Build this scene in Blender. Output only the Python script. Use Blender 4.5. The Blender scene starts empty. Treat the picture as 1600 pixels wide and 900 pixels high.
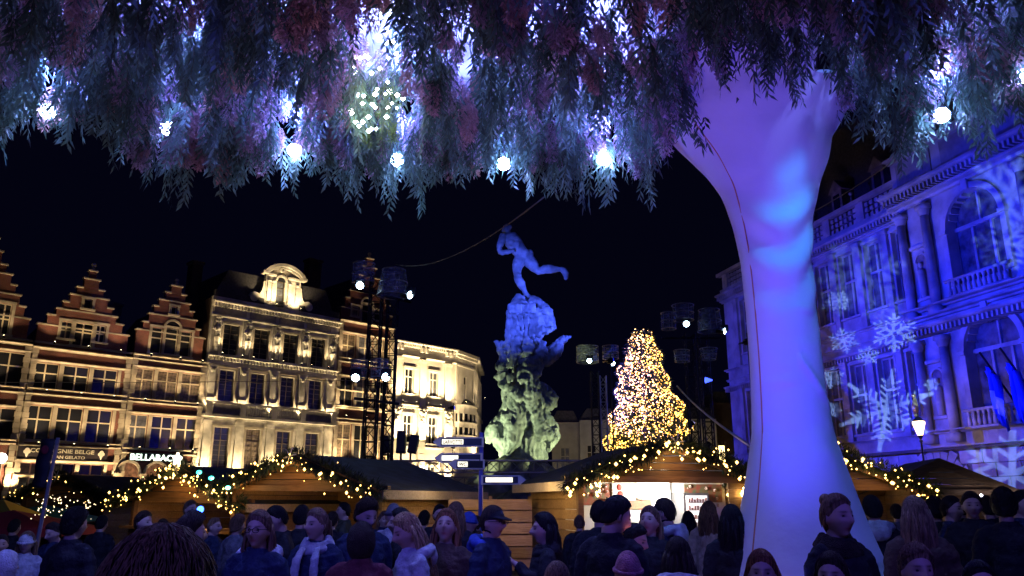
import bpy, bmesh, math, random
import numpy as np
from mathutils import Vector, Matrix, Euler, noise
R = math.radians
SC = bpy.context.scene
COL = SC.collection
rnd = random.Random(7)

# ------------------------------------------------------------------ camera
FPX, PITCH, EYE = 1234.0, R(15.2), 1.65
cam_d = bpy.data.cameras.new('camera'); cam = bpy.data.objects.new('camera', cam_d); COL.objects.link(cam)
cam_d.sensor_width = 36.0; cam_d.lens = FPX / 1600 * 36; cam_d.clip_start = 0.05; cam_d.clip_end = 2000
cam.location = (0, 0, EYE); cam.rotation_euler = (R(90) + PITCH, 0, 0)
SC.camera = cam

# ------------------------------------------------------------------ night sky and exposure
world = bpy.data.worlds.new('World'); SC.world = world; world.use_nodes = True
wn = world.node_tree; bg = wn.nodes['Background']
bg.inputs['Color'].default_value = (0.16, 0.17, 0.9, 1); bg.inputs['Strength'].default_value = 0.0055
SC.view_settings.view_transform = 'Standard'; SC.view_settings.look = 'None'
SC.view_settings.exposure = 0.0; SC.view_settings.gamma = 1.0
SC.render.engine = 'CYCLES'
SC.cycles.use_denoising = True
SC.cycles.max_bounces = 4; SC.cycles.diffuse_bounces = 2; SC.cycles.glossy_bounces = 2
SC.cycles.transmission_bounces = 3; SC.cycles.transparent_max_bounces = 8
SC.cycles.sample_clamp_indirect = 4.0; SC.cycles.caustics_reflective = False; SC.cycles.caustics_refractive = False

def P(px, py, Y):
    """world point seen at a photograph pixel (1600x900), at depth Y metres"""
    x = (px - 800) / FPX; z = (450 - py) / FPX
    f = math.cos(PITCH) - z * math.sin(PITCH); u = math.sin(PITCH) + z * math.cos(PITCH)
    t = Y / f
    return Vector((x * t, Y, EYE + t * u))

# ------------------------------------------------------------------ materials
MATS = {}
def mat(name, col, rough=0.7, metal=0.0, noise_scale=None, amt=0.25, bump=0.0, bscale=None, emit=None, estr=0, spec=0.4,
        col2=None, alpha=None, trans=0, sss=0, detail=6, attr=None):
    if name in MATS: return MATS[name]
    m = bpy.data.materials.new(name); m.use_nodes = True; MATS[name] = m
    nt = m.node_tree; N = nt.nodes; L = nt.links; b = N['Principled BSDF']
    b.inputs['Base Color'].default_value = (*col, 1); b.inputs['Roughness'].default_value = rough
    b.inputs['Metallic'].default_value = metal; b.inputs['Specular IOR Level'].default_value = spec
    if trans: b.inputs['Transmission Weight'].default_value = trans
    if alpha is not None: b.inputs['Alpha'].default_value = alpha
    if emit: b.inputs['Emission Color'].default_value = (*emit, 1); b.inputs['Emission Strength'].default_value = estr
    tc = N.new('ShaderNodeTexCoord')
    if noise_scale:
        n = N.new('ShaderNodeTexNoise'); n.inputs['Scale'].default_value = noise_scale; n.inputs['Detail'].default_value = detail
        L.new(tc.outputs['Object'], n.inputs['Vector'])
        r = N.new('ShaderNodeValToRGB')
        c2 = col2 or tuple(max(0, c * (1 - amt * 1.6)) for c in col)
        c1 = tuple(min(1, c * (1 + amt)) for c in col) if not col2 else col
        r.color_ramp.elements[0].position = 0.32; r.color_ramp.elements[1].position = 0.68
        r.color_ramp.elements[0].color = (*c2, 1); r.color_ramp.elements[1].color = (*c1, 1)
        L.new(n.outputs['Fac'], r.inputs['Fac'])
        src = r.outputs['Color']
        if attr:
            a = N.new('ShaderNodeAttribute'); a.attribute_name = attr
            mx = N.new('ShaderNodeMix'); mx.data_type = 'RGBA'; mx.blend_type = 'MULTIPLY'; mx.inputs[0].default_value = 1
            L.new(src, mx.inputs[6]); L.new(a.outputs['Color'], mx.inputs[7]); src = mx.outputs[2]
        L.new(src, b.inputs['Base Color'])
    elif attr:
        a = N.new('ShaderNodeAttribute'); a.attribute_name = attr
        mx = N.new('ShaderNodeMix'); mx.data_type = 'RGBA'; mx.blend_type = 'MULTIPLY'; mx.inputs[0].default_value = 1
        mx.inputs[6].default_value = (*col, 1); L.new(a.outputs['Color'], mx.inputs[7]); L.new(mx.outputs[2], b.inputs['Base Color'])
    if bump:
        n2 = N.new('ShaderNodeTexNoise'); n2.inputs['Scale'].default_value = bscale or 30; n2.inputs['Detail'].default_value = 8
        L.new(tc.outputs['Object'], n2.inputs['Vector'])
        bp = N.new('ShaderNodeBump'); bp.inputs['Strength'].default_value = bump; bp.inputs['Distance'].default_value = 0.03
        L.new(n2.outputs['Fac'], bp.inputs['Height']); L.new(bp.outputs['Normal'], b.inputs['Normal'])
    return m

def brick_mat(name, c1, c2, mortar, sx=1.0, bw=0.24, rh=0.08, ms=0.012, axis='xz'):
    if name in MATS: return MATS[name]
    m = bpy.data.materials.new(name); m.use_nodes = True; MATS[name] = m
    nt = m.node_tree; N = nt.nodes; L = nt.links; b = N['Principled BSDF']; b.inputs['Roughness'].default_value = 0.85
    tc = N.new('ShaderNodeTexCoord'); sp = N.new('ShaderNodeSeparateXYZ'); cb = N.new('ShaderNodeCombineXYZ')
    L.new(tc.outputs['Object'], sp.inputs[0])
    L.new(sp.outputs['X'], cb.inputs['X']); L.new(sp.outputs['Z' if axis == 'xz' else 'Y'], cb.inputs['Y'])
    br = N.new('ShaderNodeTexBrick'); br.inputs['Scale'].default_value = 1
    br.inputs['Color1'].default_value = (*c1, 1); br.inputs['Color2'].default_value = (*c2, 1); br.inputs['Mortar'].default_value = (*mortar, 1)
    br.inputs['Brick Width'].default_value = bw; br.inputs['Row Height'].default_value = rh; br.inputs['Mortar Size'].default_value = ms
    L.new(cb.outputs[0], br.inputs['Vector'])
    n = N.new('ShaderNodeTexNoise'); n.inputs['Scale'].default_value = 1.3; n.inputs['Detail'].default_value = 8; L.new(tc.outputs['Object'], n.inputs['Vector'])
    mx = N.new('ShaderNodeMix'); mx.data_type = 'RGBA'; mx.blend_type = 'MULTIPLY'; mx.inputs[0].default_value = 0.7
    L.new(br.outputs['Color'], mx.inputs[6]); L.new(n.outputs['Color'], mx.inputs[7])
    g = N.new('ShaderNodeRGBToBW'); L.new(n.outputs['Color'], g.inputs[0]); L.new(g.outputs[0], mx.inputs[7])
    L.new(mx.outputs[2], b.inputs['Base Color'])
    bp = N.new('ShaderNodeBump'); bp.inputs['Strength'].default_value = 0.5; bp.inputs['Distance'].default_value = 0.01
    L.new(br.outputs['Fac'], bp.inputs['Height']); bp.invert = True; L.new(bp.outputs['Normal'], b.inputs['Normal'])
    return m

def wood_mat(name, col, dark, scale=(1.2, 14, 14)):
    if name in MATS: return MATS[name]
    m = bpy.data.materials.new(name); m.use_nodes = True; MATS[name] = m
    nt = m.node_tree; N = nt.nodes; L = nt.links; b = N['Principled BSDF']; b.inputs['Roughness'].default_value = 0.6
    tc = N.new('ShaderNodeTexCoord'); mp = N.new('ShaderNodeMapping'); mp.inputs['Scale'].default_value = scale
    oi = N.new('ShaderNodeObjectInfo'); ad = N.new('ShaderNodeVectorMath'); ad.operation = 'ADD'
    ml = N.new('ShaderNodeMath'); ml.operation = 'MULTIPLY'; ml.inputs[1].default_value = 37; L.new(oi.outputs['Random'], ml.inputs[0])
    L.new(tc.outputs['Object'], mp.inputs['Vector']); L.new(mp.outputs[0], ad.inputs[0]); L.new(ml.outputs[0], ad.inputs[1])
    n = N.new('ShaderNodeTexNoise'); n.inputs['Scale'].default_value = 1.6; n.inputs['Detail'].default_value = 7; n.inputs['Distortion'].default_value = 1.2
    L.new(ad.outputs[0], n.inputs['Vector'])
    r = N.new('ShaderNodeValToRGB'); r.color_ramp.elements[0].color = (*dark, 1); r.color_ramp.elements[1].color = (*col, 1)
    r.color_ramp.elements[0].position = 0.35; r.color_ramp.elements[1].position = 0.6
    L.new(n.outputs['Fac'], r.inputs['Fac'])
    mr = N.new('ShaderNodeMapRange'); mr.inputs['To Min'].default_value = .55; mr.inputs['To Max'].default_value = 1.1; L.new(oi.outputs['Random'], mr.inputs['Value'])
    n3 = N.new('ShaderNodeTexNoise'); n3.inputs['Scale'].default_value = .9; n3.inputs['Detail'].default_value = 6; L.new(tc.outputs['Object'], n3.inputs['Vector'])
    mr2 = N.new('ShaderNodeMapRange'); mr2.inputs['From Min'].default_value = .3; mr2.inputs['From Max'].default_value = .7; mr2.inputs['To Min'].default_value = .6; mr2.inputs['To Max'].default_value = 1.1; L.new(n3.outputs['Fac'], mr2.inputs['Value'])
    mu = N.new('ShaderNodeMath'); mu.operation = 'MULTIPLY'; L.new(mr.outputs[0], mu.inputs[0]); L.new(mr2.outputs[0], mu.inputs[1])
    vs_ = N.new('ShaderNodeVectorMath'); vs_.operation = 'SCALE'; L.new(r.outputs['Color'], vs_.inputs[0]); L.new(mu.outputs[0], vs_.inputs['Scale']); L.new(vs_.outputs[0], b.inputs['Base Color'])
    bp = N.new('ShaderNodeBump'); bp.inputs['Strength'].default_value = 0.3; bp.inputs['Distance'].default_value = 0.005
    L.new(n.outputs['Fac'], bp.inputs['Height']); L.new(bp.outputs['Normal'], b.inputs['Normal'])
    return m

def emis(name, col, s, base=(0.8, 0.8, 0.8)):
    if name in MATS: return MATS[name]
    m = mat(name, base, 0.4, emit=col, estr=s); return m

M_STONE = mat('carved_limestone', (0.38, 0.34, 0.28), 0.85, noise_scale=1.2, amt=0.22, bump=0.35, bscale=14)
M_STONE_L = mat('painted_facade', (0.58, 0.56, 0.51), 0.8, noise_scale=0.9, amt=0.3, bump=0.25, bscale=9)
M_PANEL = mat('grey_render', (0.27, 0.26, 0.26), 0.85, noise_scale=2, amt=0.15)
M_CREAM = mat('cream_plaster', (0.76, 0.73, 0.67), 0.8, noise_scale=0.7, amt=0.1, bump=0.12, bscale=8)
M_BEIGE = mat('beige_plaster', (0.42, 0.40, 0.34), 0.85, noise_scale=0.7, amt=0.14)
M_BRICK = brick_mat('red_brick', (0.31, 0.075, 0.055), (0.22, 0.055, 0.045), (0.24, 0.18, 0.16))
M_BRICK_D = brick_mat('dark_brick', (0.13, 0.06, 0.045), (0.10, 0.05, 0.04), (0.14, 0.12, 0.1))
M_GLASS = mat('window_glass', (0.02, 0.022, 0.03), 0.09, spec=0.8)
M_GLASS_C = mat('curtained_glass', (0.16, 0.13, 0.10), 0.35, noise_scale=4, amt=0.5, spec=0.7)
M_FRAME_W = mat('painted_window_frame', (0.55, 0.50, 0.38), 0.5)
M_FRAME_D = mat('dark_window_frame', (0.10, 0.08, 0.06), 0.5)
M_SLATE = mat('roof_slate', (0.05, 0.05, 0.06), 0.6, noise_scale=5, amt=0.3)
M_HALL = mat('hall_stone', (0.42, 0.40, 0.39), 0.85, noise_scale=0.8, amt=0.25, bump=0.4, bscale=7)
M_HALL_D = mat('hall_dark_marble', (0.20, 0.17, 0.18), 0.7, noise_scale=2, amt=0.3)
M_BLACK = mat('black_metal', (0.02, 0.02, 0.022), 0.45, metal=0.6)
M_STEEL = mat('galvanised_steel', (0.33, 0.34, 0.36), 0.4, metal=0.7)
M_BRONZE = mat('weathered_bronze', (0.34, 0.37, 0.36), 0.6, noise_scale=2.6, amt=0.3, col2=(.14, .17, .17), bump=0.9, bscale=7)
M_ROCK = mat('fountain_rock', (0.30, 0.30, 0.26), 0.9, noise_scale=1.2, amt=0.4, bump=0.9, bscale=4)
M_FELT = mat('blue_roof_felt', (0.035, 0.05, 0.085), 0.75, noise_scale=3, amt=0.3, bump=0.4, bscale=12)
M_PINE = wood_mat('pine_board', (0.52, 0.33, 0.15), (0.36, 0.20, 0.08))
M_PINE_D = wood_mat('dark_pine_board', (0.30, 0.16, 0.07), (0.20, 0.10, 0.04))
M_FASCIA = wood_mat('pale_fascia', (0.62, 0.52, 0.40), (0.45, 0.36, 0.27))
M_WHITE = mat('white_board', (0.8, 0.8, 0.78), 0.6)
M_FABRIC = mat('stretch_fabric', (0.72, 0.71, 0.78), 0.6, bump=0.3, bscale=7, spec=0.25)
M_WARM = emis('warm_led', (1.0, 0.66, 0.22), 26)
M_WARM2 = emis('warm_led_soft', (1.0, 0.58, 0.16), 9)
M_COOL = emis('cool_led', (0.62, 0.78, 1.0), 22)

# ------------------------------------------------------------------ mesh helpers
class MB:
    def __init__(s): s.v = []; s.f = []; s.c = None
    def add(s, vs, fs):
        o = len(s.v); s.v.extend([tuple(v) for v in vs]); s.f.extend([tuple(i + o for i in f) for f in fs]); return s
    def box(s, x0, x1, y0, y1, z0, z1, M=None):
        vs = [(x, y, z) for z in (z0, z1) for y in (y0, y1) for x in (x0, x1)]
        if M is not None: vs = [M @ Vector(v) for v in vs]
        return s.add(vs, [(0, 2, 3, 1), (4, 5, 7, 6), (0, 1, 5, 4), (2, 6, 7, 3), (0, 4, 6, 2), (1, 3, 7, 5)])
    def prism(s, pts, y0, y1, M=None):
        """polygon in x,z (counter-clockwise seen from -y) pushed from y0 to y1"""
        n = len(pts)
        vs = [(p[0], y0, p[1]) for p in pts] + [(p[0], y1, p[1]) for p in pts]
        if M is not None: vs = [M @ Vector(v) for v in vs]
        fs = [tuple(range(n)), tuple(range(2 * n - 1, n - 1, -1))]
        fs += [(i, i + n, (i + 1) % n + n, (i + 1) % n) for i in range(n)]
        return s.add(vs, fs)
    def tube(s, pts, rad, n=8, ry=None, cap=True, up=None):
        pts = [Vector(p) for p in pts]; m = len(pts)
        if not hasattr(rad, '__len__'): rad = [rad] * m
        if ry is None: ry = rad
        elif not hasattr(ry, '__len__'): ry = [ry] * m
        vs = []
        a = Vector(up) if up else Vector((0.13, 1, 0.07))
        for i, p in enumerate(pts):
            d = (pts[min(i + 1, m - 1)] - pts[max(i - 1, 0)]); d = d.normalized() if d.length > 1e-9 else Vector((0, 0, 1))
            x = d.cross(a); x = x.normalized() if x.length > 1e-4 else Vector((1, 0, 0)); y = x.cross(d).normalized()
            for k in range(n):
                t = 2 * math.pi * k / n
                vs.append(p + x * (rad[i] * math.cos(t)) + y * (ry[i] * math.sin(t)))
        fs = [(i * n + k, i * n + (k + 1) % n, (i + 1) * n + (k + 1) % n, (i + 1) * n + k) for i in range(m - 1) for k in range(n)]
        if cap: fs += [tuple(range(n - 1, -1, -1)), tuple(range((m - 1) * n, m * n))]
        return s.add(vs, fs)
    def cyl(s, c, r, z0, z1, n=12, r2=None):
        r2 = r if r2 is None else r2
        return s.tube([(c[0], c[1], z0), (c[0], c[1], z1)], [r, r2], n)
    def lathe(s, prof, n=16, c=(0, 0)):
        vs = [(c[0] + r * math.cos(2 * math.pi * k / n), c[1] + r * math.sin(2 * math.pi * k / n), z) for r, z in prof for k in range(n)]
        fs = [(i * n + k, i * n + (k + 1) % n, (i + 1) * n + (k + 1) % n, (i + 1) * n + k) for i in range(len(prof) - 1) for k in range(n)]
        return s.add(vs, fs)
    def ball(s, c, r, n=8, m=6, M=None):
        r = r if hasattr(r, '__len__') else (r, r, r)
        vs = []
        for i in range(m + 1):
            ph = math.pi * i / m
            for k in range(n):
                t = 2 * math.pi * k / n
                v = Vector((r[0] * math.sin(ph) * math.cos(t), r[1] * math.sin(ph) * math.sin(t), -r[2] * math.cos(ph)))
                if M is not None: v = M @ v
                vs.append(v + Vector(c))
        fs = [(i * n + k, i * n + (k + 1) % n, (i + 1) * n + (k + 1) % n, (i + 1) * n + k) for i in range(m) for k in range(n)]
        return s.add(vs, fs)
    def octa(s, c, r):
        c = Vector(c)
        return s.add([c + Vector(d) * r for d in ((1, 0, 0), (-1, 0, 0), (0, 1, 0), (0, -1, 0), (0, 0, 1), (0, 0, -1))],
                     [(0, 2, 4), (2, 1, 4), (1, 3, 4), (3, 0, 4), (2, 0, 5), (1, 2, 5), (3, 1, 5), (0, 3, 5)])
    def mesh(s, name, m=None, smooth=False):
        me = bpy.data.meshes.new(name); me.from_pydata([tuple(v) for v in s.v], [], s.f)
        if m: me.materials.append(m)
        if smooth: me.polygons.foreach_set('use_smooth', [True] * len(me.polygons))
        me.update(); return me
    def build(s, name, m=None, parent=None, smooth=False, loc=(0, 0, 0), rot=(0, 0, 0), kind=None):
        return obj(name, s.mesh(name, m, smooth), parent, loc, rot, kind)

def obj(name, me, parent=None, loc=(0, 0, 0), rot=(0, 0, 0), kind=None):
    o = bpy.data.objects.new(name, me); COL.objects.link(o)
    if parent: o.parent = parent
    o.location = loc; o.rotation_euler = rot
    if kind: o['kind'] = kind
    return o
def thing(name, label, cat, loc=(0, 0, 0), rotz=0.0, group=None):
    o = bpy.data.objects.new(name, None); COL.objects.link(o); o.empty_display_size = 0.2
    o.location = loc; o.rotation_euler = (0, 0, rotz); o['label'] = label; o['category'] = cat
    if group: o['group'] = group
    return o
def tag(o, label, cat, group=None):
    o['label'] = label; o['category'] = cat
    if group: o['group'] = group
    return o
def smooth_normals(me, ang=40):
    me.polygons.foreach_set('use_smooth', [True] * len(me.polygons))
    try: me.set_sharp_from_angle(angle=R(ang))
    except Exception: pass

def remeshed(mb, voxel, name, smooth_iter=0):
    """one continuous surface from overlapping closed pieces"""
    me = mb.mesh(name + '_src'); o = bpy.data.objects.new(name + '_src', me); COL.objects.link(o)
    md = o.modifiers.new('r', 'REMESH'); md.mode = 'VOXEL'; md.voxel_size = voxel
    if smooth_iter:
        sm = o.modifiers.new('s', 'SMOOTH'); sm.iterations = smooth_iter; sm.factor = 0.5
    dg = bpy.context.evaluated_depsgraph_get()
    out = bpy.data.meshes.new_from_object(o.evaluated_get(dg)); out.name = name
    bpy.data.objects.remove(o); bpy.data.meshes.remove(me)
    out.polygons.foreach_set('use_smooth', [True] * len(out.polygons))
    return out
def displace(me, fn):
    n = len(me.vertices); co = np.empty(n * 3); me.vertices.foreach_get('co', co)
    no = np.empty(n * 3); me.vertices.foreach_get('normal', no)
    co = co.reshape(-1, 3); no = no.reshape(-1, 3)
    d = np.array([fn(Vector(c)) for c in co]); co = co + no * d[:, None]
    me.vertices.foreach_set('co', co.ravel()); me.update()

def text_mesh(body, size, m, extrude=0.01, name='lettering', bold=0.0, align='LEFT'):
    c = bpy.data.curves.new(name, 'FONT'); c.body = body; c.size = size; c.extrude = extrude; c.offset = bold; c.align_x = align
    o = bpy.data.objects.new(name, c); COL.objects.link(o)
    dg = bpy.context.evaluated_depsgraph_get(); me = bpy.data.meshes.new_from_object(o.evaluated_get(dg)); me.name = name
    bpy.data.objects.remove(o); me.materials.clear(); me.materials.append(m); return me

# ------------------------------------------------------------------ lamps
def aim(o, target):
    d = Vector(target) - o.matrix_world.translation if o.parent else Vector(target) - o.location
    o.rotation_euler = d.to_track_quat('-Z', 'Y').to_euler()
def spot(loc, target, power, col, ang=60, blend=0.6, rad=0.05, parent=None, name='spot_lamp_light'):
    l = bpy.data.lights.new(name, 'SPOT'); l.energy = power; l.color = col; l.spot_size = R(ang); l.spot_blend = blend; l.shadow_soft_size = rad
    o = bpy.data.objects.new(name, l); COL.objects.link(o); o.location = loc; aim(o, target)
    if parent:
        o.parent = parent; bpy.context.view_layer.update(); o.matrix_parent_inverse = parent.matrix_world.inverted()
    return o
def point(loc, power, col, rad=0.1, parent=None, name='bulb_light'):
    l = bpy.data.lights.new(name, 'POINT'); l.energy = power; l.color = col; l.shadow_soft_size = rad
    o = bpy.data.objects.new(name, l); COL.objects.link(o); o.location = loc
    if parent: o.parent = parent
    return o
# ------------------------------------------------------------------ ground
gm = brick_mat('stone_setts', (0.09, 0.085, 0.08), (0.065, 0.06, 0.06), (0.03, 0.03, 0.03), bw=0.16, rh=0.11, ms=0.012, axis='xy')
obj('ground', MB().add([(-400, -200, 0), (400, -200, 0), (400, 900, 0), (-400, 900, 0)], [(0, 1, 2, 3)]).mesh('ground', gm), kind='structure')

# ------------------------------------------------------------------ facade tools (local x along the street, -y towards the square, z up)
ROW_A = Vector((-27.028, 72.0, 0)); ROW_ROT = R(45)
ROW_X = Vector((math.sqrt(.5), math.sqrt(.5), 0)); ROW_N = Vector((math.sqrt(.5), -math.sqrt(.5), 0))
def rowpt(s, out, z): return ROW_A + ROW_X * s + ROW_N * out + Vector((0, 0, z))

def grid_wall(mb, xs, zs, inside, d=0.35, y=0.0):
    xs = sorted(set(round(x, 4) for x in xs)); zs = sorted(set(round(z, 4) for z in zs))
    nx, nz = len(xs) - 1, len(zs) - 1
    I = [[inside((xs[i] + xs[i + 1]) / 2, (zs[j] + zs[j + 1]) / 2) for j in range(nz)] for i in range(nx)]
    g = lambda i, j: 0 <= i < nx and 0 <= j < nz and I[i][j]
    for i in range(nx):
        for j in range(nz):
            if not I[i][j]: continue
            a, b, c, e = xs[i], xs[i + 1], zs[j], zs[j + 1]
            mb.add([(a, y, c), (b, y, c), (b, y, e), (a, y, e)], [(0, 1, 2, 3)])
            mb.add([(a, y + d, c), (b, y + d, c), (b, y + d, e), (a, y + d, e)], [(3, 2, 1, 0)])
            if not g(i - 1, j): mb.add([(a, y, c), (a, y, e), (a, y + d, e), (a, y + d, c)], [(0, 1, 2, 3)])
            if not g(i + 1, j): mb.add([(b, y, c), (b, y + d, c), (b, y + d, e), (b, y, e)], [(0, 1, 2, 3)])
            if not g(i, j - 1): mb.add([(a, y, c), (a, y + d, c), (b, y + d, c), (b, y, c)], [(0, 1, 2, 3)])
            if not g(i, j + 1): mb.add([(a, y, e), (b, y, e), (b, y + d, e), (a, y + d, e)], [(0, 1, 2, 3)])

PANE = {}
M_GLASS_B = mat('blind_behind_glass', (.10, .11, .14), .3, noise_scale=3, amt=.3)
M_GLASS_W = mat('lit_room_glass', (.1, .08, .05), .3, emit=(1, .62, .3), estr=.10)
def window(parent, x0, x1, z0, z1, y=0.22, nx=2, rows=(0.62,), fm=None, gm=None, bar=0.07, fr=0.07, glaz=False):
    """frame with mullions and transoms, one pane object per light"""
    fm = fm or M_FRAME_W; gm = gm or M_GLASS
    w, h = x1 - x0, z1 - z0
    fb = MB()
    fb.box(0, fr, -.05, .05, 0, h); fb.box(w - fr, w, -.05, .05, 0, h)
    fb.box(fr, w - fr, -.05, .05, 0, fr); fb.box(fr, w - fr, -.05, .05, h - fr, h)
    xs = [fr] + [w * k / nx for k in range(1, nx)] + [w - fr]
    zs = [fr] + [h * r for r in rows] + [h - fr]
    for k in range(1, nx): fb.box(w * k / nx - bar / 2, w * k / nx + bar / 2, -.048, .048, fr, h - fr)
    for r in rows: fb.box(fr, w - fr, -.056, .046, h * r - bar / 2, h * r + bar / 2)
    if glaz:
        for k in range(len(zs) - 1):
            n = max(1, round((zs[k + 1] - zs[k]) / 0.45))
            for q in range(1, n): zz = zs[k] + (zs[k + 1] - zs[k]) * q / n; fb.box(fr, w - fr, -.02, .03, zz - .012, zz + .012)
    f = fb.build('window', fm, parent, loc=(x0, y, z0)); rr_ = rnd.random(); curt = M_GLASS_C if rr_ < .09 else M_GLASS_B if rr_ < .16 else M_GLASS_W if rr_ < .20 else None
    for i in range(len(xs) - 1):
        for j in range(len(zs) - 1):
            a, b, c, e = xs[i], xs[i + 1], zs[j], zs[j + 1]
            key = (round(b - a, 2), round(e - c, 2), gm.name)
            if key not in PANE:
                PANE[key] = MB().box(0, b - a, 0, .012, 0, e - c).mesh('pane', gm)
            o = obj('pane', PANE[key], f, (a, 0.01, c)); o.rotation_euler = (rnd.uniform(-.012, .012), 0, rnd.uniform(-.03, .03))
            if gm is M_GLASS and curt and j < len(zs): o.material_slots[0].link = 'OBJECT'; o.material_slots[0].material = curt
    return f

def ledge(parent, x0, x1, z, proj=0.25, h=0.18, m=None, name='cornice', dent=False, y=0.0):
    mb = MB()
    prof = [(y, z - h), (y - proj * .35, z - h), (y - proj * .45, z - h * .55), (y - proj * .9, z - h * .45), (y - proj, z - h * .3), (y - proj, z), (y, z + .03)]
    n = len(prof)
    vs = [(x0, p[0], p[1]) for p in prof] + [(x1, p[0], p[1]) for p in prof]
    mb.add(vs, [tuple(range(n - 1, -1, -1)), tuple(range(n, 2 * n))] + [(i, (i + 1) % n, (i + 1) % n + n, i + n) for i in range(n)])
    if dent:
        k = int((x1 - x0) / .32)
        for i in range(k):
            x = x0 + (x1 - x0) * (i + .5) / k
            mb.box(x - .07, x + .07, y - proj * .8, y - .01, z - h - .12, z - h * .5)
    return mb.build(name, m or M_STONE, parent)

def pilaster(parent, x, w, z0, z1, proj=.12, m=None, cap=True, y=0):
    mb = MB()
    mb.box(x - w / 2, x + w / 2, y - proj, y - .003, z0 + .3, z1 - .35)
    mb.box(x - w / 2 - .06, x + w / 2 + .06, y - proj - .06, y - .004, z0, z0 + .3)
    if cap:
        mb.box(x - w / 2 - .04, x + w / 2 + .04, y - proj - .04, y - .004, z1 - .35, z1 - .25)
        mb.box(x - w / 2 - .08, x + w / 2 + .08, y - proj - .09, y - .005, z1 - .24, z1 - .1)
        mb.box(x - w / 2 - .12, x + w / 2 + .12, y - proj - .12, y - .006, z1 - .1, z1)
    else: mb.box(x - w / 2, x + w / 2, y - proj, y - .003, z1 - .35, z1)
    return mb.build('pilaster', m or M_STONE, parent)

UPL = MB(); UPL.cyl((0, 0), .07, 0, .16, 10); UPL.box(-.1, .1, -.1, .1, -.05, -.002)
UPL_ME = UPL.mesh('uplight', M_BLACK); LENS_ME = MB().cyl((0, 0), .055, .161, .17, 10).mesh('lens', emis('uplight_lens', (1, .78, .42), 30))
WARM = (1.0, 0.72, 0.36); AMBER = (1.0, .68, .33); ROWK = 8.6
ORD = ('first', 'second', 'third', 'fourth', 'fifth', 'sixth', 'seventh', 'eighth', 'ninth', 'tenth', 'eleventh', 'twelfth', 'thirteenth', 'fourteenth', 'fifteenth')
UCOUNT = {}
def uplight(s, out, z, power, label, ts=None, tz=6, tout=0.05, ang=75, blend=.8, col=WARM, group='warm uplights on the facades', rad=.08):
    out = out * 1.35 + .1 if abs(z - 9.5) > .1 else out
    p = rowpt(s, out, z); n_ = UCOUNT.get(label, 0); UCOUNT[label] = n_ + 1
    label = label + ', %s from the left' % ORD[n_]
    t = thing('uplight', label, 'lamp', p, ROW_ROT, group)
    obj('housing', UPL_ME, t); obj('lens', LENS_ME, t)
    if s > 19.5: power *= .68
    if s < -1.2 or 12.7 < s < 19.5: col = AMBER; power *= .85
    spot(p + Vector((0, 0, .2)), rowpt(ts if ts is not None else s, tout, z + tz), power * ROWK, col, ang, blend, rad, t)
    return t

def opening_test(x0, x1, z0, ztop, holes):
    def f(x, z):
        if not (x0 < x < x1 and z < ztop(x)): return False
        for h in holes:
            if h[0] < x < h[1] and h[2] < z < h[3]: return False
        return True
    return f

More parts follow.
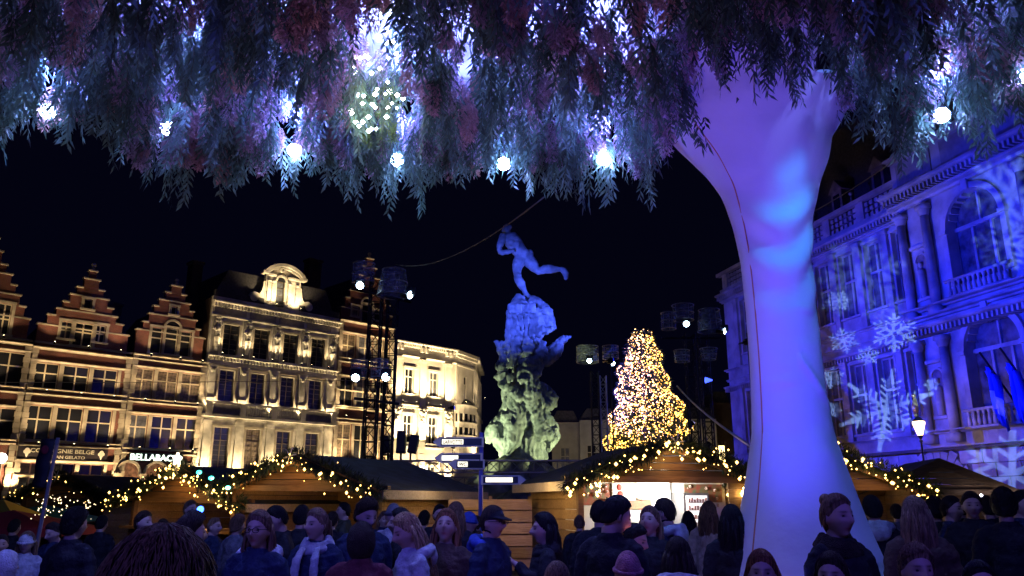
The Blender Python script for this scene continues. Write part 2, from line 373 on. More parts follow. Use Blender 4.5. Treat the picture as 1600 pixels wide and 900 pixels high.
def gabled_house(name, label, x0, x1, rows, gable, ztop, steps, xc, ground=(3.8, 4.6), brick=M_BRICK, mcol=M_STONE, curtain=()):
    """rows: list of window rows (xa, xb, n, z0, z1); gable: gable windows; steps: (half width, top z)"""
    t = thing(name, label, 'house', ROW_A, ROW_ROT)
    holes = []; allw = []
    for (xa, xb, n, z0, z1, nx, rr) in rows:
        gap = .33; w = (xb - xa - gap * (n - 1)) / n
        for k in range(n):
            a = xa + k * (w + gap); holes.append((a, a + w, z0, z1)); allw.append((a, a + w, z0, z1, nx, rr))
    for g in gable: holes.append(g[:4]); allw.append((*g[:4], g[4], g[5]))
    def top(x):
        zz = ztop
        for hw, z in steps:
            if abs(x - xc) < hw: zz = max(zz, z)
        return zz
    xs = [x0, x1] + [h[0] for h in holes] + [h[1] for h in holes] + [xc - s[0] for s in steps] + [xc + s[0] for s in steps]
    zs = [0, ztop] + [h[2] for h in holes] + [h[3] for h in holes] + [s[1] for s in steps]
    mb = MB(); grid_wall(mb, [x for x in xs if x0 <= x <= x1], zs, opening_test(x0, x1, 0, top, holes)); mb.build('wall', brick, t)
    back = MB(); back.box(x0 + .02, x1 - .02, 1.2, 1.3, 0, ztop); back.box(x0 + .02, x0 + .1, .35, 9, 0, ztop - .1); back.box(x1 - .1, x1 - .02, .35, 9, 0, ztop - .1)
    back.build('inner_wall', M_BLACK, t)
    for i, a in enumerate(allw):
        f = window(t, a[0], a[1], a[2], a[3], nx=a[4], rows=a[5], gm=M_GLASS_C if i in curtain else M_GLASS, bar=.1, fr=.06)
    # stone surrounds
    for (xa, xb, n, z0, z1, nx, rr) in rows:
        gap = .33; w = (xb - xa - gap * (n - 1)) / n
        ledge(t, x0 + .1, x1 - .1, z0 - .03, .22, .16, mcol, 'window_sill')
        ledge(t, x0 + .1, x1 - .1, z1 + .22, .16, .2, mcol, 'lintel')
        for k in range(n - 1):
            a = xa + k * (w + gap) + w
            MB().box(a + .002, a + gap - .002, -.07, -.003, z0, z1 + .02).build('stone_mullion', mcol, t)
        MB().box(xa - .25, xa, -.06, -.003, z0, z1 + .02).build('stone_mullion', mcol, t)
        MB().box(xb, xb + .25, -.06, -.003, z0, z1 + .02).build('stone_mullion', mcol, t)
    for g in gable:
        mb = MB(); a, b, c, e = g[:4]
        mb.box(a - .22, a, -.06, -.003, c, e); mb.box(b, b + .22, -.06, -.003, c, e); mb.box(a - .25, b + .25, -.09, -.003, e + .002, e + .2)
        mb.box(a - .28, b + .28, -.16, -.003, c - .17, c - .002); mb.build('window_surround', mcol, t)
    for x in (x0 + .24, x1 - .24):
        mb = MB()
        z = 0
        while z < ztop - .1:
            h = min(.42, ztop - z); w = .24 if int(z / .42) % 2 else .19
            mb.box(max(x0 + .004, x - w), min(x1 - .004, x + w), -.14, -.004, z + .012, z + h - .012); z += .42
        mb.build('quoins', mcol, t)
    ledge(t, x0 + .02, x1 - .02, ztop - .02, .3, .22, mcol)
    # step caps
    prev = None
    for i, (hw, z) in enumerate(steps):
        nxt = steps[i + 1][0] if i + 1 < len(steps) else 0
        for sg in (-1, 1):
            if nxt == 0 and sg == 1: continue
            a, b = (xc + sg * hw, xc + sg * nxt) if nxt else (xc - hw, xc + hw)
            a, b = min(a, b), max(a, b)
            if a < x0 - .1 or b > x1 + .1: pass
            mb = MB(); mb.box(a - (.1 if sg < 0 or not nxt else -.002), b + (.1 if sg > 0 or not nxt else -.002), -.14, .42, z + .002, z + .11)
            mb.box(a - (.05 if sg < 0 or not nxt else -.002), b + (.05 if sg > 0 or not nxt else -.002), -.08, .38, z + .11, z + .17)
            mb.build('step_cap', mcol, t)
    # thin stone course across the gable at each second step
    for i, (hw, z) in enumerate(steps[:-1]):
        if i % 2 == 0: MB().box(xc - steps[i + 1][0], xc + steps[i + 1][0], -.07, -.003, z + .01, z + .11).build('string_course', mcol, t)
    zt = steps[-1][1]
    mb = MB(); mb.cyl((xc, .15), .16, zt + .17, zt + .45, 8); mb.ball((xc, .15, zt + .62), .2); mb.build('finial', mcol, t, True)
    # steep roof behind the gable
    mb = MB(); hw = min(xc - x0, x1 - xc) - .1
    mb.prism([(xc - hw, ztop + .1), (xc + hw, ztop + .1), (xc, zt - 1.6)], .4, 9); mb.build('roof', M_SLATE, t)
    return t

# ---- four brick houses with stepped gables and the two pale ones
h1 = gabled_house('gabled_house', 'red brick house with tall stepped gable above the ice cream signboard', -15.2, -7.62,
    [(-14.95, -8.6, 3, 10.35, 12.35, 2, (.6,)), (-14.98, -8.6, 3, 6.33, 9.0, 2, (.6,)), (-14.9, -8.75, 3, 3.72, 4.62, 2, ()), (-14.9, -8.75, 3, .9, 3.55, 2, ())],
    [(-13.38, -12.55, 14.5, 15.9, 2, (.5,)), (-12.42, -10.95, 14.05, 15.95, 2, (.6,)), (-10.8, -10.0, 14.55, 15.98, 2, (.5,)), (-11.95, -11.35, 17.2, 18.0, 1, ())],
    13.6, [(3.45, 15.35), (2.88, 16.2), (2.3, 16.8), (1.9, 17.45), (1.45, 18.15), (1.02, 18.85), (.58, 19.68), (.28, 20.4)], -11.6)
h2 = gabled_house('gabled_house', 'red brick house with stepped gable and round headed window beside the tall pale house', -7.6, -1.12,
    [(-7.4, -1.45, 3, 10.25, 12.78, 2, (.64,)), (-7.5, -1.4, 3, 6.1, 8.85, 2, (.63,))],
    [(-6.25, -5.3, 14.25, 16.5, 1, (.6,)), (-5.05, -3.95, 14.3, 16.6, 1, (.6,)), (-3.7, -2.75, 14.25, 16.5, 1, (.6,)), (-4.8, -4.3, 17.9, 18.6, 1, ())],
    14.0, [(2.95, 16.05), (2.5, 16.8), (2.08, 17.6), (1.75, 18.35), (1.35, 19.0), (.9, 19.75), (.45, 20.45)], -4.56, curtain=(0, 1, 2))
h0 = gabled_house('gabled_house', 'brick house with stepped gable cut off by the left edge of the view', -22.9, -15.22,
    [(-22.6, -15.5, 3, 10.3, 12.9, 2, (.6,)), (-22.6, -15.5, 3, 6.3, 8.6, 2, (.6,)), (-22.4, -16.2, 3, .9, 4.4, 2, (.75,))],
    [(-21.1, -20.2, 14.2, 16.6, 2, (.5,)), (-19.6, -18.4, 14.2, 16.9, 2, (.5,)), (-17.9, -17.0, 14.2, 16.6, 2, (.5,))],
    13.7, [(3.3, 15.6), (2.85, 16.5), (2.4, 17.35), (2.0, 18.1), (1.6, 18.9), (1.15, 19.6), (.7, 20.6), (.3, 21.6)], -19.0)
h4 = gabled_house('gabled_house', 'narrow brick house with stepped gable behind the tall lighting tower', 12.62, 19.62,
    [(12.95, 19.2, 3, 16.3, 18.85, 2, (.52,)), (12.95, 19.2, 3, 11.3, 14.25, 2, (.55,)), (12.95, 19.2, 3, 5.6, 9.45, 2, (.6,))],
    [(14.1, 15.0, 20.9, 22.0, 1, ()), (15.35, 16.6, 20.35, 22.4, 1, ()), (16.95, 17.85, 20.9, 22.0, 1, ())],
    20.3, [(3.3, 21.55), (2.85, 22.7), (2.3, 23.6), (1.85, 24.5), (1.35, 25.5), (.85, 26.6), (.4, 27.6)], 16.05)
# carved square frames around small gable lights, arch heads, pilaster strips
for par, xc, z, r in ((h2, -4.5, 16.6, .62), (h4, 15.97, 22.4, .65)):
    mb = MB(); pts = [(xc + r * math.cos(a), z + r * math.sin(a)) for a in np.linspace(0, math.pi, 13)]
    mb.prism(pts, -.02, .3); mb.build('arch_head', M_GLASS, par)
    mb = MB()
    for i in range(12):
        a0, a1 = math.pi * i / 12, math.pi * (i + 1) / 12
        mb.prism([(xc + (r + .02) * math.cos(a0), z + (r + .02) * math.sin(a0)), (xc + (r + .2) * math.cos(a0), z + (r + .2) * math.sin(a0)),
                  (xc + (r + .2) * math.cos(a1), z + (r + .2) * math.sin(a1)), (xc + (r + .02) * math.cos(a1), z + (r + .02) * math.sin(a1))], -.1, -.004)
    mb.build('arch_surround', M_STONE, par)
# brick bands read between storeys: string courses
for par, xa, xb, zz in ((h1, -15.2, -7.62, (9.9, 6.02, 14.0)), (h2, -7.6, -1.12, (9.95, 5.7, 13.6)), (h0, -22.9, -15.22, (9.9, 6.0, 14.0)), (h4, 12.62, 19.62, (15.88, 12.95, 11.08, 10.0))):
    for z in zz: ledge(par, xa + .05, xb - .05, z, .2, .14, M_STONE, 'string_course')

# ---- ground floor of the houses: signboard, arcade
SIGN_D = mat('signboard_dark', (0.03, 0.025, 0.035), 0.5)
LET = mat('sign_lettering', (0.55, 0.53, 0.45), 0.6)
sb = thing('shop_sign', 'dark signboard with two white ice cream cones above the restaurant windows', 'sign', ROW_A, ROW_ROT)
MB().box(-15.1, -8.65, -.26, -.16, 4.86, 5.86).build('board', SIGN_D, sb)
mb = MB(); mb.box(-15.14, -8.6, -.3, -.14, 5.862, 5.92); mb.box(-15.14, -8.6, -.3, -.14, 4.8, 4.858); mb.build('frame', M_STONE, sb)
for s_, tx, z, sz, nm in ((-13.95, 'COMPAGNIE BELGE', 5.40, .42, 1), (-13.1, 'ARTISAN GELATO', 4.98, .32, 1)):
    me = text_mesh(tx, sz, LET, .01, bold=.006); o = obj('lettering', me, sb, (s_ - .35, -.28, z), (R(90), 0, 0))
    w = max(v.co.x for v in me.vertices); o.scale.x = ((-9.35 if sz > .4 else -10.0) - s_) / w
for s_ in (-14.5, -9.15):
    mb = MB(); y0, y1 = -.31, -.27
    mb.prism([(s_, 4.98), (s_ + .18, 5.38), (s_ - .18, 5.38)], y0, y1)
    for dx, dz, r in ((0, .62, .17), (-.1, .5, .15), (.1, .5, .15)):
        mb.prism([(s_ + dx + r * math.cos(a), 4.92 + dz + r * math.sin(a)) for a in np.linspace(0, 2 * math.pi, 13)[:-1]], y0 - .004 * dz, y1)
    mb.build('ice_cream_cone', mat('sign_white', (.8, .8, .74), .6), sb)
ns = thing('neon_sign', 'small glowing white sign hanging in the restaurant window under the cone signboard', 'sign', rowpt(-11.9, .3, 2.2), ROW_ROT)
mb = MB(); mb.box(-.72, .68, -.03, .03, 0, 1.5); mb.build('board', SIGN_D, ns)
mb = MB()
for k, zz in enumerate((.2, .55, .9, 1.25)):
    mb.tube([(-.55 + .1 * k, -.05, zz), (-.1, -.05, zz + .12), (.25, -.05, zz - .05), (.55, -.05, zz + .1)], .07, 6)
mb.build('neon_tube', emis('white_neon', (1, .95, .6), 9), ns)

bb = thing('neon_sign', 'glowing white BELLABACIO letters above the restaurant arches', 'sign', ROW_A, ROW_ROT)
NEON = emis('neon_letters', (.75, 1.0, .85), 2.2)
me = text_mesh('BELLABACIO', .72, NEON, .03, bold=.012); w = max(v.co.x for v in me.vertices)
o = obj('lettering', me, bb, (-6.95, -.42, 5.08), (R(90), 0, 0)); o.scale.x = 4.35 / w
MB().box(-7.0, -2.5, -.34, -.3, 5.02, 5.66).build('backing_board', M_BLACK, bb)
# arcade on house two
ar = MB()
for xc in (-6.85, -4.55, -2.25):
    for i in range(14):
        a0, a1 = math.pi * i / 14, math.pi * (i + 1) / 14
        r0, r1 = .86, 1.06
        ar.prism([(xc + r0 * math.cos(a0), 4.0 + r0 * math.sin(a0)), (xc + r1 * math.cos(a0), 4.0 + r1 * math.sin(a0)),
                  (xc + r1 * math.cos(a1), 4.0 + r1 * math.sin(a1)), (xc + r0 * math.cos(a1), 4.0 + r0 * math.sin(a1))], -.22, -.004)
for xc in (-7.98 + .3, -5.7, -3.4, -1.3):
    ar.box(xc - .18, xc + .18, -.3, -.004, .2, 3.75); ar.box(xc - .3, xc + .3, -.4, -.005, 3.76, 3.98)
ar.build('arcade', M_STONE, h2)
for xc in (-6.85, -4.55, -2.25):
    mb = MB(); mb.prism([(xc - .85, .5), (xc + .85, .5)] + [(xc + .85 * math.cos(a), 4 + .85 * math.sin(a)) for a in np.linspace(0, math.pi, 12)], -.03, -.012)
    mb.build('arch_window', mat('amber_dim_glass', (.12, .07, .05), .3, noise_scale=3, amt=.6, emit=(.5, .16, .1), estr=.03), h2)

# ---- tall pale house with the figures and the arched dormer
ph = thing('baroque_house', 'tall pale stone house with carved figures, balcony and arched dormer', 'house', ROW_A, ROW_ROT)
x0, x1 = -1.1, 12.6
wx = [.95, 4.02, 7.15, 10.25]
holes = [(x - .77, x + .77, 14.95, 17.8) for x in wx] + [(x - .74, x + .74, 10.66, 13.5) for x in wx] + [(x - .74, x + .74, 4.42, 8.26) for x in wx] + [(x - .8, x + .8, .5, 3.6) for x in wx]
mb = MB(); grid_wall(mb, [x0, x1] + [h[i] for h in holes for i in (0, 1)], [0, 20.3] + [h[i] for h in holes for i in (2, 3)], opening_test(x0, x1, 0, lambda x: 20.3, holes)); mb.build('wall', M_STONE_L, ph)
mb = MB(); mb.box(x0 + .02, x1 - .02, 1.2, 1.3, 0, 20); mb.box(x0, x0 + .1, .36, 10, 0, 20.2); mb.box(x1 - .1, x1, .36, 10, 0, 20.2); mb.build('inner_wall', M_BRICK_D, ph)
for i, h in enumerate(holes):
    window(ph, *h, nx=2, rows=(.7,), fm=M_FRAME_D, bar=.06, fr=.05, glaz=True)
    mb = MB(); a, b, c, e = h
    mb.box(a - .2, a, -.07, -.003, c, e + .002); mb.box(b, b + .2, -.07, -.003, c, e + .002); mb.box(a - .24, b + .24, -.1, -.003, e + .004, e + .2)
    if 4 <= i < 8: mb.box(a - .2, b + .2, -.18, -.003, e + .21, e + .3)
    mb.build('window_surround', M_STONE, ph)
ledge(ph, x0 - .05, x1 + .02, 19.85, .6, .45, M_STONE_L, dent=True)
ledge(ph, x0, x1, 18.5, .22, .16, M_STONE_L, 'string_course')
ledge(ph, x0 - .03, x1 + .01, 14.72, .5, .32, M_STONE_L, dent=True)
ledge(ph, x0, x1, 13.96, .16, .14, M_STONE_L, 'string_course')
for a, b in zip([x0 + .1, 2.5, 5.6, 8.7, 11.85], [2.42, 5.52, 8.62, 11.78, x1 - .05]):
    if b - a > 1: MB().box(a + .12, b - .12, -.05, -.003, 18.66, 19.32).build('frieze_panel', M_PANEL, ph)
mb = MB(); mb.box(x0 + .1, x1 - .1, -.1, .3, 20.3, 20.9); mb.build('parapet', M_SLATE, ph)
# caryatid figures
fb = MB()
fb.tube([(0, 0, 0), (0, -.02, .5), (0, -.05, 1.1), (0, -.04, 1.45)], [.16, .2, .27, .24], 10)
fb.tube([(0, -.04, 1.35), (0, -.1, 1.75), (0, -.12, 2.1), (0, -.08, 2.42), (0, -.08, 2.55)], [.22, .2, .27, .2, .08], 10)
fb.ball((0, -.16, 2.78), (.15, .17, .2)); fb.ball((-.2, -.12, 2.8), (.1, .1, .12)); fb.ball((.2, -.12, 2.8), (.1, .1, .12))
fb.tube([(-.26, -.1, 2.35), (-.44, -.2, 2.0), (-.18, -.34, 1.8)], [.1, .09, .07], 8); fb.tube([(.26, -.1, 2.35), (.46, -.16, 2.6), (.22, -.16, 2.95)], [.1, .09, .07], 8)
fb.tube([(-.3, -.06, 1.2), (0, -.26, 1.3), (.32, -.06, 1.15)], [.1, .12, .1], 8); fb.ball((0, -.15, 3.12), (.28, .2, .14))
FIG = remeshed(fb, .035, 'carved_figure'); displace(FIG, lambda c: .03 * noise.noise(c * 5)); FIG.materials.append(M_STONE_L)
for x in (-.55, 2.48, 5.58, 8.7, 11.85):
    MB().box(x - .38, x + .38, -.13, -.003, 14.75, 18.3).build('pilaster', M_PANEL, ph)
    obj('carved_figure', FIG, ph, (x, -.3, 15.1))
    pilaster(ph, x, .62, 10.55, 13.85, .16, M_STONE_L)
    mb = MB(); mb.box(x - .3, x + .3, -.16, -.003, 4.4, 9.2); mb.box(x - .4, x + .4, -.22, -.004, 8.5, 8.8); mb.build('pilaster', M_STONE_L, ph)
    mb = MB(); mb.ball((x, -.2, 13.35), (.26, .14, .22)); mb.ball((x - .2, -.2, 13.5), .1); mb.ball((x + .2, -.2, 13.5), .1); mb.build('carved_capital', M_STONE_L, ph, True)
# balcony
bal = MB().box(x0 - .05, x1 + .02, -.75, -.004, 9.12, 9.34).build('balcony', M_STONE_L, ph)
MB().box(x0 - .05, x1 + .02, -.78, -.56, 10.3, 10.47).build('rail', M_STONE_L, bal)
for x in (-.75, 2.45, 5.6, 8.7, 12.2): MB().box(x - .28, x + .28, -.77, -.54, 9.342, 10.298).build('post', M_STONE_L, bal)
for a, b, kind in ((-.46, 2.16, 0), (2.74, 5.31, 1), (5.89, 8.41, 1), (8.99, 11.9, 0)):
    if kind:
        mb = MB(); n = 11
        for k in range(n): mb.lathe([(.03, 9.35), (.08, 9.37), (.08, 9.45), (.04, 9.5), (.09, 9.7), (.05, 10.0), (.04, 10.15), (.08, 10.2), (.08, 10.29)], 6, (a + (b - a) * (k + .5) / n, -.66))
        mb.build('balustrade', M_STONE_L, bal, True, kind='stuff')
    else: MB().box(a + .06, b - .06, -.7, -.6, 9.36, 10.28).build('balcony_panel', M_PANEL, bal)
# dormer
do = MB()
xc = 5.75; arch = lambda r, z, n=17, a0=0, a1=math.pi: [(xc - .17 + r * math.cos(a), z + r * math.sin(a)) for a in np.linspace(a0, a1, n)]
body = [(3.95, 20.3), (7.75, 20.3), (7.75, 23.3), (3.95, 23.3)]
grid_wall(do, [3.95, 5.13, 6.02, 7.75], [19.9, 20.65, 22.9, 23.35], lambda x, z: not (5.13 < x < 6.02 and 20.65 < z < 22.9), .4, -.1)
do.build('dormer', M_STONE_L, ph)
window(ph, 5.13, 6.02, 20.65, 22.9, y=.1, nx=1, rows=(.35, .7), fm=M_FRAME_D, bar=.04)
mb = MB(); mb.prism(arch(.445, 22.9), -.14, .1); mb.build('arch_head', M_GLASS, ph)
def ring(mb, cx, cz, r0, r1, a0, a1, n, y0, y1):
    for i in range(n):
        p, q = a0 + (a1 - a0) * i / n, a0 + (a1 - a0) * (i + 1) / n
        mb.prism([(cx + r0 * math.cos(p), cz + r0 * math.sin(p)), (cx + r1 * math.cos(p), cz + r1 * math.sin(p)),
                  (cx + r1 * math.cos(q), cz + r1 * math.sin(q)), (cx + r0 * math.cos(q), cz + r0 * math.sin(q))], y0, y1)
mb = MB(); ring(mb, 5.58, 22.9, .46, .66, 0, math.pi, 14, -.24, -.104); mb.build('arch_surround', M_STONE_L, ph)
mb = MB(); ring(mb, 5.85, 21.75, 2.68, 2.98, R(40), R(140), 18, -.5, .3); ring(mb, 5.85, 21.75, 2.45, 2.66, R(42), R(138), 18, -.3, .3)
mb.box(3.45, 4.0, -.52, .3, 23.36, 23.62); mb.box(7.7, 8.25, -.52, .3, 23.36, 23.62); mb.box(4.0, 4.95, -.3, .3, 23.3, 23.5); mb.box(6.2, 7.7, -.3, .3, 23.3, 23.5)
mb.build('pediment', M_STONE_L, ph)
mb = MB(); mb.prism([(3.9, 23.4)] + [(5.85 + 2.4 * math.cos(a), 21.75 + 2.4 * math.sin(a)) for a in np.linspace(R(44), R(136), 12)], -.09, .3); mb.build('tympanum', M_STONE, ph)
mb = MB(); ring(mb, 5.55, 24.1, .12, .28, 0, 2 * math.pi, 12, -.35, -.1); mb.build('round_boss', M_STONE_L, ph)
for sg, xb in ((-1, 3.95), (1, 7.75)):
    mb = MB(); px = [(0, 20.3), (1.45, 20.3), (1.6, 20.7), (1.45, 21.25), (1.0, 21.45), (.55, 21.3), (.3, 21.7), (.2, 22.6), (0, 22.7)]
    pts = [(xb + sg * a, b) for a, b in px]
    if sg < 0: pts = pts[::-1]
    mb.prism(pts, -.05, .3); mb.prism([(xb + sg * 1.1 + .42 * math.cos(a), 20.85 + .42 * math.sin(a)) for a in np.linspace(0, 2 * math.pi, 13)[:-1]], -.16, -.051)
    mb.build('scroll', M_STONE_L, ph)
for x in (4.25, 4.75, 6.5, 7.35):
    mb = MB(); mb.box(x - .14, x + .14, -.2, -.102, 20.75, 22.7)
    for k in range(6): mb.box(x - .17, x + .17, -.24, -.101, 20.85 + k * .3, 20.98 + k * .3)
    mb.ball((x, -.22, 22.75), (.24, .12, .16)); mb.build('carved_pilaster', M_STONE_L, ph)
mb = MB(); mb.prism([(x0 + .2, 20.4), (x1 - .2, 20.4), (x1 - 1.5, 23.2), (x0 + 1.5, 23.2)], .6, 9); mb.build('roof', M_SLATE, ph)

# ---- cream corner house
B1 = Vector((0, 0)); ROWX = (28.75)
pA = rowpt(19.66, 0, 0); pB = rowpt(28.75, 0, 0); qC = P(743, 558, 97.0); pC = Vector((qC.x, 97.0, 0)); qD = P(745, 600, 108); pD = Vector((qD.x + .5, 109, 0))
ch = thing('corner_house', 'cream corner house with round oriel, lit bright by warm floodlights', 'house', ROW_A, ROW_ROT)
x0, x1 = 19.66, 28.75
cw = [(21.42, 22.66), (24.95, 26.18)]
holes = [(a, b, 13.3, 16.1) for a, b in cw] + [(a, b, 8.0, 11.0) for a, b in cw] + [(a, b, 1.0, 5.5) for a, b in cw]
mb = MB(); grid_wall(mb, [x0, x1] + [h[i] for h in holes for i in (0, 1)], [0, 19.0] + [h[i] for h in holes for i in (2, 3)], opening_test(x0, x1, 0, lambda x: 19, holes)); mb.build('wall', M_CREAM, ch)
MB().box(x0 + .02, x1 - .4, 1.2, 1.3, 0, 18.8).build('inner_wall', M_BLACK, ch)
for h in holes:
    window(ch, *h, nx=2, rows=(.68,), fm=M_CREAM, bar=.12, fr=.08)
    a, b, c, e = h; mb = MB(); mb.box(a - .25, a, -.08, -.003, c, e); mb.box(b, b + .25, -.08, -.003, c, e); mb.box(a - .3, b + .3, -.12, -.003, e + .003, e + .25)
    mb.box(a - .5, b + .5, -.25, -.003, c - .16, c - .003); mb.build('window_surround', M_CREAM, ch)
for x, w in ((20.35, .95), (23.85, .8), (27.6, .9)):
    pilaster(ch, x, w, 11.9, 17.3, .2, M_CREAM)
    mb = MB()
    for k in range(12): mb.box(x - w / 2 - .05, x + w / 2 + .05, -.3, -.004, 3.5 + k * .68, 3.5 + k * .68 + .62)
    mb.build('rusticated_pier', M_CREAM, ch)
    mb = MB()
    for dx, dz, rr in ((0, 0, .35), (-.4, .2, .28), (.4, .2, .28), (0, -.5, .25), (-.2, -.85, .2), (.15, .45, .3), (-.6, .5, .2), (.6, .5, .2)):
        mb.ball((x + dx * .8, -.35, 11.2 + dz), (rr, .2, rr))
    mb.build('carved_swag', M_CREAM, ch, True)
    mb = MB()
    for k in (-1, 1): mb.box(x + k * .3 - .14, x + k * .3 + .14, -.5, -.005, 18.1, 18.6)
    mb.build('bracket', M_CREAM, ch)
for xa, xb in ((20.9, 23.2), (24.45, 26.9)):
    mb = MB(); mb.box(xa, xb, -.3, -.004, 12.25, 12.42); mb.box(xa + .1, xb - .1, -.06, -.003, 12.45, 13.0); mb.build('sill_panel', M_CREAM, ch)
ledge(ch, x0, x1 + .1, 19.05, .55, .4, M_CREAM, dent=True); ledge(ch, x0, x1 + .05, 17.55, .2, .18, M_CREAM, 'string_course'); ledge(ch, x0, x1 + .05, 12.1, .35, .3, M_CREAM, dent=True)
ledge(ch, x0, x1 + .05, 7.6, .3, .25, M_CREAM, 'string_course')
Lc = (pC - pB).length; rz = math.atan2(pC.y - pB.y, pC.x - pB.x)
Mw = Matrix.Translation(pB) @ Matrix.Rotation(rz, 4, 'Z'); Mi = (Matrix.Translation(ROW_A) @ Matrix.Rotation(ROW_ROT, 4, 'Z')).inverted()
Mc = Mi @ Mw
def xf(mb, M): mb.v = [tuple(M @ Vector(v)) for v in mb.v]; return mb
mb = MB(); xm = Lc / 2
ho = [(xm - .35, xm + .35, 13.6, 16.2)]
grid_wall(mb, [0, Lc, ho[0][0], ho[0][1]], [0, 19, 13.6, 16.2], opening_test(0, Lc, 0, lambda x: 19, ho)); xf(mb, Mc).build('corner_wall', M_CREAM, ch)
mb = MB(); mb.box(xm - .33, xm + .33, .2, .25, 13.6, 16.2); xf(mb, Mc).build('corner_pane', M_GLASS, ch)
mb = MB(); mb.box(xm - .35, xm + .35, .1, .18, 15.2, 15.35); mb.box(xm - .05, xm + .05, .1, .18, 13.6, 15.2); mb.box(-.3, Lc + .2, -.5, .3, 18.65, 19.05); mb.box(-.1, Lc, -.3, .3, 18.3, 18.6); mb.box(0, Lc, -.15, 0, 17.35, 17.55)
mb.box(.05, .55, -.12, -.004, 13, 17.3); mb.box(Lc - .55, Lc - .05, -.12, -.004, 13, 17.3); xf(mb, Mc).build('corner_trim', M_CREAM, ch)
# oriel: polygonal bay
ori = MB(); no = 9
def orx(k, r=1.0): a = math.pi * k / (no - 1); return (xm - (Lc / 2 - .3) * math.cos(a), -1.1 * r * math.sin(a))
for (z0, z1) in ((6.0, 7.9), (8.7, 9.1), (10.1, 10.6), (11.7, 12.6)):
    for k in range(no - 1):
        a, b = orx(k), orx(k + 1); ori.add([(a[0], a[1], z0), (b[0], b[1], z0), (b[0], b[1], z1), (a[0], a[1], z1)], [(0, 1, 2, 3)])
for z in (7.9, 9.1, 10.6, 12.6):
    for k in range(no - 1):
        a, b = orx(k, 1.12), orx(k + 1, 1.12); c, d = orx(k, .6), orx(k + 1, .6)
        ori.add([(a[0], a[1], z), (b[0], b[1], z), (b[0], b[1], z + .13), (a[0], a[1], z + .13), (c[0], c[1], z), (d[0], d[1], z), (d[0], d[1], z + .13), (c[0], c[1], z + .13)], [(0, 1, 2, 3), (3, 2, 6, 7), (0, 4, 5, 1)])
for z0, z1 in ((7.9, 8.7), (9.1, 10.1), (10.6, 11.7)):
    for k in range(no): a = orx(k); ori.box(a[0] - .1, a[0] + .1, a[1] - .02, a[1] + .2, z0, z1)
xf(ori, Mc).build('oriel', M_CREAM, ch)
mb = MB()
for k in range(no - 1):
    a, b = orx(k, .9), orx(k + 1, .9); mb.add([(a[0], a[1], 7.9), (b[0], b[1], 7.9), (b[0], b[1], 11.7), (a[0], a[1], 11.7)], [(0, 1, 2, 3)])
xf(mb, Mc).build('oriel_glazing', M_GLASS, ch)
mb = MB(); mb.lathe([(1.0, 12.75), (.8, 13.1), (.3, 13.5), (.02, 13.6)], 12, (xm, -.1)); xf(mb, Mc).build('oriel_roof', M_SLATE, ch)
r2 = math.atan2(pD.y - pC.y, pD.x - pC.x); Mc2 = Mi @ Matrix.Translation(pC) @ Matrix.Rotation(r2, 4, 'Z'); L2 = (pD - pC).length
mb = MB(); mb.box(0, L2, 0, .3, 0, 18.9); mb.box(-.1, L2, -.5, .3, 18.65, 19.05); mb.box(0, L2, -.35, -.01, 12, 12.3); mb.box(0, L2, -.3, -.01, 7.4, 7.6)
for k in range(6): mb.box(k * 2.1, k * 2.1 + .5, -.2, -.005, 7.6, 17.3)
xf(mb, Mc2).build('side_wall', M_CREAM, ch)
mb = MB(); mb.add([Mi @ Vector((p.x, p.y, 18.95)) for p in (pA, pB, pC, pD, pD + Vector((-14, 4, 0)), pA + Vector((-4, 10, 0)))], [(0, 1, 2, 3, 4, 5)]); mb.build('roof', M_SLATE, ch)

# ---- warm lights of the row (small fixtures on the ledges)
for k, x in enumerate(wx):
    for sg in (-1, 1):
        uplight(x + sg * .98, .42, 14.78, 60, 'uplight at the feet of the carved figures', tz=3, tout=.1, ang=60, ts=x + sg * 1.15)
for x in (-.5, 2.48, 5.58, 8.7, 11.85): uplight(x, .36, 9.5, 120, 'uplight on the balcony of the pale house, warm beam', tz=3.2, tout=.0, ang=105, group='uplights on the balcony')
for x in (-.5, 2.48, 5.58, 8.7, 11.85): uplight(x, .8, 3.4, 190, 'uplight at first floor of the pale house, warm beam', tz=3.6, tout=0, ang=90, group='uplights low on the pale house')
for x in (4.5, 7.1): uplight(x, 1.1, 20.0, 160, 'uplight on the cornice below the arched dormer, warm beam', tz=3, tout=-.1, ang=110, group='uplights under the dormer')
for x in (-19, -15.3, -13, -10.8, -8.6): uplight(x, .55, 2.0, 300, 'uplight at the ground floor of a gabled house', tz=3.4, tout=0, ang=80, group='uplights at the gabled houses')
for x in (-7.5, -5.7, -3.4, -1.3): uplight(x, .9, 1.2, 150, 'uplight between the restaurant arches', tz=3.4, tout=0, ang=80, group='uplights between the arches')
for x in (-20.5, -17.5, -14, -11.5, -9, -6.5, -4, -2):
    uplight(x, .7, 5.95, 95, 'uplight on the first ledge of a gabled house', tz=4, tout=0, ang=95, group='ledge uplights on the gabled houses')
    uplight(x, .7, 9.95, 60, 'uplight on the second ledge of a gabled house', tz=4, tout=0, ang=95, group='upper ledge uplights on the gabled houses')
    uplight(x, .8, 13.75, 38, 'uplight on the gable ledge of a brick house', tz=5, tout=0, ang=100, group='gable uplights on the brick houses')
for x in (13.5, 16.05, 18.6):
    uplight(x, .6, 4.9, 240, 'uplight on the narrow brick house', tz=4, tout=0, ang=85, group='uplights on the narrow house')
    uplight(x, .6, 10.05, 120, 'uplight on a middle ledge of the narrow brick house', tz=4, tout=0, ang=85, group='middle uplights on the narrow house')
    uplight(x, .6, 15.9, 90, 'uplight on an upper ledge of the narrow brick house', tz=5, tout=0, ang=90, group='upper uplights on the narrow house')
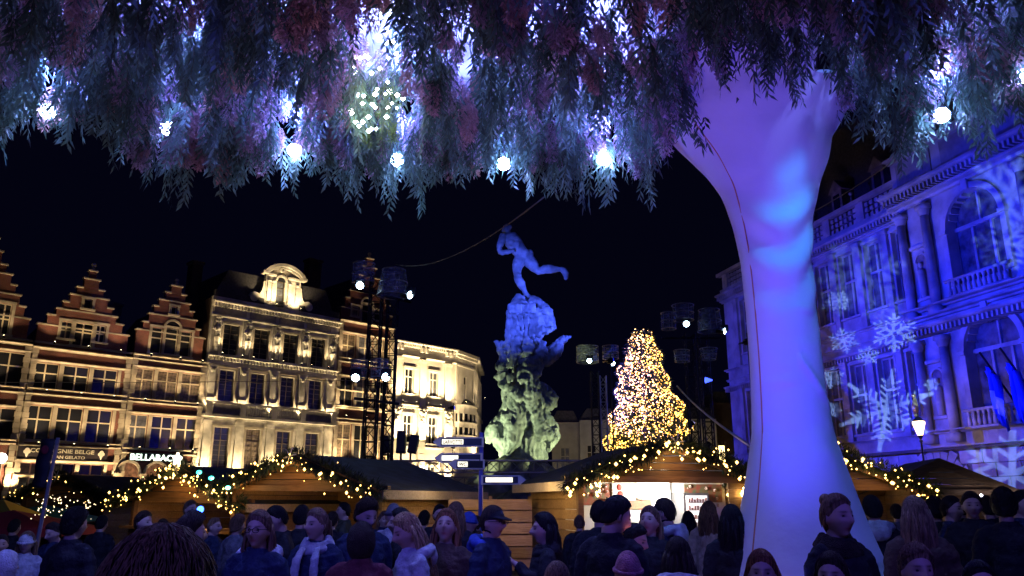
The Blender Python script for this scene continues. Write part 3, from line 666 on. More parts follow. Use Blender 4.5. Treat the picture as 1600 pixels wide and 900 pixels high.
for x in (20.3, 22.1, 23.85, 25.6, 27.6):
    uplight(x, .7, 7.65, 420, 'bright uplight on the lower ledge of the cream house', tz=4, tout=0, ang=90, group='uplights on the cream house')
    uplight(x, .9, 12.15, 300, 'bright uplight on the upper ledge of the cream house', tz=4.5, tout=0, ang=95, group='upper uplights on the cream house')
    uplight(x, .9, 3.0, 350, 'bright uplight by the ground floor of the cream house', tz=4, tout=0, ang=90, group='lower uplights on the cream house')
pm = pC + Vector((1.8, -3, 6))
for q, z, pw, lb_ in ((pm, 6, 1500, 'lowest warm floodlight by the corner of the cream house'), (pC + Vector((1.2, 1, 0)), 14, 600, 'highest warm floodlight by the side street front of the cream house'), (pB + Vector((1.5, -2.6, 0)), 12.5, 900, 'warm floodlight level with the oriel roof of the cream house')):
    t = thing('uplight', lb_, 'lamp', (q.x, q.y, z), 0, 'corner floodlights'); obj('housing', UPL_ME, t); obj('lens', LENS_ME, t)
    spot((q.x, q.y, z + .2), (pC.x - .8, pC.y - 1.5, z + 5), pw, WARM, 110, .7, .1, t)

# chimneys and dim houses behind
for s_, y, w, z0, z1, lab in ((-8.5, 5, 2.3, 13, 19.0, 'broad brick chimney between the first two stepped gables'), (-1.2, 4, 1.0, 17, 24.2, 'dark brick chimney left of the pale house roof'), (12.3, 5, 1.5, 19, 27.6, 'tall dim brick chimney behind the pale house')):
    t = thing('chimney', lab, 'chimney', ROW_A, ROW_ROT)
    MB().box(s_ - w / 2, s_ + w / 2, y, y + 1.2, z0, z1).build('stack', M_BRICK_D, t); MB().box(s_ - w / 2 - .12, s_ + w / 2 + .12, y - .12, y + 1.32, z1, z1 + .25).build('cap', M_BRICK_D, t)
def far_house(x0, x1, Y, zt, label, wins, rot=0, m=M_BEIGE, roof=1.5):
    t = thing('house', label, 'house', (x0, Y, 0), rot); W = x1 - x0
    hs = [(a, b, c, e) for a, b, c, e in wins]
    mb = MB(); grid_wall(mb, [0, W] + [h[i] for h in hs for i in (0, 1)], [0, zt] + [h[i] for h in hs for i in (2, 3)], opening_test(0, W, 0, lambda x: zt, hs)); mb.build('wall', m, t)
    MB().box(0.02, W - .02, .9, 1, 0, zt - .1).build('inner_wall', M_BLACK, t)
    for h in hs: window(t, *h, nx=2, rows=(.7,), fm=m, bar=.1, fr=.09)
    ledge(t, 0, W, zt + .05, .3, .25, m)
    MB().prism([(0, zt + .06), (W, zt + .06), (W * .8, zt + roof), (W * .2, zt + roof)], .3, 7).build('roof', M_SLATE, t)
    return t
p = P(862, 650, 96); far_house(p.x, P(905, 650, 96).x, 96, 10.9, 'narrow dim beige house behind the fountain figures', [(1.0, 2.1, 4.5, 8)])
p = P(906, 650, 94); far_house(p.x, P(968, 650, 94).x, 94.5, 11.0, 'plain beige house with two windows right of the fountain', [(.8, 1.9, 5.3, 8.2), (2.5, 3.6, 5.3, 8.2), (.8, 1.9, 1, 4), (2.5, 3.6, 1, 4)])
p = P(970, 650, 97); far_house(p.x, P(1072, 650, 97).x, 97, 10.6, 'dim beige house mostly hidden by the Christmas tree', [(1, 2.1, 5.3, 8.2), (3.5, 4.6, 5.3, 8.2), (6, 7.1, 5.3, 8.2)])
p = P(1073, 650, 95); far_house(p.x, P(1118, 650, 95).x, 95, 11.2, 'beige house with pilaster behind the lattice tower', [(.6, 1.4, 5, 8.2), (2.0, 2.8, 1, 4)])
p = P(1119, 650, 96); far_house(p.x, P(1150, 650, 96).x, 98, 13.5, 'dark narrow house beside the town hall corner', [(.8, 1.7, 6, 9)], m=M_BRICK_D)
pt = P(1128, 709, 92); t = thing('wall_lamp', 'small glowing yellow wall lamp at the foot of the dim houses', 'lamp', pt); MB().box(-.3, .3, -.1, .1, -.9, .9).build('diffuser', emis('lamp_yellow', (1, .7, .25), 5), t); point((0, -.6, 0), 50, WARM, .2, t)
# soft street light on the far houses
for (px, Y, lb_) in ((890, 84, 'dim street lamp just right of the fountain'), (940, 84, 'dim street lamp left of the Christmas tree'), (1080, 84, 'dim street lamp right of the Christmas tree')):
    q = P(px, 705, Y); t = thing('street_lamp', lb_, 'street lamp', (q.x, q.y, 0), 0, 'street lamps by the far houses')
    MB().cyl((0, 0), .06, 0, 4.2).build('post', M_BLACK, t); MB().ball((0, 0, 4.35), .14).build('globe', mat('frosted_globe', (.4, .38, .33), .4), t, True)
    l = spot((q.x, q.y, 4.6), (q.x, q.y + 10, 6.5), 380, (1, .85, .6), 120, .8, .2, t)
# ================================================================== town hall (right)
HB = Vector((23.11, 59.0, 0)); HROT = R(-75.1)
HX = Vector((math.cos(HROT), math.sin(HROT), 0)); HN = Vector((math.sin(HROT), -math.cos(HROT), 0))
def hallpt(x, out, z): return HB + HX * x + HN * out + Vector((0, 0, z))
th = thing('town_hall', 'grand stone town hall washed in blue light with snowflake projections', 'town hall', HB, HROT)
X0, XM, X1 = -13.0, 11.0, 30.0
M_HGLASS = mat('hall_glass', (.14, .14, .16), .25, noise_scale=1.5, amt=.4)
wc = [9.9 - 2.75 * k for k in range(8)]
hol = []
for x in wc: hol += [(x - .78, x + .78, 14.4, 19.1), (x - .78, x + .78, 6.2, 11.0)]
mb = MB(); grid_wall(mb, [X0, XM] + [h[i] for h in hol for i in (0, 1)], [4.6, 20.2] + [h[i] for h in hol for i in (2, 3)], opening_test(X0, XM, 0, lambda x: 20.2, [*hol, (X0, XM, 0, 4.6)]), .5); mb.build('wall', M_HALL, th)
MB().box(X0 + .5, XM, 1.6, 1.7, 0, 20.1).build('inner_wall', M_BLACK, th)
MB().box(X0 - .001, X0 + .45, .51, 14, 0, 20.2).build('end_wall', M_HALL, th)
for h in hol:
    window(th, *h, y=.32, nx=2, rows=(.56,), fm=M_HALL, gm=M_HGLASS, bar=.16, fr=.1)
    a, b, c, e = h; mb = MB()
    mb.box(a - .16, a - .002, -.1, -.003, c, e); mb.box(b + .002, b + .16, -.1, -.003, c, e); mb.box(a - .2, b + .2, -.14, -.003, e + .003, e + .2); mb.box(a - .24, b + .24, -.2, -.003, c - .16, c - .003)
    mb.build('window_surround', M_HALL, th)
for x in [w + 1.375 for w in wc if w + 1.375 < 10.9] + [-10.8]:
    for z0, z1 in ((5.7, 11.3), (13.2, 19.4)):
        pilaster(th, x, .55, z0, z1, .22, M_HALL)
for z, pr_, h, d in ((4.75, .35, .2, 0), (5.75, .25, .18, 0), (11.75, .5, .35, 1), (12.4, .2, .2, 0), (13.3, .35, .2, 0), (19.75, .35, .2, 0), (20.3, .8, .4, 1)):
    ledge(th, X0 - .2, XM, z, pr_, h, M_HALL, dent=bool(d))
# gallery under the roof: posts and openings
MB().box(X0, XM, -.3, -.1, 20.32, 20.8).build('gallery_base', M_HALL, th)
MB().box(X0 - .2, XM, -.5, -.05, 22.1, 22.4).build('gallery_rail', M_HALL, th)
x = XM - .5
while x > X0:
    MB().box(x - .4, x + .4, -.35, -.08, 20.802, 22.098).build('gallery_post', M_HALL, th)
    mb = MB()
    for r_ in range(3):
        for k in range(6):
            mb.box(x - 3.3 + k * .5, x - 3.3 + k * .5 + .3, -.25, -.12, 20.84 + r_ * .42, 21.1 + r_ * .42)
    if x - 3.4 > X0 - 1: mb.build('gallery_lattice', M_HALL, th)
    x -= 3.75
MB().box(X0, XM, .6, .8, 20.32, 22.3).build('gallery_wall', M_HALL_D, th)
MB().prism([(X0 + .3, 22.4), (XM + 14, 22.4), (XM + 14, 30), (X0 + 5, 30)], 2, 3).build('roof', M_SLATE, th)
for x in (-6, -1.5, 3, 7.5):
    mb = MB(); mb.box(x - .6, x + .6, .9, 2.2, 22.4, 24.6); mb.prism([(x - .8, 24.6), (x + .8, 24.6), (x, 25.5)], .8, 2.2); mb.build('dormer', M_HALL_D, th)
    MB().box(x - .35, x + .35, .86, .899, 22.9, 24.3).build('dormer_window', M_GLASS, th)
    mb = MB(); mb.cyl((x + 2.2, .4), .14, 22.4, 23.4, 8, .04); mb.ball((x + 2.2, .4, 23.5), .16); mb.build('pinnacle', M_HALL, th, True)
# central bay, projecting
YC = -.9
ah = []   # arch centres
for xc in (16.6, 24.6):
    ah += [(xc - 1.9, xc + 1.9, 13.9, 17.3), (xc - 1.9, xc + 1.9, 6.4, 10.0)]
def arched(x, z):
    for (a, b, c, e) in ah:
        if a < x < b and c < z < e: return False
        xc = (a + b) / 2
        if e <= z and math.hypot(x - xc, z - e) < 1.9: return False
    return 11.0 < x < 30 and 4.6 < z < 20.2
xs = [11.0, 30.0] + list(np.arange(14.7, 18.51, .19)) + list(np.arange(22.7, 26.51, .19)); zs = [4.6, 20.2, 13.9, 17.3, 6.4, 10.0] + [17.3 + .19 * k for k in range(1, 11)] + [10.0 + .19 * k for k in range(1, 11)]
mb = MB(); grid_wall(mb, xs, zs, arched, 1.0, YC); mb.build('central_wall', M_HALL, th)
MB().box(XM, XM + .4, YC + 1.01, 3, 0, 23).build('return_wall', M_HALL, th)
for (a, b, c, e) in ah:
    xc = (a + b) / 2; mb = MB(); ring(mb, xc, e, 1.88, 2.25, 0, math.pi, 18, YC - .22, YC - .004); mb.box(a - .35, a + .02, YC - .2, YC - .004, c, e - .25); mb.box(b - .02, b + .35, YC - .2, YC - .004, c, e - .25)
    mb.box(a - .45, a + .05, YC - .3, YC - .005, e - .24, e); mb.box(b - .05, b + .45, YC - .3, YC - .005, e - .24, e); mb.box(xc - .2, xc + .2, YC - .34, YC - .22, e + 1.85, e + 2.5)
    mb.build('arch_surround', M_HALL, th)
    mb = MB(); mb.prism([(a, c), (b, c)] + [(xc + 1.9 * math.cos(t_), e + 1.9 * math.sin(t_)) for t_ in np.linspace(0, math.pi, 14)], YC + .6, YC + .65); mb.build('arch_pane', M_HGLASS, th)
    mb = MB(); mb.box(a, b, YC + .45, YC + .6, e - .12, e + .12)
    for k in (-.66, .66): mb.box(xc + k - .08, xc + k + .08, YC + .47, YC + .6, c, e)
    mb.box(xc - .06, xc + .06, YC + .47, YC + .6, e, e + 1.85); mb.build('arch_frame', M_HALL, th)
    z = c - .75
    mb = MB()
    n = 12
    for k in range(n): mb.lathe([(.05, z + .08), (.11, z + .12), (.14, z + .35), (.06, z + .65), (.1, z + .8), (.11, z + .9)], 6, (a - .2 + (b - a + .4) * (k + .5) / n, YC - .5))
    mb.box(a - .3, b + .3, YC - .62, YC - .4, z + .9, z + 1.05); mb.box(a - .3, b + .3, YC - .64, YC - .38, z - .05, z + .08); mb.build('balustrade', M_HALL, th, True)
for xa in (11.0, 13.0, 19.9, 21.2, 27.8, 29.2):
    for z0, z1 in ((5.0, 11.2), (12.5, 19.4)):
        mb = MB(); x = xa + .35; mb.tube([(x, YC - .3, z0 + .5), (x, YC - .3, z0 + 2.4), (x, YC - .3, z1 - .7)], [.29, .29, .24], 14)
        mb.box(x - .4, x + .4, YC - .65, YC - .004, z0, z0 + .5); mb.box(x - .38, x + .38, YC - .62, YC - .004, z1 - .3, z1); mb.lathe([(.24, z1 - .7), (.34, z1 - .5), (.38, z1 - .3)], 12, (x, YC - .3))
        mb.build('column', M_HALL, th, True)
for xc in (12.35, 20.9, 28.9):
    for z0 in (6.2, 13.4):
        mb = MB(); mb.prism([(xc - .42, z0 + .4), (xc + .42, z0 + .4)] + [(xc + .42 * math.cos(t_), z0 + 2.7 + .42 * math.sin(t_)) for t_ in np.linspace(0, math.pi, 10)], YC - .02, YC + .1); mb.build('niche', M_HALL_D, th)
        mb = MB(); ring(mb, xc, z0 + 2.7, .42, .56, 0, math.pi, 10, YC - .1, YC - .021); mb.box(xc - .6, xc + .6, YC - .18, YC - .004, z0 + .2, z0 + .38); mb.box(xc - .65, xc + .65, YC - .25, YC - .004, z0 + 3.5, z0 + 3.7); mb.build('niche_surround', M_HALL, th)
        mb = MB(); mb.tube([(xc, YC - .12, z0 + .4), (xc, YC - .14, z0 + 1.3), (xc, YC - .13, z0 + 2.0), (xc, YC - .12, z0 + 2.2)], [.2, .24, .26, .1], 10); mb.ball((xc, YC - .16, z0 + 2.45), (.14, .15, .18)); mb.build('niche_statue', M_HALL, th, True)
for z, pr_, h, d in ((4.8, .5, .25, 0), (5.75, .3, .2, 0), (11.9, .9, .45, 1), (12.6, .35, .25, 0), (13.1, .5, .2, 0), (20.0, .5, .3, 0), (20.7, 1.1, .5, 1)):
    ledge(th, XM - .25, X1, z, pr_ + .25, h, M_HALL, y=YC, dent=bool(d))
MB().box(XM, X1, YC - .2, YC + 1, 20.72, 23.1).build('attic', M_HALL, th)
ledge(th, XM - .1, X1, 23.3, .5, .3, M_HALL, y=YC - .2)
for a, b in ((11.5, 14.4), (15.2, 18.2), (19.2, 22.2)): MB().box(a, b, YC - .28, YC - .203, 21.1, 22.8).build('attic_panel', M_PANEL, th)
for xc in (13, 21): 
    mb = MB()
    ring(mb, xc, 24.2, .4, .75, 0, math.pi * 2, 14, YC - .3, YC + .2); ring(mb, xc, 24.2, .9, 1.1, 0, math.pi, 12, YC - .35, YC + .2); mb.box(xc - 1.8, xc + 1.8, YC - .3, YC + .3, 23.3, 23.5)
    mb.build('scroll_ornament', M_HALL, th)
MB().box(17, 29, YC, 3, 23.3, 31).build('central_gable', M_HALL, th)
# gilt statue bracket, flags
mb = MB(); mb.tube([(11.3, YC - 1, 6.6), (11.3, YC - 1, 7.2), (11.3, YC - .95, 7.7)], [.12, .2, .1], 8); mb.ball((11.3, YC - 1, 7.85), .14); mb.build('gilt_figure', mat('gilt', (.7, .5, .12), .35, metal=.5), th, True)
BLUEFLAG = mat('blue_flag_cloth', (.03, .06, .5), .7); WHITEFLAG = mat('white_flag_cloth', (.7, .7, .75), .7)
for xc, lean, lab in ((17.9, 1.6, 'blue and white flag hanging limp on a slanted pole from the town hall front'), (19.2, 1.5, 'furled dark flag on the next slanted pole of the town hall')):
    t = thing('flag', lab, 'flag', HB, HROT)
    MB().tube([(xc, YC - .3, 6.2), (xc - .6, YC - 1.8, 9.4)], .06, 8).build('pole', M_BLACK, t)
    mb = MB(); nn = 10
    vs = []; fs = []
    for i in range(nn):
        f = i / (nn - 1); zt_ = 8.7 - f * 2.9
        for k in range(9):
            g_ = k / 8; vs.append((xc - .45 + (g_ - .5) * (.7 - .25 * f) + .05 * math.sin(7 * f), YC - 1.45 + .3 * f + .2 * math.sin(g_ * 14 + f * 2), zt_ - .9 * abs(g_ - .3)))
    fs = [(i * 9 + k, i * 9 + k + 1, (i + 1) * 9 + k + 1, (i + 1) * 9 + k) for i in range(nn - 1) for k in range(8)]
    me = MB().add(vs, fs).mesh('flag_cloth', BLUEFLAG, True); me.materials.append(WHITEFLAG)
    for p_ in me.polygons:
        if 3.5 <= p_.index // 8 < 7 and xc < 18: p_.material_index = 1
    o = obj('flag_cloth', me, t); md = o.modifiers.new('s', 'SOLIDIFY'); md.thickness = .02
# ground floor: rusticated blocks and an arched door
arc = (11.7, 2.4, 1.35)
zz = 0.0; row_ = 0
while zz < 4.5:
    h = .75; x = 4.5 - (.8 if row_ % 2 else 0)
    while x < 27:
        w = 1.6; cx, cz = x + w / 2, zz + h / 2
        dd = math.hypot(cx - arc[0], cz - arc[1]) if cz > arc[1] else abs(cx - arc[0])
        if dd > 2.3 or (cz < 1.2 and dd > 2.1):
            y_ = YC - .22 + rnd.uniform(-.025, .02)
            MB().box(x + .02, x + w - .02, y_, YC + .2, zz + .02, min(4.54, zz + h - .02)).build('stone_block', M_HALL, th)
        x += w
    zz += h; row_ += 1
for k in range(11):
    a0, a1 = math.pi * k / 11 + .012, math.pi * (k + 1) / 11 - .012
    r0, r1 = arc[2], 2.45 if k % 2 else 2.2
    MB().prism([(arc[0] + r * math.cos(a), arc[1] + r * math.sin(a)) for r, a in ((r0, a0), (r1, a0), (r1, a1), (r0, a1))], YC - .3, YC + .2).build('voussoir', M_HALL, th)
mb = MB()
for sg in (-1, 1):
    for k in range(3): mb.box(arc[0] + sg * 1.78 - .42, arc[0] + sg * 1.78 + .42, YC - .27, YC + .2, .02 + k * .8, .78 + k * .8)
mb.build('door_jamb', M_HALL, th)
MB().prism([(arc[0] - 1.34, 0), (arc[0] + 1.34, 0)] + [(arc[0] + 1.34 * math.cos(a), arc[1] + 1.34 * math.sin(a)) for a in np.linspace(0, math.pi, 12)], YC + .1, YC + .16).build('arched_door', mat('dark_door', (.06, .04, .04), .5), th)
MB().box(4.3, 27, YC - .1, YC + 1.9, 0, 4.55).build('plinth', M_HALL_D, th)
MB().box(4.2, 27.2, YC - .6, YC + 1, 4.56, 4.74).build('plinth_cap', mat('dark_lead', (.05, .05, .06), .5), th)
MB().box(X0, 4.3, -.2, 1.6, 0, 4.5).build('plinth', M_HALL, th)

# lantern in front of the hall
q = P(1436, 666, 44)
t = thing('street_lantern', 'classic street lantern glowing warm in front of the town hall', 'street lamp', (q.x, q.y, 0))
mb = MB(); mb.lathe([(.16, 0), (.16, .3), (.08, .5), (.06, 2), (.05, q.z - .9), (.1, q.z - .8), (.03, q.z - .7)], 10); mb.build('post', M_BLACK, t, True)
mb = MB(); mb.lathe([(.14, q.z - .5), (.34, q.z + .15), (.33, q.z + .25), (.05, q.z + .5)], 8); mb.build('glass', emis('lantern_glow', (1, .60, .22), 4), t, True)
mb = MB(); mb.lathe([(.37, q.z + .26), (.06, q.z + .54), (.03, q.z + .7), (.0, q.z + .75)], 8); mb.lathe([(.05, q.z - .7), (.16, q.z - .52), (.15, q.z - .5)], 8); mb.build('cap', M_BLACK, t)
point((0, -.8, q.z), 60, (1, .7, .35), .2, t)

# ================================================================== lattice lighting towers with bucket shaped shades
M_TULLE = mat('clear_tulle', (.5, .55, .75), .25, alpha=.3, noise_scale=8, amt=.6)
def truss(mb, p0, p1, w=.3, r=.024, step=.45, rb=.012):
    p0, p1 = Vector(p0), Vector(p1); d = (p1 - p0); L = d.length; d.normalize()
    a = d.cross(Vector((0, 1, .01))).normalized(); b = a.cross(d).normalized()
    cs = [(a * sx + b * sy) * (w / 2) for sx, sy in ((-1, -1), (1, -1), (1, 1), (-1, 1))]
    for c in cs: mb.tube([p0 + c, p1 + c], r, 6)
    n = int(L / step)
    for k in range(n):
        q0, q1 = p0 + d * (L * k / n), p0 + d * (L * (k + 1) / n)
        for i in range(4):
            c0, c1 = cs[i], cs[(i + 1) % 4]
            if k % 2: c0, c1 = c1, c0
            mb.tube([q0 + c0, q1 + c1], rb, 4)
            mb.tube([q0 + cs[i], q0 + cs[(i + 1) % 4]], rb, 4)
def shade(parent, c, r0, r1, h, lamp=None, tilt=0, lampdir=(0, -1, -.5), col=None, power=0, target=None, estr=30):
    c = Vector(c); M = Matrix.Translation(c) @ Matrix.Rotation(tilt, 4, 'Y')
    mb = MB()
    for z, r in ((0, r1), (h * .5, (r0 + r1) / 2), (h, r0)):
        if z == h * .5 and r0 == r1: pass
        pts = [M @ Vector((r * math.cos(a), r * math.sin(a), z)) for a in np.linspace(0, 2 * math.pi, 25)]
        mb.tube(pts, .022, 5)
    for k in range(5):
        a = k * 2 * math.pi / 5; mb.tube([M @ Vector((r1 * math.cos(a), r1 * math.sin(a), 0)), M @ Vector((r0 * math.cos(a), r0 * math.sin(a), h))], .01, 4)
    s_ = mb.build('lamp_shade', M_STEEL, parent, True)
    sk = MB(); n = 36
    vs = [M @ Vector(((r * (1 + .04 * math.sin(a * 9 + z * 4))) * math.cos(a), r * (1 + .04 * math.sin(a * 9 + z * 4)) * math.sin(a), z)) for z, r in ((0, r1), (h * .5, (r0 + r1) / 2), (h, r0)) for a in np.linspace(0, 2 * math.pi, n, endpoint=False)]
    sk.add(vs, [(i * n + k, i * n + (k + 1) % n, (i + 1) * n + (k + 1) % n, (i + 1) * n + k) for i in range(2) for k in range(n)])
    sk.build('shade_film', M_TULLE, s_, True)
    if lamp is not None:
        lp = c + Vector(lamp); dv = Vector(lampdir).normalized()
        mb = MB(); mb.tube([lp - dv * .38, lp - dv * .1, lp], [.1, .14, .15], 12); mb.box(lp.x - .18, lp.x + .18, lp.y - .02, lp.y + .02, lp.z, lp.z + .3); hd = mb.build('lamp_head', M_BLACK, parent)
        LL = MB().tube([lp + dv * .005, lp + dv * .03], [.135, .12], 12).build('lens', emis('stage_lens', (.55, .8, 1), estr), hd)
        if power: spot(lp + dv * .08, target, power, col, 60, .5, .08, parent)
BLUE = (.04, .07, 1.0)
hall_mid = hallpt(3, 0, 12)
def tower(px, Y, ztop, label):
    q = P(px, 700, Y); t = thing('lighting_tower', label, 'lighting tower', (q.x, Y, 0))
    mb = MB(); truss(mb, (0, 0, .2), (0, 0, ztop), .42, .035, .5, .016); mb.build('lattice_mast', M_BLACK, t)
    mb = MB(); mb.box(-.9, .9, -.9, .9, .002, .22); mb.build('ballast_base', M_BLACK, t); return t, q.x
# tower one, two masts
t1, tx = tower(577, 28, 9.7, 'tall black twin lattice tower with lamp shades in front of the narrow brick house')
mb = MB(); truss(mb, (.55, .4, .2), (.55, .4, 8.9), .36, .035, .5, .016); mb.build('lattice_mast', M_BLACK, t1)
MB().tube([(-.9, -.1, 9.2), (1.3, -.1, 8.7)], .05, 6).build('cross_arm', M_BLACK, t1); MB().tube([(-.6, -.1, 5.2), (1.0, -.1, 5.0)], .05, 6).build('cross_arm', M_BLACK, t1)
def rel(px, py, Y, tx): q = P(px, py, Y); return Vector((q.x - tx, q.y - 28, q.z))
def relT(px, py, Y, tx, TY): q = P(px, py, Y); return (q.x - tx, q.y - TY, q.z)
shade(t1, relT(567, 442, 27.6, tx, 28), .40, .40, .72, lamp=(-.04, -.3, -.18), col=BLUE)
shade(t1, relT(614, 462, 27.4, tx, 28), .42, .58, .95, lamp=(.62, -.1, .0), lampdir=(1, -.6, -.3), col=BLUE)
shade(t1, relT(560, 590, 27.4, tx, 28), .3, .26, .6, lamp=(-.04, -.3, -.05), col=BLUE)
shade(t1, relT(592, 590, 27.5, tx, 28), .32, .3, .62, lamp=(.28, -.25, -.02), lampdir=(.5, -1, -.2), col=BLUE)
t2, tx2 = tower(932, 45, 8.9, 'slim lattice tower with two lamp shades left of the Christmas tree')
mb = MB(); truss(mb, (.5, .3, .2), (.5, .3, 8.7), .36, .035, .5, .016); mb.build('lattice_mast', M_STEEL, t2)
shade(t2, relT(918, 566, 44.5, tx2, 45), .62, .62, .9, lamp=(.05, -.6, -.02), col=BLUE, power=2600, target=(.3, 38, 10))
shade(t2, relT(954, 560, 44.6, tx2, 45), .45, .45, .7, lamp=(.05, -.4, -.35), col=BLUE)
t3, tx3 = tower(1087, 36, 9.2, 'black lattice tower with four lamp shades between the Christmas tree and the town hall')
mb = MB(); truss(mb, (.7, .3, .2), (.7, .3, 9.2), .4, .035, .5, .016); mb.tube([(-1.3, -.1, 9.0), (1.4, -.1, 9.0)], .05, 6); mb.build('lattice_mast', M_BLACK, t3)
shade(t3, relT(1045, 514, 35.6, tx3, 36), .33, .33, .75, lamp=None)
shade(t3, relT(1068, 500, 35.2, tx3, 36), .5, .46, .68, lamp=(.05, -.3, -.25), col=BLUE)
shade(t3, relT(1110, 518, 35.3, tx3, 36), .48, .56, 1.0, lamp=(.62, -.1, .0), lampdir=(1, -.6, -.2), col=BLUE)
shade(t3, relT(1066, 565, 35.6, tx3, 36), .36, .32, .5, lamp=None)
shade(t3, relT(1108, 562, 35.6, tx3, 36), .4, .3, .5, lamp=None)
mb = MB(); mb.tube([relT(1102, 594, 35.5, tx3, 36), relT(1113, 594, 35.5, tx3, 36)], [.14, .03], 8); mb.build('blue_lamp', emis('blue_lens', (.05, .1, 1), 3), t3)
# horizontal trusses, loudspeakers
def bridge(px0, px1, py, Y, label, w=.42):
    a, b = P(px0, py, Y), P(px1, py, Y); t = thing('truss_bridge', label, 'truss', (a.x, Y, 0))
    mb = MB(); truss(mb, (0, 0, a.z), (b.x - a.x, 0, a.z), w, .028, .42, .014); mb.build('beam', M_STEEL, t)
    for x in (0.2, b.x - a.x - .2): mb = MB(); truss(mb, (x, 0, 0), (x, 0, a.z - w / 2 - .02), .3, .025, .5); mb.build('leg', M_STEEL, t)
    return t, a
tb, a1 = bridge(598, 962, 729, 30, 'long silver truss beam crossing in front of the fountain')
bridge(668, 745, 752, 32, 'short lower truss beam under the signpost arms', .3)
for i, px in enumerate((607, 627, 642)):
    q = P(px, 693, 29.6); nm = ('leftmost black loudspeaker standing on the truss beam', 'middle black loudspeaker, tallest of the three on the truss beam', 'rightmost black loudspeaker on the truss beam')[i]
    t = thing('loudspeaker', nm, 'loudspeaker', (q.x, q.y, a1.z + .22)); M = Matrix.Rotation(R((-10, 0, 10)[i]), 4, 'Y'); hh = (.62, .8, .66)[i]
    mb = MB(); mb.box(-.155, .155, -.2, .2, .24, .24 + hh, M); mb.build('cabinet', M_BLACK, t)
    mb = MB(); mb.box(-.13, .13, -.215, -.203, .3, .18 + hh, M); mb.build('grille', mat('speaker_grille', (.05, .05, .055), .6), t); MB().cyl((0, 0), .04, 0, .3).build('stand', M_BLACK, t)

# ================================================================== blue wash on the hall and the snowflake projector
FIX = MB(); FIX.tube([(0, 0, .25), (0, 0, .0), (0, 0, -.06)], [.12, .16, .17], 12); FIX.box(-.2, -.17, -.03, .03, -.05, .4); FIX.box(.17, .2, -.03, .03, -.05, .4); FIX.box(-.2, .2, -.03, .03, .4, .43)
FIX_ME = FIX.mesh('housing', M_BLACK)
def fixture(loc, target, power, col, ang, label, blend=.6, rad=.1, group=None, pole=True, lens=6):
    t = thing('stage_light', label, 'stage light', loc, 0, group)
    d = (Vector(target) - Vector(loc)).normalized(); e = d.to_track_quat('-Z', 'Y').to_euler()
    obj('housing', FIX_ME, t, rot=e)
    nm = 'lens_%d_%d_%d_%d' % (int(col[0] * 99), int(col[1] * 99), int(col[2] * 99), int(lens * 10))
    o = MB().cyl((0, 0), .15, -.075, -.062, 12).build('lens', emis(nm, col, lens), t, rot=e)
    if pole: MB().cyl((0, .3), .035, -loc[2], .4, 8).build('pole', M_BLACK, t)
    return spot(Vector(loc) + d * .12, target, power, col, ang, blend, rad, t), t
for i, (x, out, z, tz, pw, ang) in enumerate(((-9, 26, 8.8, 11, 26000, 46), (3, 24, 8.8, 11, 36000, 60), (14, 22, 8.8, 12, 30000, 62), (24, 20, 8.0, 13, 26000, 66))):
    L_ = hallpt(x - 1, out, z)
    fixture(L_, hallpt(x, 0, tz), pw * .8, (.010, .022, 1.0), ang, ('blue floodlight on a mast left of the Christmas tree', 'blue floodlight on a mast right of the fountain', 'blue floodlight on a mast between the stalls and the town hall', 'blue floodlight on a mast beside the fabric column')[i], group='blue floodlights washing the town hall')
fixture(hallpt(10, 16, 6), hallpt(12.5, 0, 20), 3600, (.5, .45, 1.0), 24, 'pale violet spotlight aimed at the projecting bay of the town hall', blend=1)
fixture(hallpt(15, 12, 4.2), hallpt(13.5, 0, 5.6), 700, (.7, .45, 1.0), 44, 'pale violet spotlight aimed at the base of the town hall bay', blend=1)
fixture(hallpt(8, 14, 5), hallpt(-2, 0, 21), 1100, (.3, .2, 1.0), 70, 'violet floodlight aimed at the gallery of the town hall', blend=1)

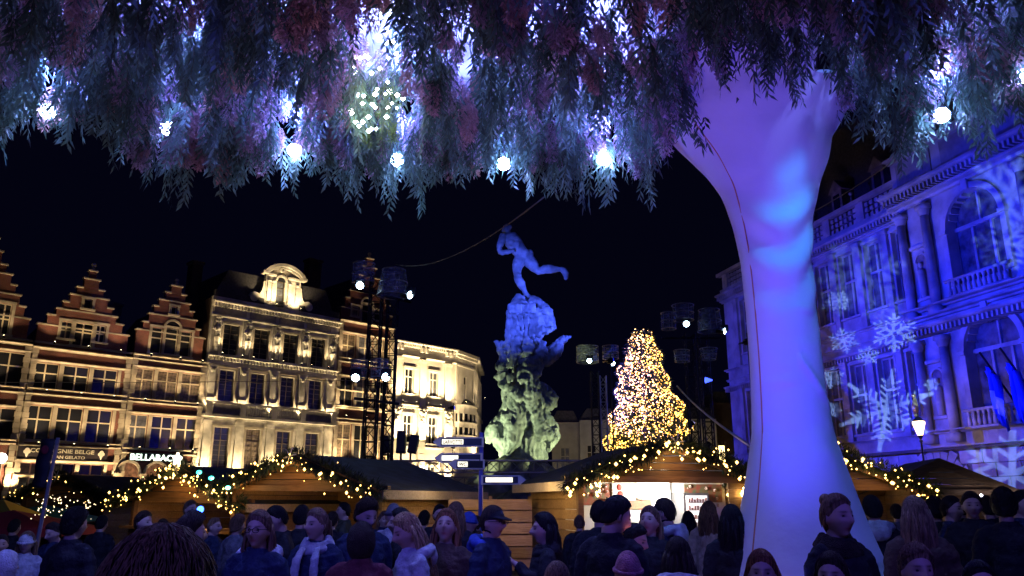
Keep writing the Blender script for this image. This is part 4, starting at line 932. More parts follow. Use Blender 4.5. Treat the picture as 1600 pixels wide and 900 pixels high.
def gobo(light, flakes, strength, soft=.035):
    """snowflake slide in a projector: pattern on the beam, folded sixfold"""
    light.use_nodes = True; nt = light.node_tree; N = nt.nodes; L = nt.links; N.clear()
    out = N.new('ShaderNodeOutputLight'); em = N.new('ShaderNodeEmission'); L.new(em.outputs[0], out.inputs[0])
    em.inputs['Color'].default_value = (.24, .42, 1, 1)
    tc = N.new('ShaderNodeTexCoord'); sp = N.new('ShaderNodeSeparateXYZ'); L.new(tc.outputs['Normal'], sp.inputs[0])
    def m(op, a, b=None, c=None):
        if op == 'LESS_THAN' or op == 'GREATER_THAN':
            d = m('SUBTRACT', b, a) if op == 'LESS_THAN' else m('SUBTRACT', a, b)
            return m('MINIMUM', m('MAXIMUM', m('MULTIPLY_ADD', d, 1 / soft, .5), 0.0), 1.0)
        n = N.new('ShaderNodeMath'); n.operation = op
        for i, v in enumerate((a, b, c)):
            if v is None: continue
            if isinstance(v, (int, float)): n.inputs[i].default_value = v
            else: L.new(v, n.inputs[i])
        return n.outputs[0]
    az = m('ABSOLUTE', sp.outputs['Z'])
    U = m('DIVIDE', sp.outputs['X'], az); V = m('DIVIDE', sp.outputs['Y'], az)
    tot = None
    for (cu, cv, s_, rot, sy, style) in flakes:
        u = m('DIVIDE', m('SUBTRACT', U, cu), s_); v = m('DIVIDE', m('SUBTRACT', V, cv), s_ * sy)
        r = m('SQRT', m('ADD', m('MULTIPLY', u, u), m('MULTIPLY', v, v)))
        a = m('ADD', m('ARCTAN2', v, u), rot + 20 * math.pi)
        a = m('ABSOLUTE', m('SUBTRACT', m('MODULO', a, math.pi / 3), math.pi / 6))
        x = m('MULTIPLY', r, m('COSINE', a)); y = m('MULTIPLY', r, m('SINE', a))
        arm = m('MULTIPLY', m('LESS_THAN', y, .045 if style else .07), m('LESS_THAN', x, 1.0))
        def branch(x0, slope, w, ylim):
            d = m('ABSOLUTE', m('SUBTRACT', m('SUBTRACT', x, x0), m('MULTIPLY', y, slope)))
            return m('MULTIPLY', m('LESS_THAN', d, w), m('LESS_THAN', y, ylim))
        pat = arm
        if style:
            br = [branch(.16, .6, .03, .2), branch(.30, .6, .03, .2), branch(.44, .6, .03, .2), branch(.60, .6, .03, .2), branch(.22, -.4, .02, .3), branch(.52, .6, .02, .12)]
            tip = m('MULTIPLY', m('LESS_THAN', y, m('MULTIPLY', m('SUBTRACT', 1.0, x), .26)), m('GREATER_THAN', x, .66))
            br.append(tip)
        else: br = [branch(.35, .7, .06, .35), branch(.62, .7, .06, .25)]
        for b_ in br: pat = m('MAXIMUM', pat, b_)
        pat = m('MULTIPLY', pat, m('LESS_THAN', x, 1.0))
        tot = pat if tot is None else m('MAXIMUM', tot, pat)
    L.new(m('MULTIPLY', tot, strength), em.inputs['Strength'])
def projector(loc, target, power, flakes_px, ang, label, soft=.022):
    """flakes_px: (target point on the hall, radius m, rotation, style)"""
    l, t = fixture(loc, target, power, (.6, .75, 1.0), ang, label, blend=.15, rad=.02)
    l.data.color = (1, 1, 1); inv = Matrix.Translation(l.location) @ l.rotation_euler.to_matrix().to_4x4(); inv = inv.inverted()
    fl = []
    for p, rad, rot, st in flakes_px:
        c = inv @ Vector(p); d = -c.z
        fl.append((c.x / d, c.y / d, rad / d, rot, 1.0, st))
    gobo(l.data, fl, 1.0, soft)
def hp(px, py):
    """point of the hall front seen at a photograph pixel"""
    a = P(px, py, 1.0) - Vector((0, 0, EYE)); o = Vector((0, 0, EYE)); n = HN
    k = (HB - o).dot(n) / a.dot(n); return o + a * k
PR1 = Vector((9.3, 13.2, 5.2))
projector(PR1, hp(1390, 600), 140000, [(hp(1385, 640), 2.75, .25, 1), (hp(1355, 556), .72, .3, 0), (hp(1318, 532), .95, .9, 0), (hp(1300, 590), .8, .2, 0), (hp(1453, 603), .42, .5, 0), (hp(1302, 640), .6, .7, 0), (hp(1396, 520), 1.3, .1, 0), (hp(1310, 470), .8, .5, 0)], 34, 'slide projector on a pole at the right, throwing the big snowflake')
projector(Vector((10.6, 14.6, 3.6)), hallpt(17.5, 0.9, 3.4), 55000, [(hallpt(16.6, 1.1, 3.1), 2.3, .15, 0), (hallpt(21, 1.1, 3.6), 1.6, .5, 1)], 50, 'low slide projector throwing a pale snowflake on the stone plinth')
projector(Vector((9.6, 13.4, 5.6)), hp(1430, 400), 48000, [(hp(1345, 425), 2.6, .4, 0), (hp(1310, 470), 1.2, .1, 0), (hp(1580, 300), 2.4, .3, 0), (hp(1570, 380), 1.6, .8, 0), (hp(1380, 480), 1.3, .2, 0)], 44, 'slide projector throwing blurred stars high on the town hall front', soft=.12)

# ================================================================== fountain with the running figure
FY = 38.0
def fp(px, py, dy=0): q = P(px, py, FY + dy); return Vector((q.x - .4, q.y - FY, q.z))
ft = thing('fountain_statue', 'bronze fountain topped by a running nude man, blue above and pale green below', 'statue', (.4, FY, 0))
c2p = lambda x, y: (760 + x / 6.43, 340 + y / 6.43)
mb = MB()
def S(pts, rad, n=12, dys=None, ry=None): mb.tube([fp(*c2p(*p), (dys[i] if dys else 0)) for i, p in enumerate(pts)], rad, n, ry=ry)
k = .205 / 6.43 * 0 + 1
# torso: neck, shoulders, chest, waist, hips (metres at the statue's scale: 1 crop px about 0.0048 m)
S([(213, 165), (235, 190), (262, 235), (300, 295), (345, 350), (385, 395), (410, 430)], [.16, .34, .43, .40, .36, .38, .2], 16, ry=[.16, .42, .46, .36, .34, .36, .2])
S([(222, 178), (212, 140), (207, 115)], [.15, .13, .16]); mb.ball(fp(*c2p(208, 108)), (.2, .24, .25)); mb.ball(fp(*c2p(188, 95), -.1), (.12, .12, .13)); mb.ball(fp(*c2p(228, 95)), (.16, .18, .14))
S([(215, 200), (165, 190), (148, 240), (130, 300), (132, 335)], [.2, .21, .19, .16, .15], dys=[0, -.25, -.35, -.3, -.25])
S([(132, 335), (165, 352), (215, 345), (262, 333)], [.15, .15, .12, .09], dys=[-.25, -.35, -.45, -.5]); mb.ball(fp(*c2p(268, 330), -.5), (.13, .12, .11))
S([(250, 195), (200, 150), (172, 130), (178, 105)], [.2, .15, .12, .1], dys=[.3, .3, .1, -.05])
# standing leg
S([(345, 385), (330, 440), (312, 500), (308, 560), (318, 610), (350, 670), (385, 740), (405, 785)], [.3, .32, .27, .2, .21, .22, .13, .11])
S([(405, 782), (395, 798), (372, 808), (355, 812)], [.14, .13, .1, .06]); mb.ball(fp(*c2p(425, 790)), (.12, .12, .12))
S([(420, 790), (445, 800)], [.12, .07])
# trailing leg
S([(400, 395), (445, 450), (485, 500), (522, 540), (580, 520), (640, 515), (700, 520), (738, 520)], [.34, .32, .27, .2, .22, .24, .15, .12], dys=[.05, .1, .15, .2, .2, .2, .2, .2])
S([(738, 512), (775, 530), (800, 565), (800, 605), (788, 622)], [.13, .17, .15, .12, .06], dys=[.2] * 5)
for x, y, r, dy in ((262, 215, .2, -.3), (290, 205, .2, .15), (250, 250, .2, -.33), (305, 270, .2, -.3), (430, 365, .24, -.1), (400, 350, .2, -.25), (300, 470, .17, -.15), (330, 640, .16, .02), (470, 470, .2, .05), (600, 512, .17, .12), (150, 265, .14, -.42), (318, 575, .14, -.12)): mb.ball(fp(*c2p(x, y), dy), r)
RUN = remeshed(mb, .036, 'running_man', 2); displace(RUN, lambda c: .03 * noise.noise(c * 3.2) + .014 * noise.noise(c * 8)); RUN.materials.append(M_BRONZE)
obj('running_man', RUN, ft)
# rock, castle, figures and sea creatures carrying him
mb = MB()
c5 = lambda x, y: (740 + x / 3.46, 460 + y / 3.46)
def T(pts, rad, dys=None, n=12): mb.tube([fp(*c5(*p), (dys[i] if dys else 0)) for i, p in enumerate(pts)], rad, n)
def B(x, y, r, dy=-.8): mb.ball(fp(*c5(x, y), dy), r)
def figure(x, y, h, dy, lean=0, arms='up', side=1):
    """bare figure, crop position of the hips, height in crop units"""
    u = h / 100
    T([(x, y), (x + lean * .2, y - 18 * u), (x + lean * .6, y - 40 * u), (x + lean, y - 52 * u)], [.20 * u, .15 * u, .25 * u, .12 * u], [dy, dy - .05, dy - .12, dy - .1], 12)
    B(x + lean * 1.25, y - 66 * u, (.13 * u, .15 * u, .17 * u), dy - .2); B(x + lean * 1.25 + 3, y - 70 * u, (.16 * u, .14 * u, .14 * u), dy - .1)
    for s_ in (-1, 1):
        sx = x + lean * .8 + s_ * 15 * u
        if arms == 'up': T([(sx, y - 47 * u), (sx + s_ * 14 * u, y - 66 * u), (sx + s_ * 2 * u, y - 96 * u)], [.1 * u, .085 * u, .06 * u], [dy - .1, dy - .25, dy - .1], 8)
        else: T([(sx, y - 47 * u), (sx + s_ * 12 * u, y - 25 * u), (sx + s_ * 22 * u, y - 6 * u)], [.1 * u, .085 * u, .06 * u], [dy - .1, dy - .3, dy - .2], 8)
        T([(x + s_ * 7 * u, y), (x + s_ * 14 * u + side * 6, y + 24 * u), (x + s_ * 9 * u + side * 14, y + 52 * u)], [.18 * u, .15 * u, .08 * u], [dy, dy - .35, dy - .05], 10)
# castle block with battlements, gate and corner turrets
a, b = fp(*c5(208, 70)), fp(*c5(322, 250)); mb.box(a.x, b.x, -.7, .8, b.z, a.z)
a2, b2 = fp(*c5(184, 150)), fp(*c5(336, 330)); mb.box(a2.x, b2.x, -.8, .9, b2.z, a2.z)
for x in (196, 222, 248, 274, 300, 324):
    q = fp(*c5(x, 96)); mb.box(q.x - .08, q.x + .08, -.95, -.7, q.z - .25, q.z + .2)
for x, yt in ((203, 90), (326, 82)): T([(x, 270), (x, yt)], [.3, .24], [-.5, -.5], 12)
T([(250, 60), (252, 30), (262, 12)], [.55, .4, .3], [-.1] * 3)
T([(300, 40), (340, 60), (375, 100), (400, 150), (420, 195)], [.32, .42, .5, .42, .25], [0, 0, -.1, -.1, -.1])
T([(335, 80), (352, 140), (356, 200), (342, 245)], [.22, .3, .3, .2], [-.6] * 4); T([(375, 120), (400, 170), (415, 200)], [.2, .3, .2], [-.5] * 3)
for p in ((345, 178), (372, 190), (398, 200), (352, 216), (420, 186), (236, 186), (214, 205), (250, 214), (320, 222)): B(*p, (.13, .15, .17), -1.0)
for x0_ in (232, 262, 292): T([(x0_, 110), (x0_ + 2, 240)], [.05, .05], [-.83, -.93], 6)
# sea beasts stretching out to the sides
T([(215, 345), (178, 330), (152, 300), (140, 272), (122, 258), (106, 254)], [.42, .34, .26, .19, .12, .04], [-.2] * 6); T([(140, 268), (132, 250)], [.08, .03], [-.3] * 2); T([(160, 300), (158, 345), (172, 390)], [.14, .2, .2], [-.4] * 3); T([(180, 270), (158, 262), (150, 285)], [.12, .14, .1], [-.5] * 3)
T([(340, 350), (385, 345), (425, 320), (455, 285), (466, 255), (486, 240), (508, 234), (526, 228)], [.4, .42, .4, .33, .22, .19, .1, .03], [-.1] * 8); T([(466, 252), (458, 232)], [.09, .03], [-.1] * 2)
T([(440, 290), (430, 330), (405, 360)], [.14, .16, .1], [-.45] * 3); T([(486, 246), (505, 252)], [.1, .03], [-.15] * 2)
# carrying figures
figure(232, 300, 92, -.95, 6, 'up'); figure(300, 292, 84, -1.05, -8, 'down', -1); figure(352, 330, 96, -.7, 18, 'down', -1); figure(200, 330, 80, -.6, -10, 'down')
T([(222, 260), (218, 330), (206, 400)], [.14, .22, .2], [-1.15] * 3, 8)
# narrow core
T([(262, 330), (268, 430), (275, 520), (285, 600), (290, 700)], [.55, .5, .55, .75, .9], [.15] * 5, 16)
figure(165, 470, 118, -.45, -12, 'up'); figure(330, 470, 120, -.55, 10, 'up', -1)
T([(236, 368), (300, 362), (352, 366), (372, 372)], [.14, .22, .2, .12], [-.9] * 4, 10); T([(155, 425), (140, 440), (170, 470)], [.28, .3, .2], [-.5] * 3)
figure(262, 440, 92, -1.1, 14, 'down')
T([(345, 500), (385, 520), (420, 575), (428, 610)], [.28, .34, .36, .2], [-.4, -.5, -.6, -.6]); T([(332, 570), (372, 596), (416, 612)], [.2, .24, .2], [-1.0] * 3); T([(210, 520), (245, 562), (282, 556), (296, 520)], [.22, .3, .24, .14], [-1.15] * 4)
B(408, 596, (.26, .26, .3), -.8); B(176, 540, (.25, .3, .5), -.4)
# hanging drapery and fish tails in long folds
for xa, ya, xb, yb, r0, r1, dy in ((185, 560, 176, 690, .2, .12, -.7), (204, 500, 222, 800, .2, .3, -1.0), (226, 560, 246, 760, .12, .2, -1.2), (300, 440, 306, 640, .16, .2, -1.15), (318, 430, 322, 640, .12, .18, -1.25), (286, 450, 290, 620, .1, .15, -1.1), (344, 620, 366, 800, .2, .26, -1.05), (372, 610, 400, 760, .16, .2, -.9), (262, 600, 258, 720, .16, .2, -1.0), (330, 600, 336, 700, .12, .16, -1.2)):
    T([(xa, ya), ((xa + xb) / 2 + rnd.uniform(-8, 8), (ya + yb) / 2), (xb, yb)], [r0, (r0 + r1) / 1.7, r1], [dy, dy - .12, dy], 8)
T([(180, 600), (176, 650), (150, 690), (118, 725), (92, 760), (80, 805)], [.25, .36, .42, .4, .32, .1], [-.5, -.6, -.7, -.7, -.6, -.5]); T([(96, 745), (78, 740), (84, 800)], [.2, .12, .06], [-.6] * 3)
T([(205, 640), (216, 720), (206, 790), (160, 850), (150, 880)], [.36, .46, .44, .34, .16], [-1.0, -1.15, -1.15, -1.0, -.9]); T([(120, 700), (128, 780), (146, 845)], [.3, .34, .2], [-.9] * 3)
T([(366, 640), (388, 690), (430, 715), (458, 722)], [.34, .42, .26, .08], [-.6] * 4); T([(350, 690), (386, 760), (424, 790), (400, 850)], [.36, .4, .3, .1], [-1.0, -1.1, -1.1, -1.0]); T([(440, 722), (448, 770), (430, 810)], [.16, .2, .1], [-.8] * 3)
T([(240, 640), (285, 690), (330, 640)], [.3, .26, .3], [-1.0] * 3); T([(150, 660), (200, 665), (250, 700)], [.2, .22, .15], [-1.2] * 3)
for k_ in range(40):
    y = rnd.uniform(380, 830); w_ = 70 + (y - 380) * .22; x = 275 + rnd.uniform(-w_, w_)
    if y > 740 and 240 < x < 350: continue
    B(x, y, (rnd.uniform(.06, .15), rnd.uniform(.08, .15), rnd.uniform(.08, .26)), rnd.uniform(-1.3, -.9))
T([(290, 640), (290, 900)], [.8, 1.0], [.5] * 2, 16)
CARV = remeshed(mb, .042, 'figure_group', 1)
displace(CARV, lambda c: .05 * noise.fractal(c * 2.2, 1, 2, 3) - .11 * abs(noise.noise(Vector((c.x * 5, c.y * 5, c.z * 1.5)))) - .05 * abs(noise.noise(c * 8)) + .04); CARV.materials.append(M_BRONZE)
obj('figure_group', CARV, ft)
# base mound of boulders
for k_ in range(34):
    a = k_ * 2.4; ring_ = k_ // 9
    rr = 3.3 - ring_ * .75; zc = .5 + ring_ * .75
    sz = rnd.uniform(.7, 1.1)
    b_ = bmesh.new(); bmesh.ops.create_icosphere(b_, subdivisions=3, radius=sz)
    off = rnd.uniform(0, 50)
    for v in b_.verts: v.co *= 1 + .35 * noise.noise(v.co * 1.3 + Vector((off, 0, 0))) + .12 * noise.noise(v.co * 4 + Vector((off, 0, 0)))
    me = bpy.data.meshes.new('boulder'); b_.to_mesh(me); b_.free(); me.materials.append(M_ROCK)
    for p_ in me.polygons: p_.use_smooth = True
    o = obj('boulder', me, ft, (rr * math.cos(a), rr * math.sin(a), zc), (rnd.uniform(0, 3), rnd.uniform(0, 3), 0)); o.scale = (1, 1, .75)
# its lights
for dx, dy, pw, c_, tz in ((-4.6, -3.4, 9500, (.86, 1.0, .50), 6.0), (5.0, -3.2, 6000, (.9, 1.0, .46), 5.2)):
    fixture((.4 + dx, FY + dy, 1.2), (.4, FY, tz), pw * .5, c_, 42, ('pale green floodlight on the ground left of the fountain' if dx < 0 else 'pale green floodlight on the ground right of the fountain'), blend=1, pole=False, group='pale green floodlights at the fountain')
spot((tx + 1.75, 26.9, 8.9), (.3, FY, 11.6), 13000, (.065, .11, 1.0), 36, .8, .1, t1)
spot((tx3 - 1.0, 34.6, 9.0), (.3, FY, 11.0), 7500, (.065, .11, 1.0), 40, .8, .1, t3)

# ================================================================== Christmas tree
TY = 55.0
tp, tb_ = P(1000, 513, TY), P(1013, 735, TY)
cx = (tp.x + tb_.x) / 2
ct = thing('christmas_tree', 'tall fir tree wrapped in hundreds of golden fairy lights', 'christmas tree', (cx, TY, 0))
H_, Z0, RB = tp.z, 2.6, 3.75
MB().tube([(0, 0, 0), (0, 0, 3), (0, 0, H_ - 1)], [.28, .24, .03], 10).build('trunk', mat('fir_bark', (.06, .04, .03), .9, noise_scale=6), ct)
def treer(z, a): 
    f = (H_ - z) / (H_ - Z0); return RB * (.10 + 1.0 * f ** .74) * (.86 + .22 * noise.noise(Vector((math.cos(a) * 1.4, math.sin(a) * 1.4, z * .55)))+.10*math.sin(z*3.9+a)) + .1
mb = MB()
for i in range(9000):
    f = rnd.random() ** .6; z = H_ - f * (H_ - Z0); a = rnd.uniform(0, 2 * math.pi); r = treer(z, a) * math.sqrt(rnd.uniform(.2, 1.0))
    p = Vector((r * math.cos(a), r * math.sin(a), z - r * .12)); d = Vector((math.cos(a), math.sin(a), rnd.uniform(-.5, .25))).normalized(); s_ = d.cross(Vector((0, 0, 1))).normalized() * rnd.uniform(.05, .1)
    L_ = rnd.uniform(.2, .42); up_ = Vector((0, 0, .05))
    mb.add([p, p + d * L_ * .4 + s_, p + d * L_, p + d * L_ * .4 - s_, p + d * L_ * .5 + up_], [(0, 1, 4), (1, 2, 4), (2, 3, 4), (3, 0, 4)])
mb.build('foliage', mat('fir_needles', (.035, .07, .04), .7, noise_scale=3, amt=.4), ct, kind='stuff')
mb = MB()
for i in range(4600):
    f = rnd.random() ** .62; z = H_ - f * (H_ - Z0); a = rnd.uniform(-math.pi, 0) if rnd.random() < .78 else rnd.uniform(0, math.pi); r = treer(z, a) * (1.0 if rnd.random() < .65 else rnd.uniform(.6, 1))
    p = Vector((r * math.cos(a), r * math.sin(a), z - r * .12))
    if noise.noise(p * .9) < -.42: continue
    mb.octa(p, rnd.choice((.02, .025, .03, .04, .06)))
mb.build('fairy_lights', emis('tree_led', (1.0, .50, .08), 8), ct, kind='stuff')
point((0, -4.4, 5), 120, (1, .65, .3), 1.0, ct)

# ================================================================== cables
def cable(pts, r, m, label, nm='cable'):
    o = MB().tube(pts, r, 5).build(nm, m, smooth=True); return tag(o, label, 'cable')
def sag(a, b, s, n=16): return [a.lerp(b, i / n) - Vector((0, 0, s * 4 * (i / n) * (1 - i / n))) for i in range(n + 1)]
M_CAB = mat('grey_cable', (.16, .14, .13), .6)
cable(sag(P(618, 413, 27.5), P(850, 308, 14), .5), .014, M_CAB, 'thin cable rising from the lighting tower up to the canopy')
cable(sag(P(1058, 603, 35.4), P(1176, 699, 15), .15), .03, mat('white_cable', (.6, .6, .65), .5), 'pale cable slanting down from the lattice tower to the fabric column')
cable(sag(P(-30, 597, 40), P(560, 594, 40), .05), .016, M_CAB, 'thin straight overhead wire crossing in front of the gabled houses')
cable(sag(P(1266, 333, 20), P(1420, 235, 12), .05), .012, M_CAB, 'thin cable rising beside the fabric column toward the canopy')
# ================================================================== market stalls
M_FIRG = mat('fir_garland', (.03, .055, .03), .75, noise_scale=5, amt=.5)
PLANK = {}
def plank(parent, L, h, p, axis, m):
    key = (round(L, 2), round(h, 2), axis, m.name)
    if key not in PLANK:
        mb = MB(); t = .012; b_ = .006
        if axis == 'x': mb.box(0, L, -.012, .012, b_, h - b_)
        else: mb.box(-.012, .012, 0, L, b_, h - b_)
        PLANK[key] = mb.mesh('plank', m)
    o = obj('plank', PLANK[key], parent, p); o.location.x += rnd.uniform(-.003, .003); o.location.y += rnd.uniform(-.003, .003); return o
def garland(parent, pts, n, r, nlights, lr=(.016, .03), drop=.12, loopy=0.0):
    mb = MB(); lb = MB(); pts = [Vector(p) for p in pts]
    seg = [(pts[i + 1] - pts[i]).length for i in range(len(pts) - 1)]; tot = sum(seg)
    def at(f):
        d = f * tot
        for i, s_ in enumerate(seg):
            if d <= s_: return pts[i].lerp(pts[i + 1], d / s_)
            d -= s_
        return pts[-1]
    for i in range(n):
        c = at(rnd.random()); d = Vector((rnd.gauss(0, 1), rnd.gauss(0, 1), rnd.gauss(-.2, 1))).normalized(); s_ = d.cross(Vector((.3, .2, 1))).normalized() * rnd.uniform(.006, .014)
        o = d * rnd.uniform(0, r * .7); L_ = rnd.uniform(.08, .2)
        p = c + o; mb.add([p, p + d * L_ * .4 + s_, p + d * L_, p + d * L_ * .4 - s_], [(0, 1, 2, 3)])
        p2 = p + Vector((0, .01, -.02)); d2 = (d + Vector((0, 0, -.5))).normalized(); mb.add([p2, p2 + d2 * L_ * .4 + s_, p2 + d2 * L_, p2 + d2 * L_ * .4 - s_], [(0, 1, 2, 3)])
    mb.build('garland', M_FIRG, parent, kind='stuff')
    for i in range(nlights):
        c = at((round(rnd.random() * 16) / 16 + rnd.gauss(0, .022)) % 1 if rnd.random() < .6 else rnd.random()) + Vector((rnd.gauss(0, r * .55), -r * .75 - rnd.random() * .06, rnd.gauss(0, r * .5) - drop * rnd.random() - loopy * rnd.random() ** 2))
        lb.octa(c, rnd.choice((.010, .014, .018, .024, .042)))
    lb.build('fairy_lights', emis('stall_led', (1.0, .55, .12), 9), parent, kind='stuff')
def hut(label, corner, rotz, W, D, ze, zr, group, ridge_out=.45, left_wall=True, right_wall=True, roll=0.0, front='open', n_lights=90, glow=None, mirror=False, garl=True, loopy=0.0, apex=.5):
    """gable front along +x from the corner, depth along +y"""
    t = thing('market_stall', label, 'market stall', corner, rotz, group); t.rotation_euler.y = roll
    ph_ = .2; n = int(ze / ph_)
    for k in range(n):
        if left_wall: plank(t, D, ze / n, (0, 0, k * ze / n), 'y', M_PINE)
        if right_wall: plank(t, D, ze / n, (W, 0, k * ze / n), 'y', M_PINE)
        if k * ze / n < .95: plank(t, W - .1, ze / n, (.05, -.02, k * ze / n), 'x', M_PINE_D)
    mb = MB(); mb.box(0.02, W - .02, D - .05, D, 0, ze); mb.build('back_wall', M_PINE, t)
    mb = MB(); mb.box(.02, W - .02, .05, D - .06, .02, .08); mb.build('floor', M_PINE_D, t)
    for x in (0, W): MB().box(x - .06, x + .06, -.07, .05, 0, ze).build('corner_post', M_PINE_D, t)
    if front == 'open':
        MB().box(-.1, W + .1, -.35, .25, .98, 1.04).build('counter', M_PINE, t)
    ax = W * apex
    # gable boards
    k = 0; z = ze + .01
    while z < zr - .1:
        f = (zr - z - .09) / (zr - ze); xa, xb = ax - ax * f, ax + (W - ax) * f
        if xb - xa > .25: plank(t, xb - xa, .15, (xa, -.03, z), 'x', M_PINE_D)
        z += .155
    MB().box(-.35, W + .35, -.14, -.045, ze - .1, ze + .03).build('front_beam', M_PINE_D, t)
    # roof slopes with overhang
    for sg in (0, 1):
        xe = -.42 if sg == 0 else W + .42
        slope = (zr - ze) / (ax if sg == 0 else W - ax); ze2 = ze - .42 * slope
        mb = MB(); y0, y1 = -ridge_out, D + .15
        a, b = (xe, ze2), (ax, zr)
        mb.add([(a[0], y0, a[1]), (b[0], y0, b[1]), (b[0], y1, b[1]), (a[0], y1, a[1]), (a[0], y0, a[1] + .06), (b[0], y0, b[1] + .06), (b[0], y1, b[1] + .06), (a[0], y1, a[1] + .06)],
               [(0, 1, 2, 3), (7, 6, 5, 4), (0, 4, 5, 1), (2, 6, 7, 3), (0, 3, 7, 4), (1, 5, 6, 2)])
        mb.build('roof_panel', M_FELT, t)
        x_ = xe
        MB().box(x_ - (.03 if sg == 0 else 0.0), x_ + (.0 if sg == 0 else .03), y0, y1, ze2 - .13, ze2 + .065).build('fascia_board', M_FASCIA, t)
        # bargeboard on the gable edge
        mb = MB(); dz = .17
        mb.add([(a[0], y0 - .03, a[1] - dz), (b[0], y0 - .03, b[1] - dz), (b[0], y0 - .03, b[1] + .05), (a[0], y0 - .03, a[1] + .05), (a[0], y0 - .002, a[1] - dz), (b[0], y0 - .002, b[1] - dz), (b[0], y0 - .002, b[1] + .05), (a[0], y0 - .002, a[1] + .05)],
               [(0, 1, 2, 3), (7, 6, 5, 4), (0, 4, 5, 1), (3, 2, 6, 7)]); mb.build('bargeboard', M_PINE_D, t)
    if garl:
        garland(t, [(-.45, -ridge_out - .05, ze - .12), (ax, -ridge_out - .05, zr + .06), (W + .45, -ridge_out - .05, ze - .12)], 5200, .23, n_lights, drop=.18, loopy=loopy)
        sb_ = MB()
        for a_ in range(3):
            an = a_ * math.pi / 3 + .2; sb_.tube([(ax - .2 * math.cos(an), -ridge_out - .14, zr + .0 - .2 * math.sin(an)), (ax + .2 * math.cos(an), -ridge_out - .14, zr + .0 + .2 * math.sin(an))], .014, 4)
        sb_.build('star', mat('white_star', (.75, .75, .78), .5), t)
    if glow: point((W / 2, .45, ze - .2), glow[0], glow[1], .12, t)
    return t

# hut with the open front (right of centre)
AZ = R(15)
hc = hut('wooden market stall with bright white interior and wreath decorated back wall', (1.41, 17.0, 0), AZ, 4.05, 3.6, 2.16, 2.88, 'wooden market stalls', glow=(135, (1, .92, .78)), n_lights=120, ridge_out=.35, loopy=.1)
# interior fittings
WR = mat('printed_wreath_panel', (.16, .22, .12), .6, noise_scale=9, amt=.6, col2=(.45, .10, .08))
MB().box(.06, 3.99, 1.1, 1.13, .1, 2.12).build('back_panel', M_WHITE, hc)
for a_, b_, c_, d_, e_ in ((.1, 1.14, 1.095, 1.6, 2.06), (2.95, 3.9, 1.095, 1.66, 2.06), (1.15, 2.1, 1.094, 1.5, 1.7)): MB().box(a_, b_, 1.075, c_, d_, e_).build('wreath_print', WR, hc)
mb = MB()
for i in range(46):
    x = rnd.choice((rnd.uniform(.15, 1.6), rnd.uniform(3.0, 3.85), rnd.uniform(1.3, 2.2))); mb.ball((x, 1.06, rnd.uniform(1.56, 2.02)), rnd.uniform(.02, .05), 6, 4)
mb.build('baubles', mat('pink_bauble', (.7, .3, .3), .35, noise_scale=3, col2=(.75, .7, .6)), hc, True)
def starpts(cx, cz, r): return [(cx + (r if i % 2 == 0 else r * .42) * math.cos(R(90 + 36 * i)), cz + (r if i % 2 == 0 else r * .42) * math.sin(R(90 + 36 * i))) for i in range(10)]
RED = mat('red_print', (.6, .08, .06), .6)
for x, z in ((1.35, 1.5), (3.55, 1.55)): MB().prism(starpts(x, z, .16), 1.055, 1.072).build('red_star', RED, hc)
mb = MB(); mb.box(1.15, 1.75, 1.04, 1.065, 1.76, 2.08); mb.build('poster', M_WHITE, hc); mb = MB(); mb.ball((1.32, 1.03, 1.98), (.06, .01, .07)); mb.ball((1.34, 1.03, 1.84), (.07, .01, .06)); mb.build('poster_print', RED, hc, True)
MB().box(1.76, 2.42, 1.035, 1.066, 1.72, 2.09).build('poster', mat('warm_white_poster', (.8, .76, .62), .5), hc)
mb = MB(); mb.tube([(.98, 1.0, 1.72), (1.2, 1.0, 1.68), (1.42, 1.0, 1.4), (1.62, 1.0, 1.15)], .05, 8); mb.build('white_ribbon', mat('silver_ribbon', (.5, .5, .5), .3), hc, True)
FR = MB(); FR.box(2.62, 3.25, .5, 1.06, .9, 1.86); FR.build('fridge', mat('grey_metal', (.25, .25, .27), .4), hc)
MB().box(2.68, 3.19, 0.48, .498, 1.0, 1.8).build('fridge_door', emis('fridge_glow', (1, .98, .95), 1.3), hc)
for z in (1.12, 1.3, 1.48, 1.64):
    mb = MB(); mb.box(2.68, 3.19, 0.44, .478, z, z + .015)
    for k in range(7): mb.box(2.71 + k * .068, 2.75 + k * .068, 0.43, .47, z + .016, z + .016 + rnd.uniform(.05, .11))
    mb.build('shelf', mat('pink_boxes', (.6, .35, .32), .5), hc)
mb = MB(); mb.box(.55, 1.15, -.3, -.05, 1.041, 1.25); mb.box(1.3, 1.5, -.25, -.05, 1.041, 1.18); mb.build('cash_register', M_BLACK, hc)
MB().box(2.25, 2.55, 1.0, 1.065, 1.04, 2.1).build('white_door', M_WHITE, hc)
plank_x = 3.35
for k in range(11): plank(hc, .62, .19, (3.43, -.035, .02 + k * .192), 'x', M_PINE)
for px_ in (.35, 3.72):
    c = MB();
    for i in range(10): c.octa((px_ + rnd.uniform(-.06, .06), -.16, 1.85 + rnd.uniform(-.1, .2)), .028)
    c.build('lantern_cluster', emis('cluster_led', (1, .62, .18), 20), hc)
point((2.0, -.5, 2.55), 14, (1, .6, .2), .15, hc); point((.4, -.6, 2.0), 10, (1, .6, .2), .15, hc); point((-.9, .5, 1.9), 26, (1, .66, .25), .2, hc)

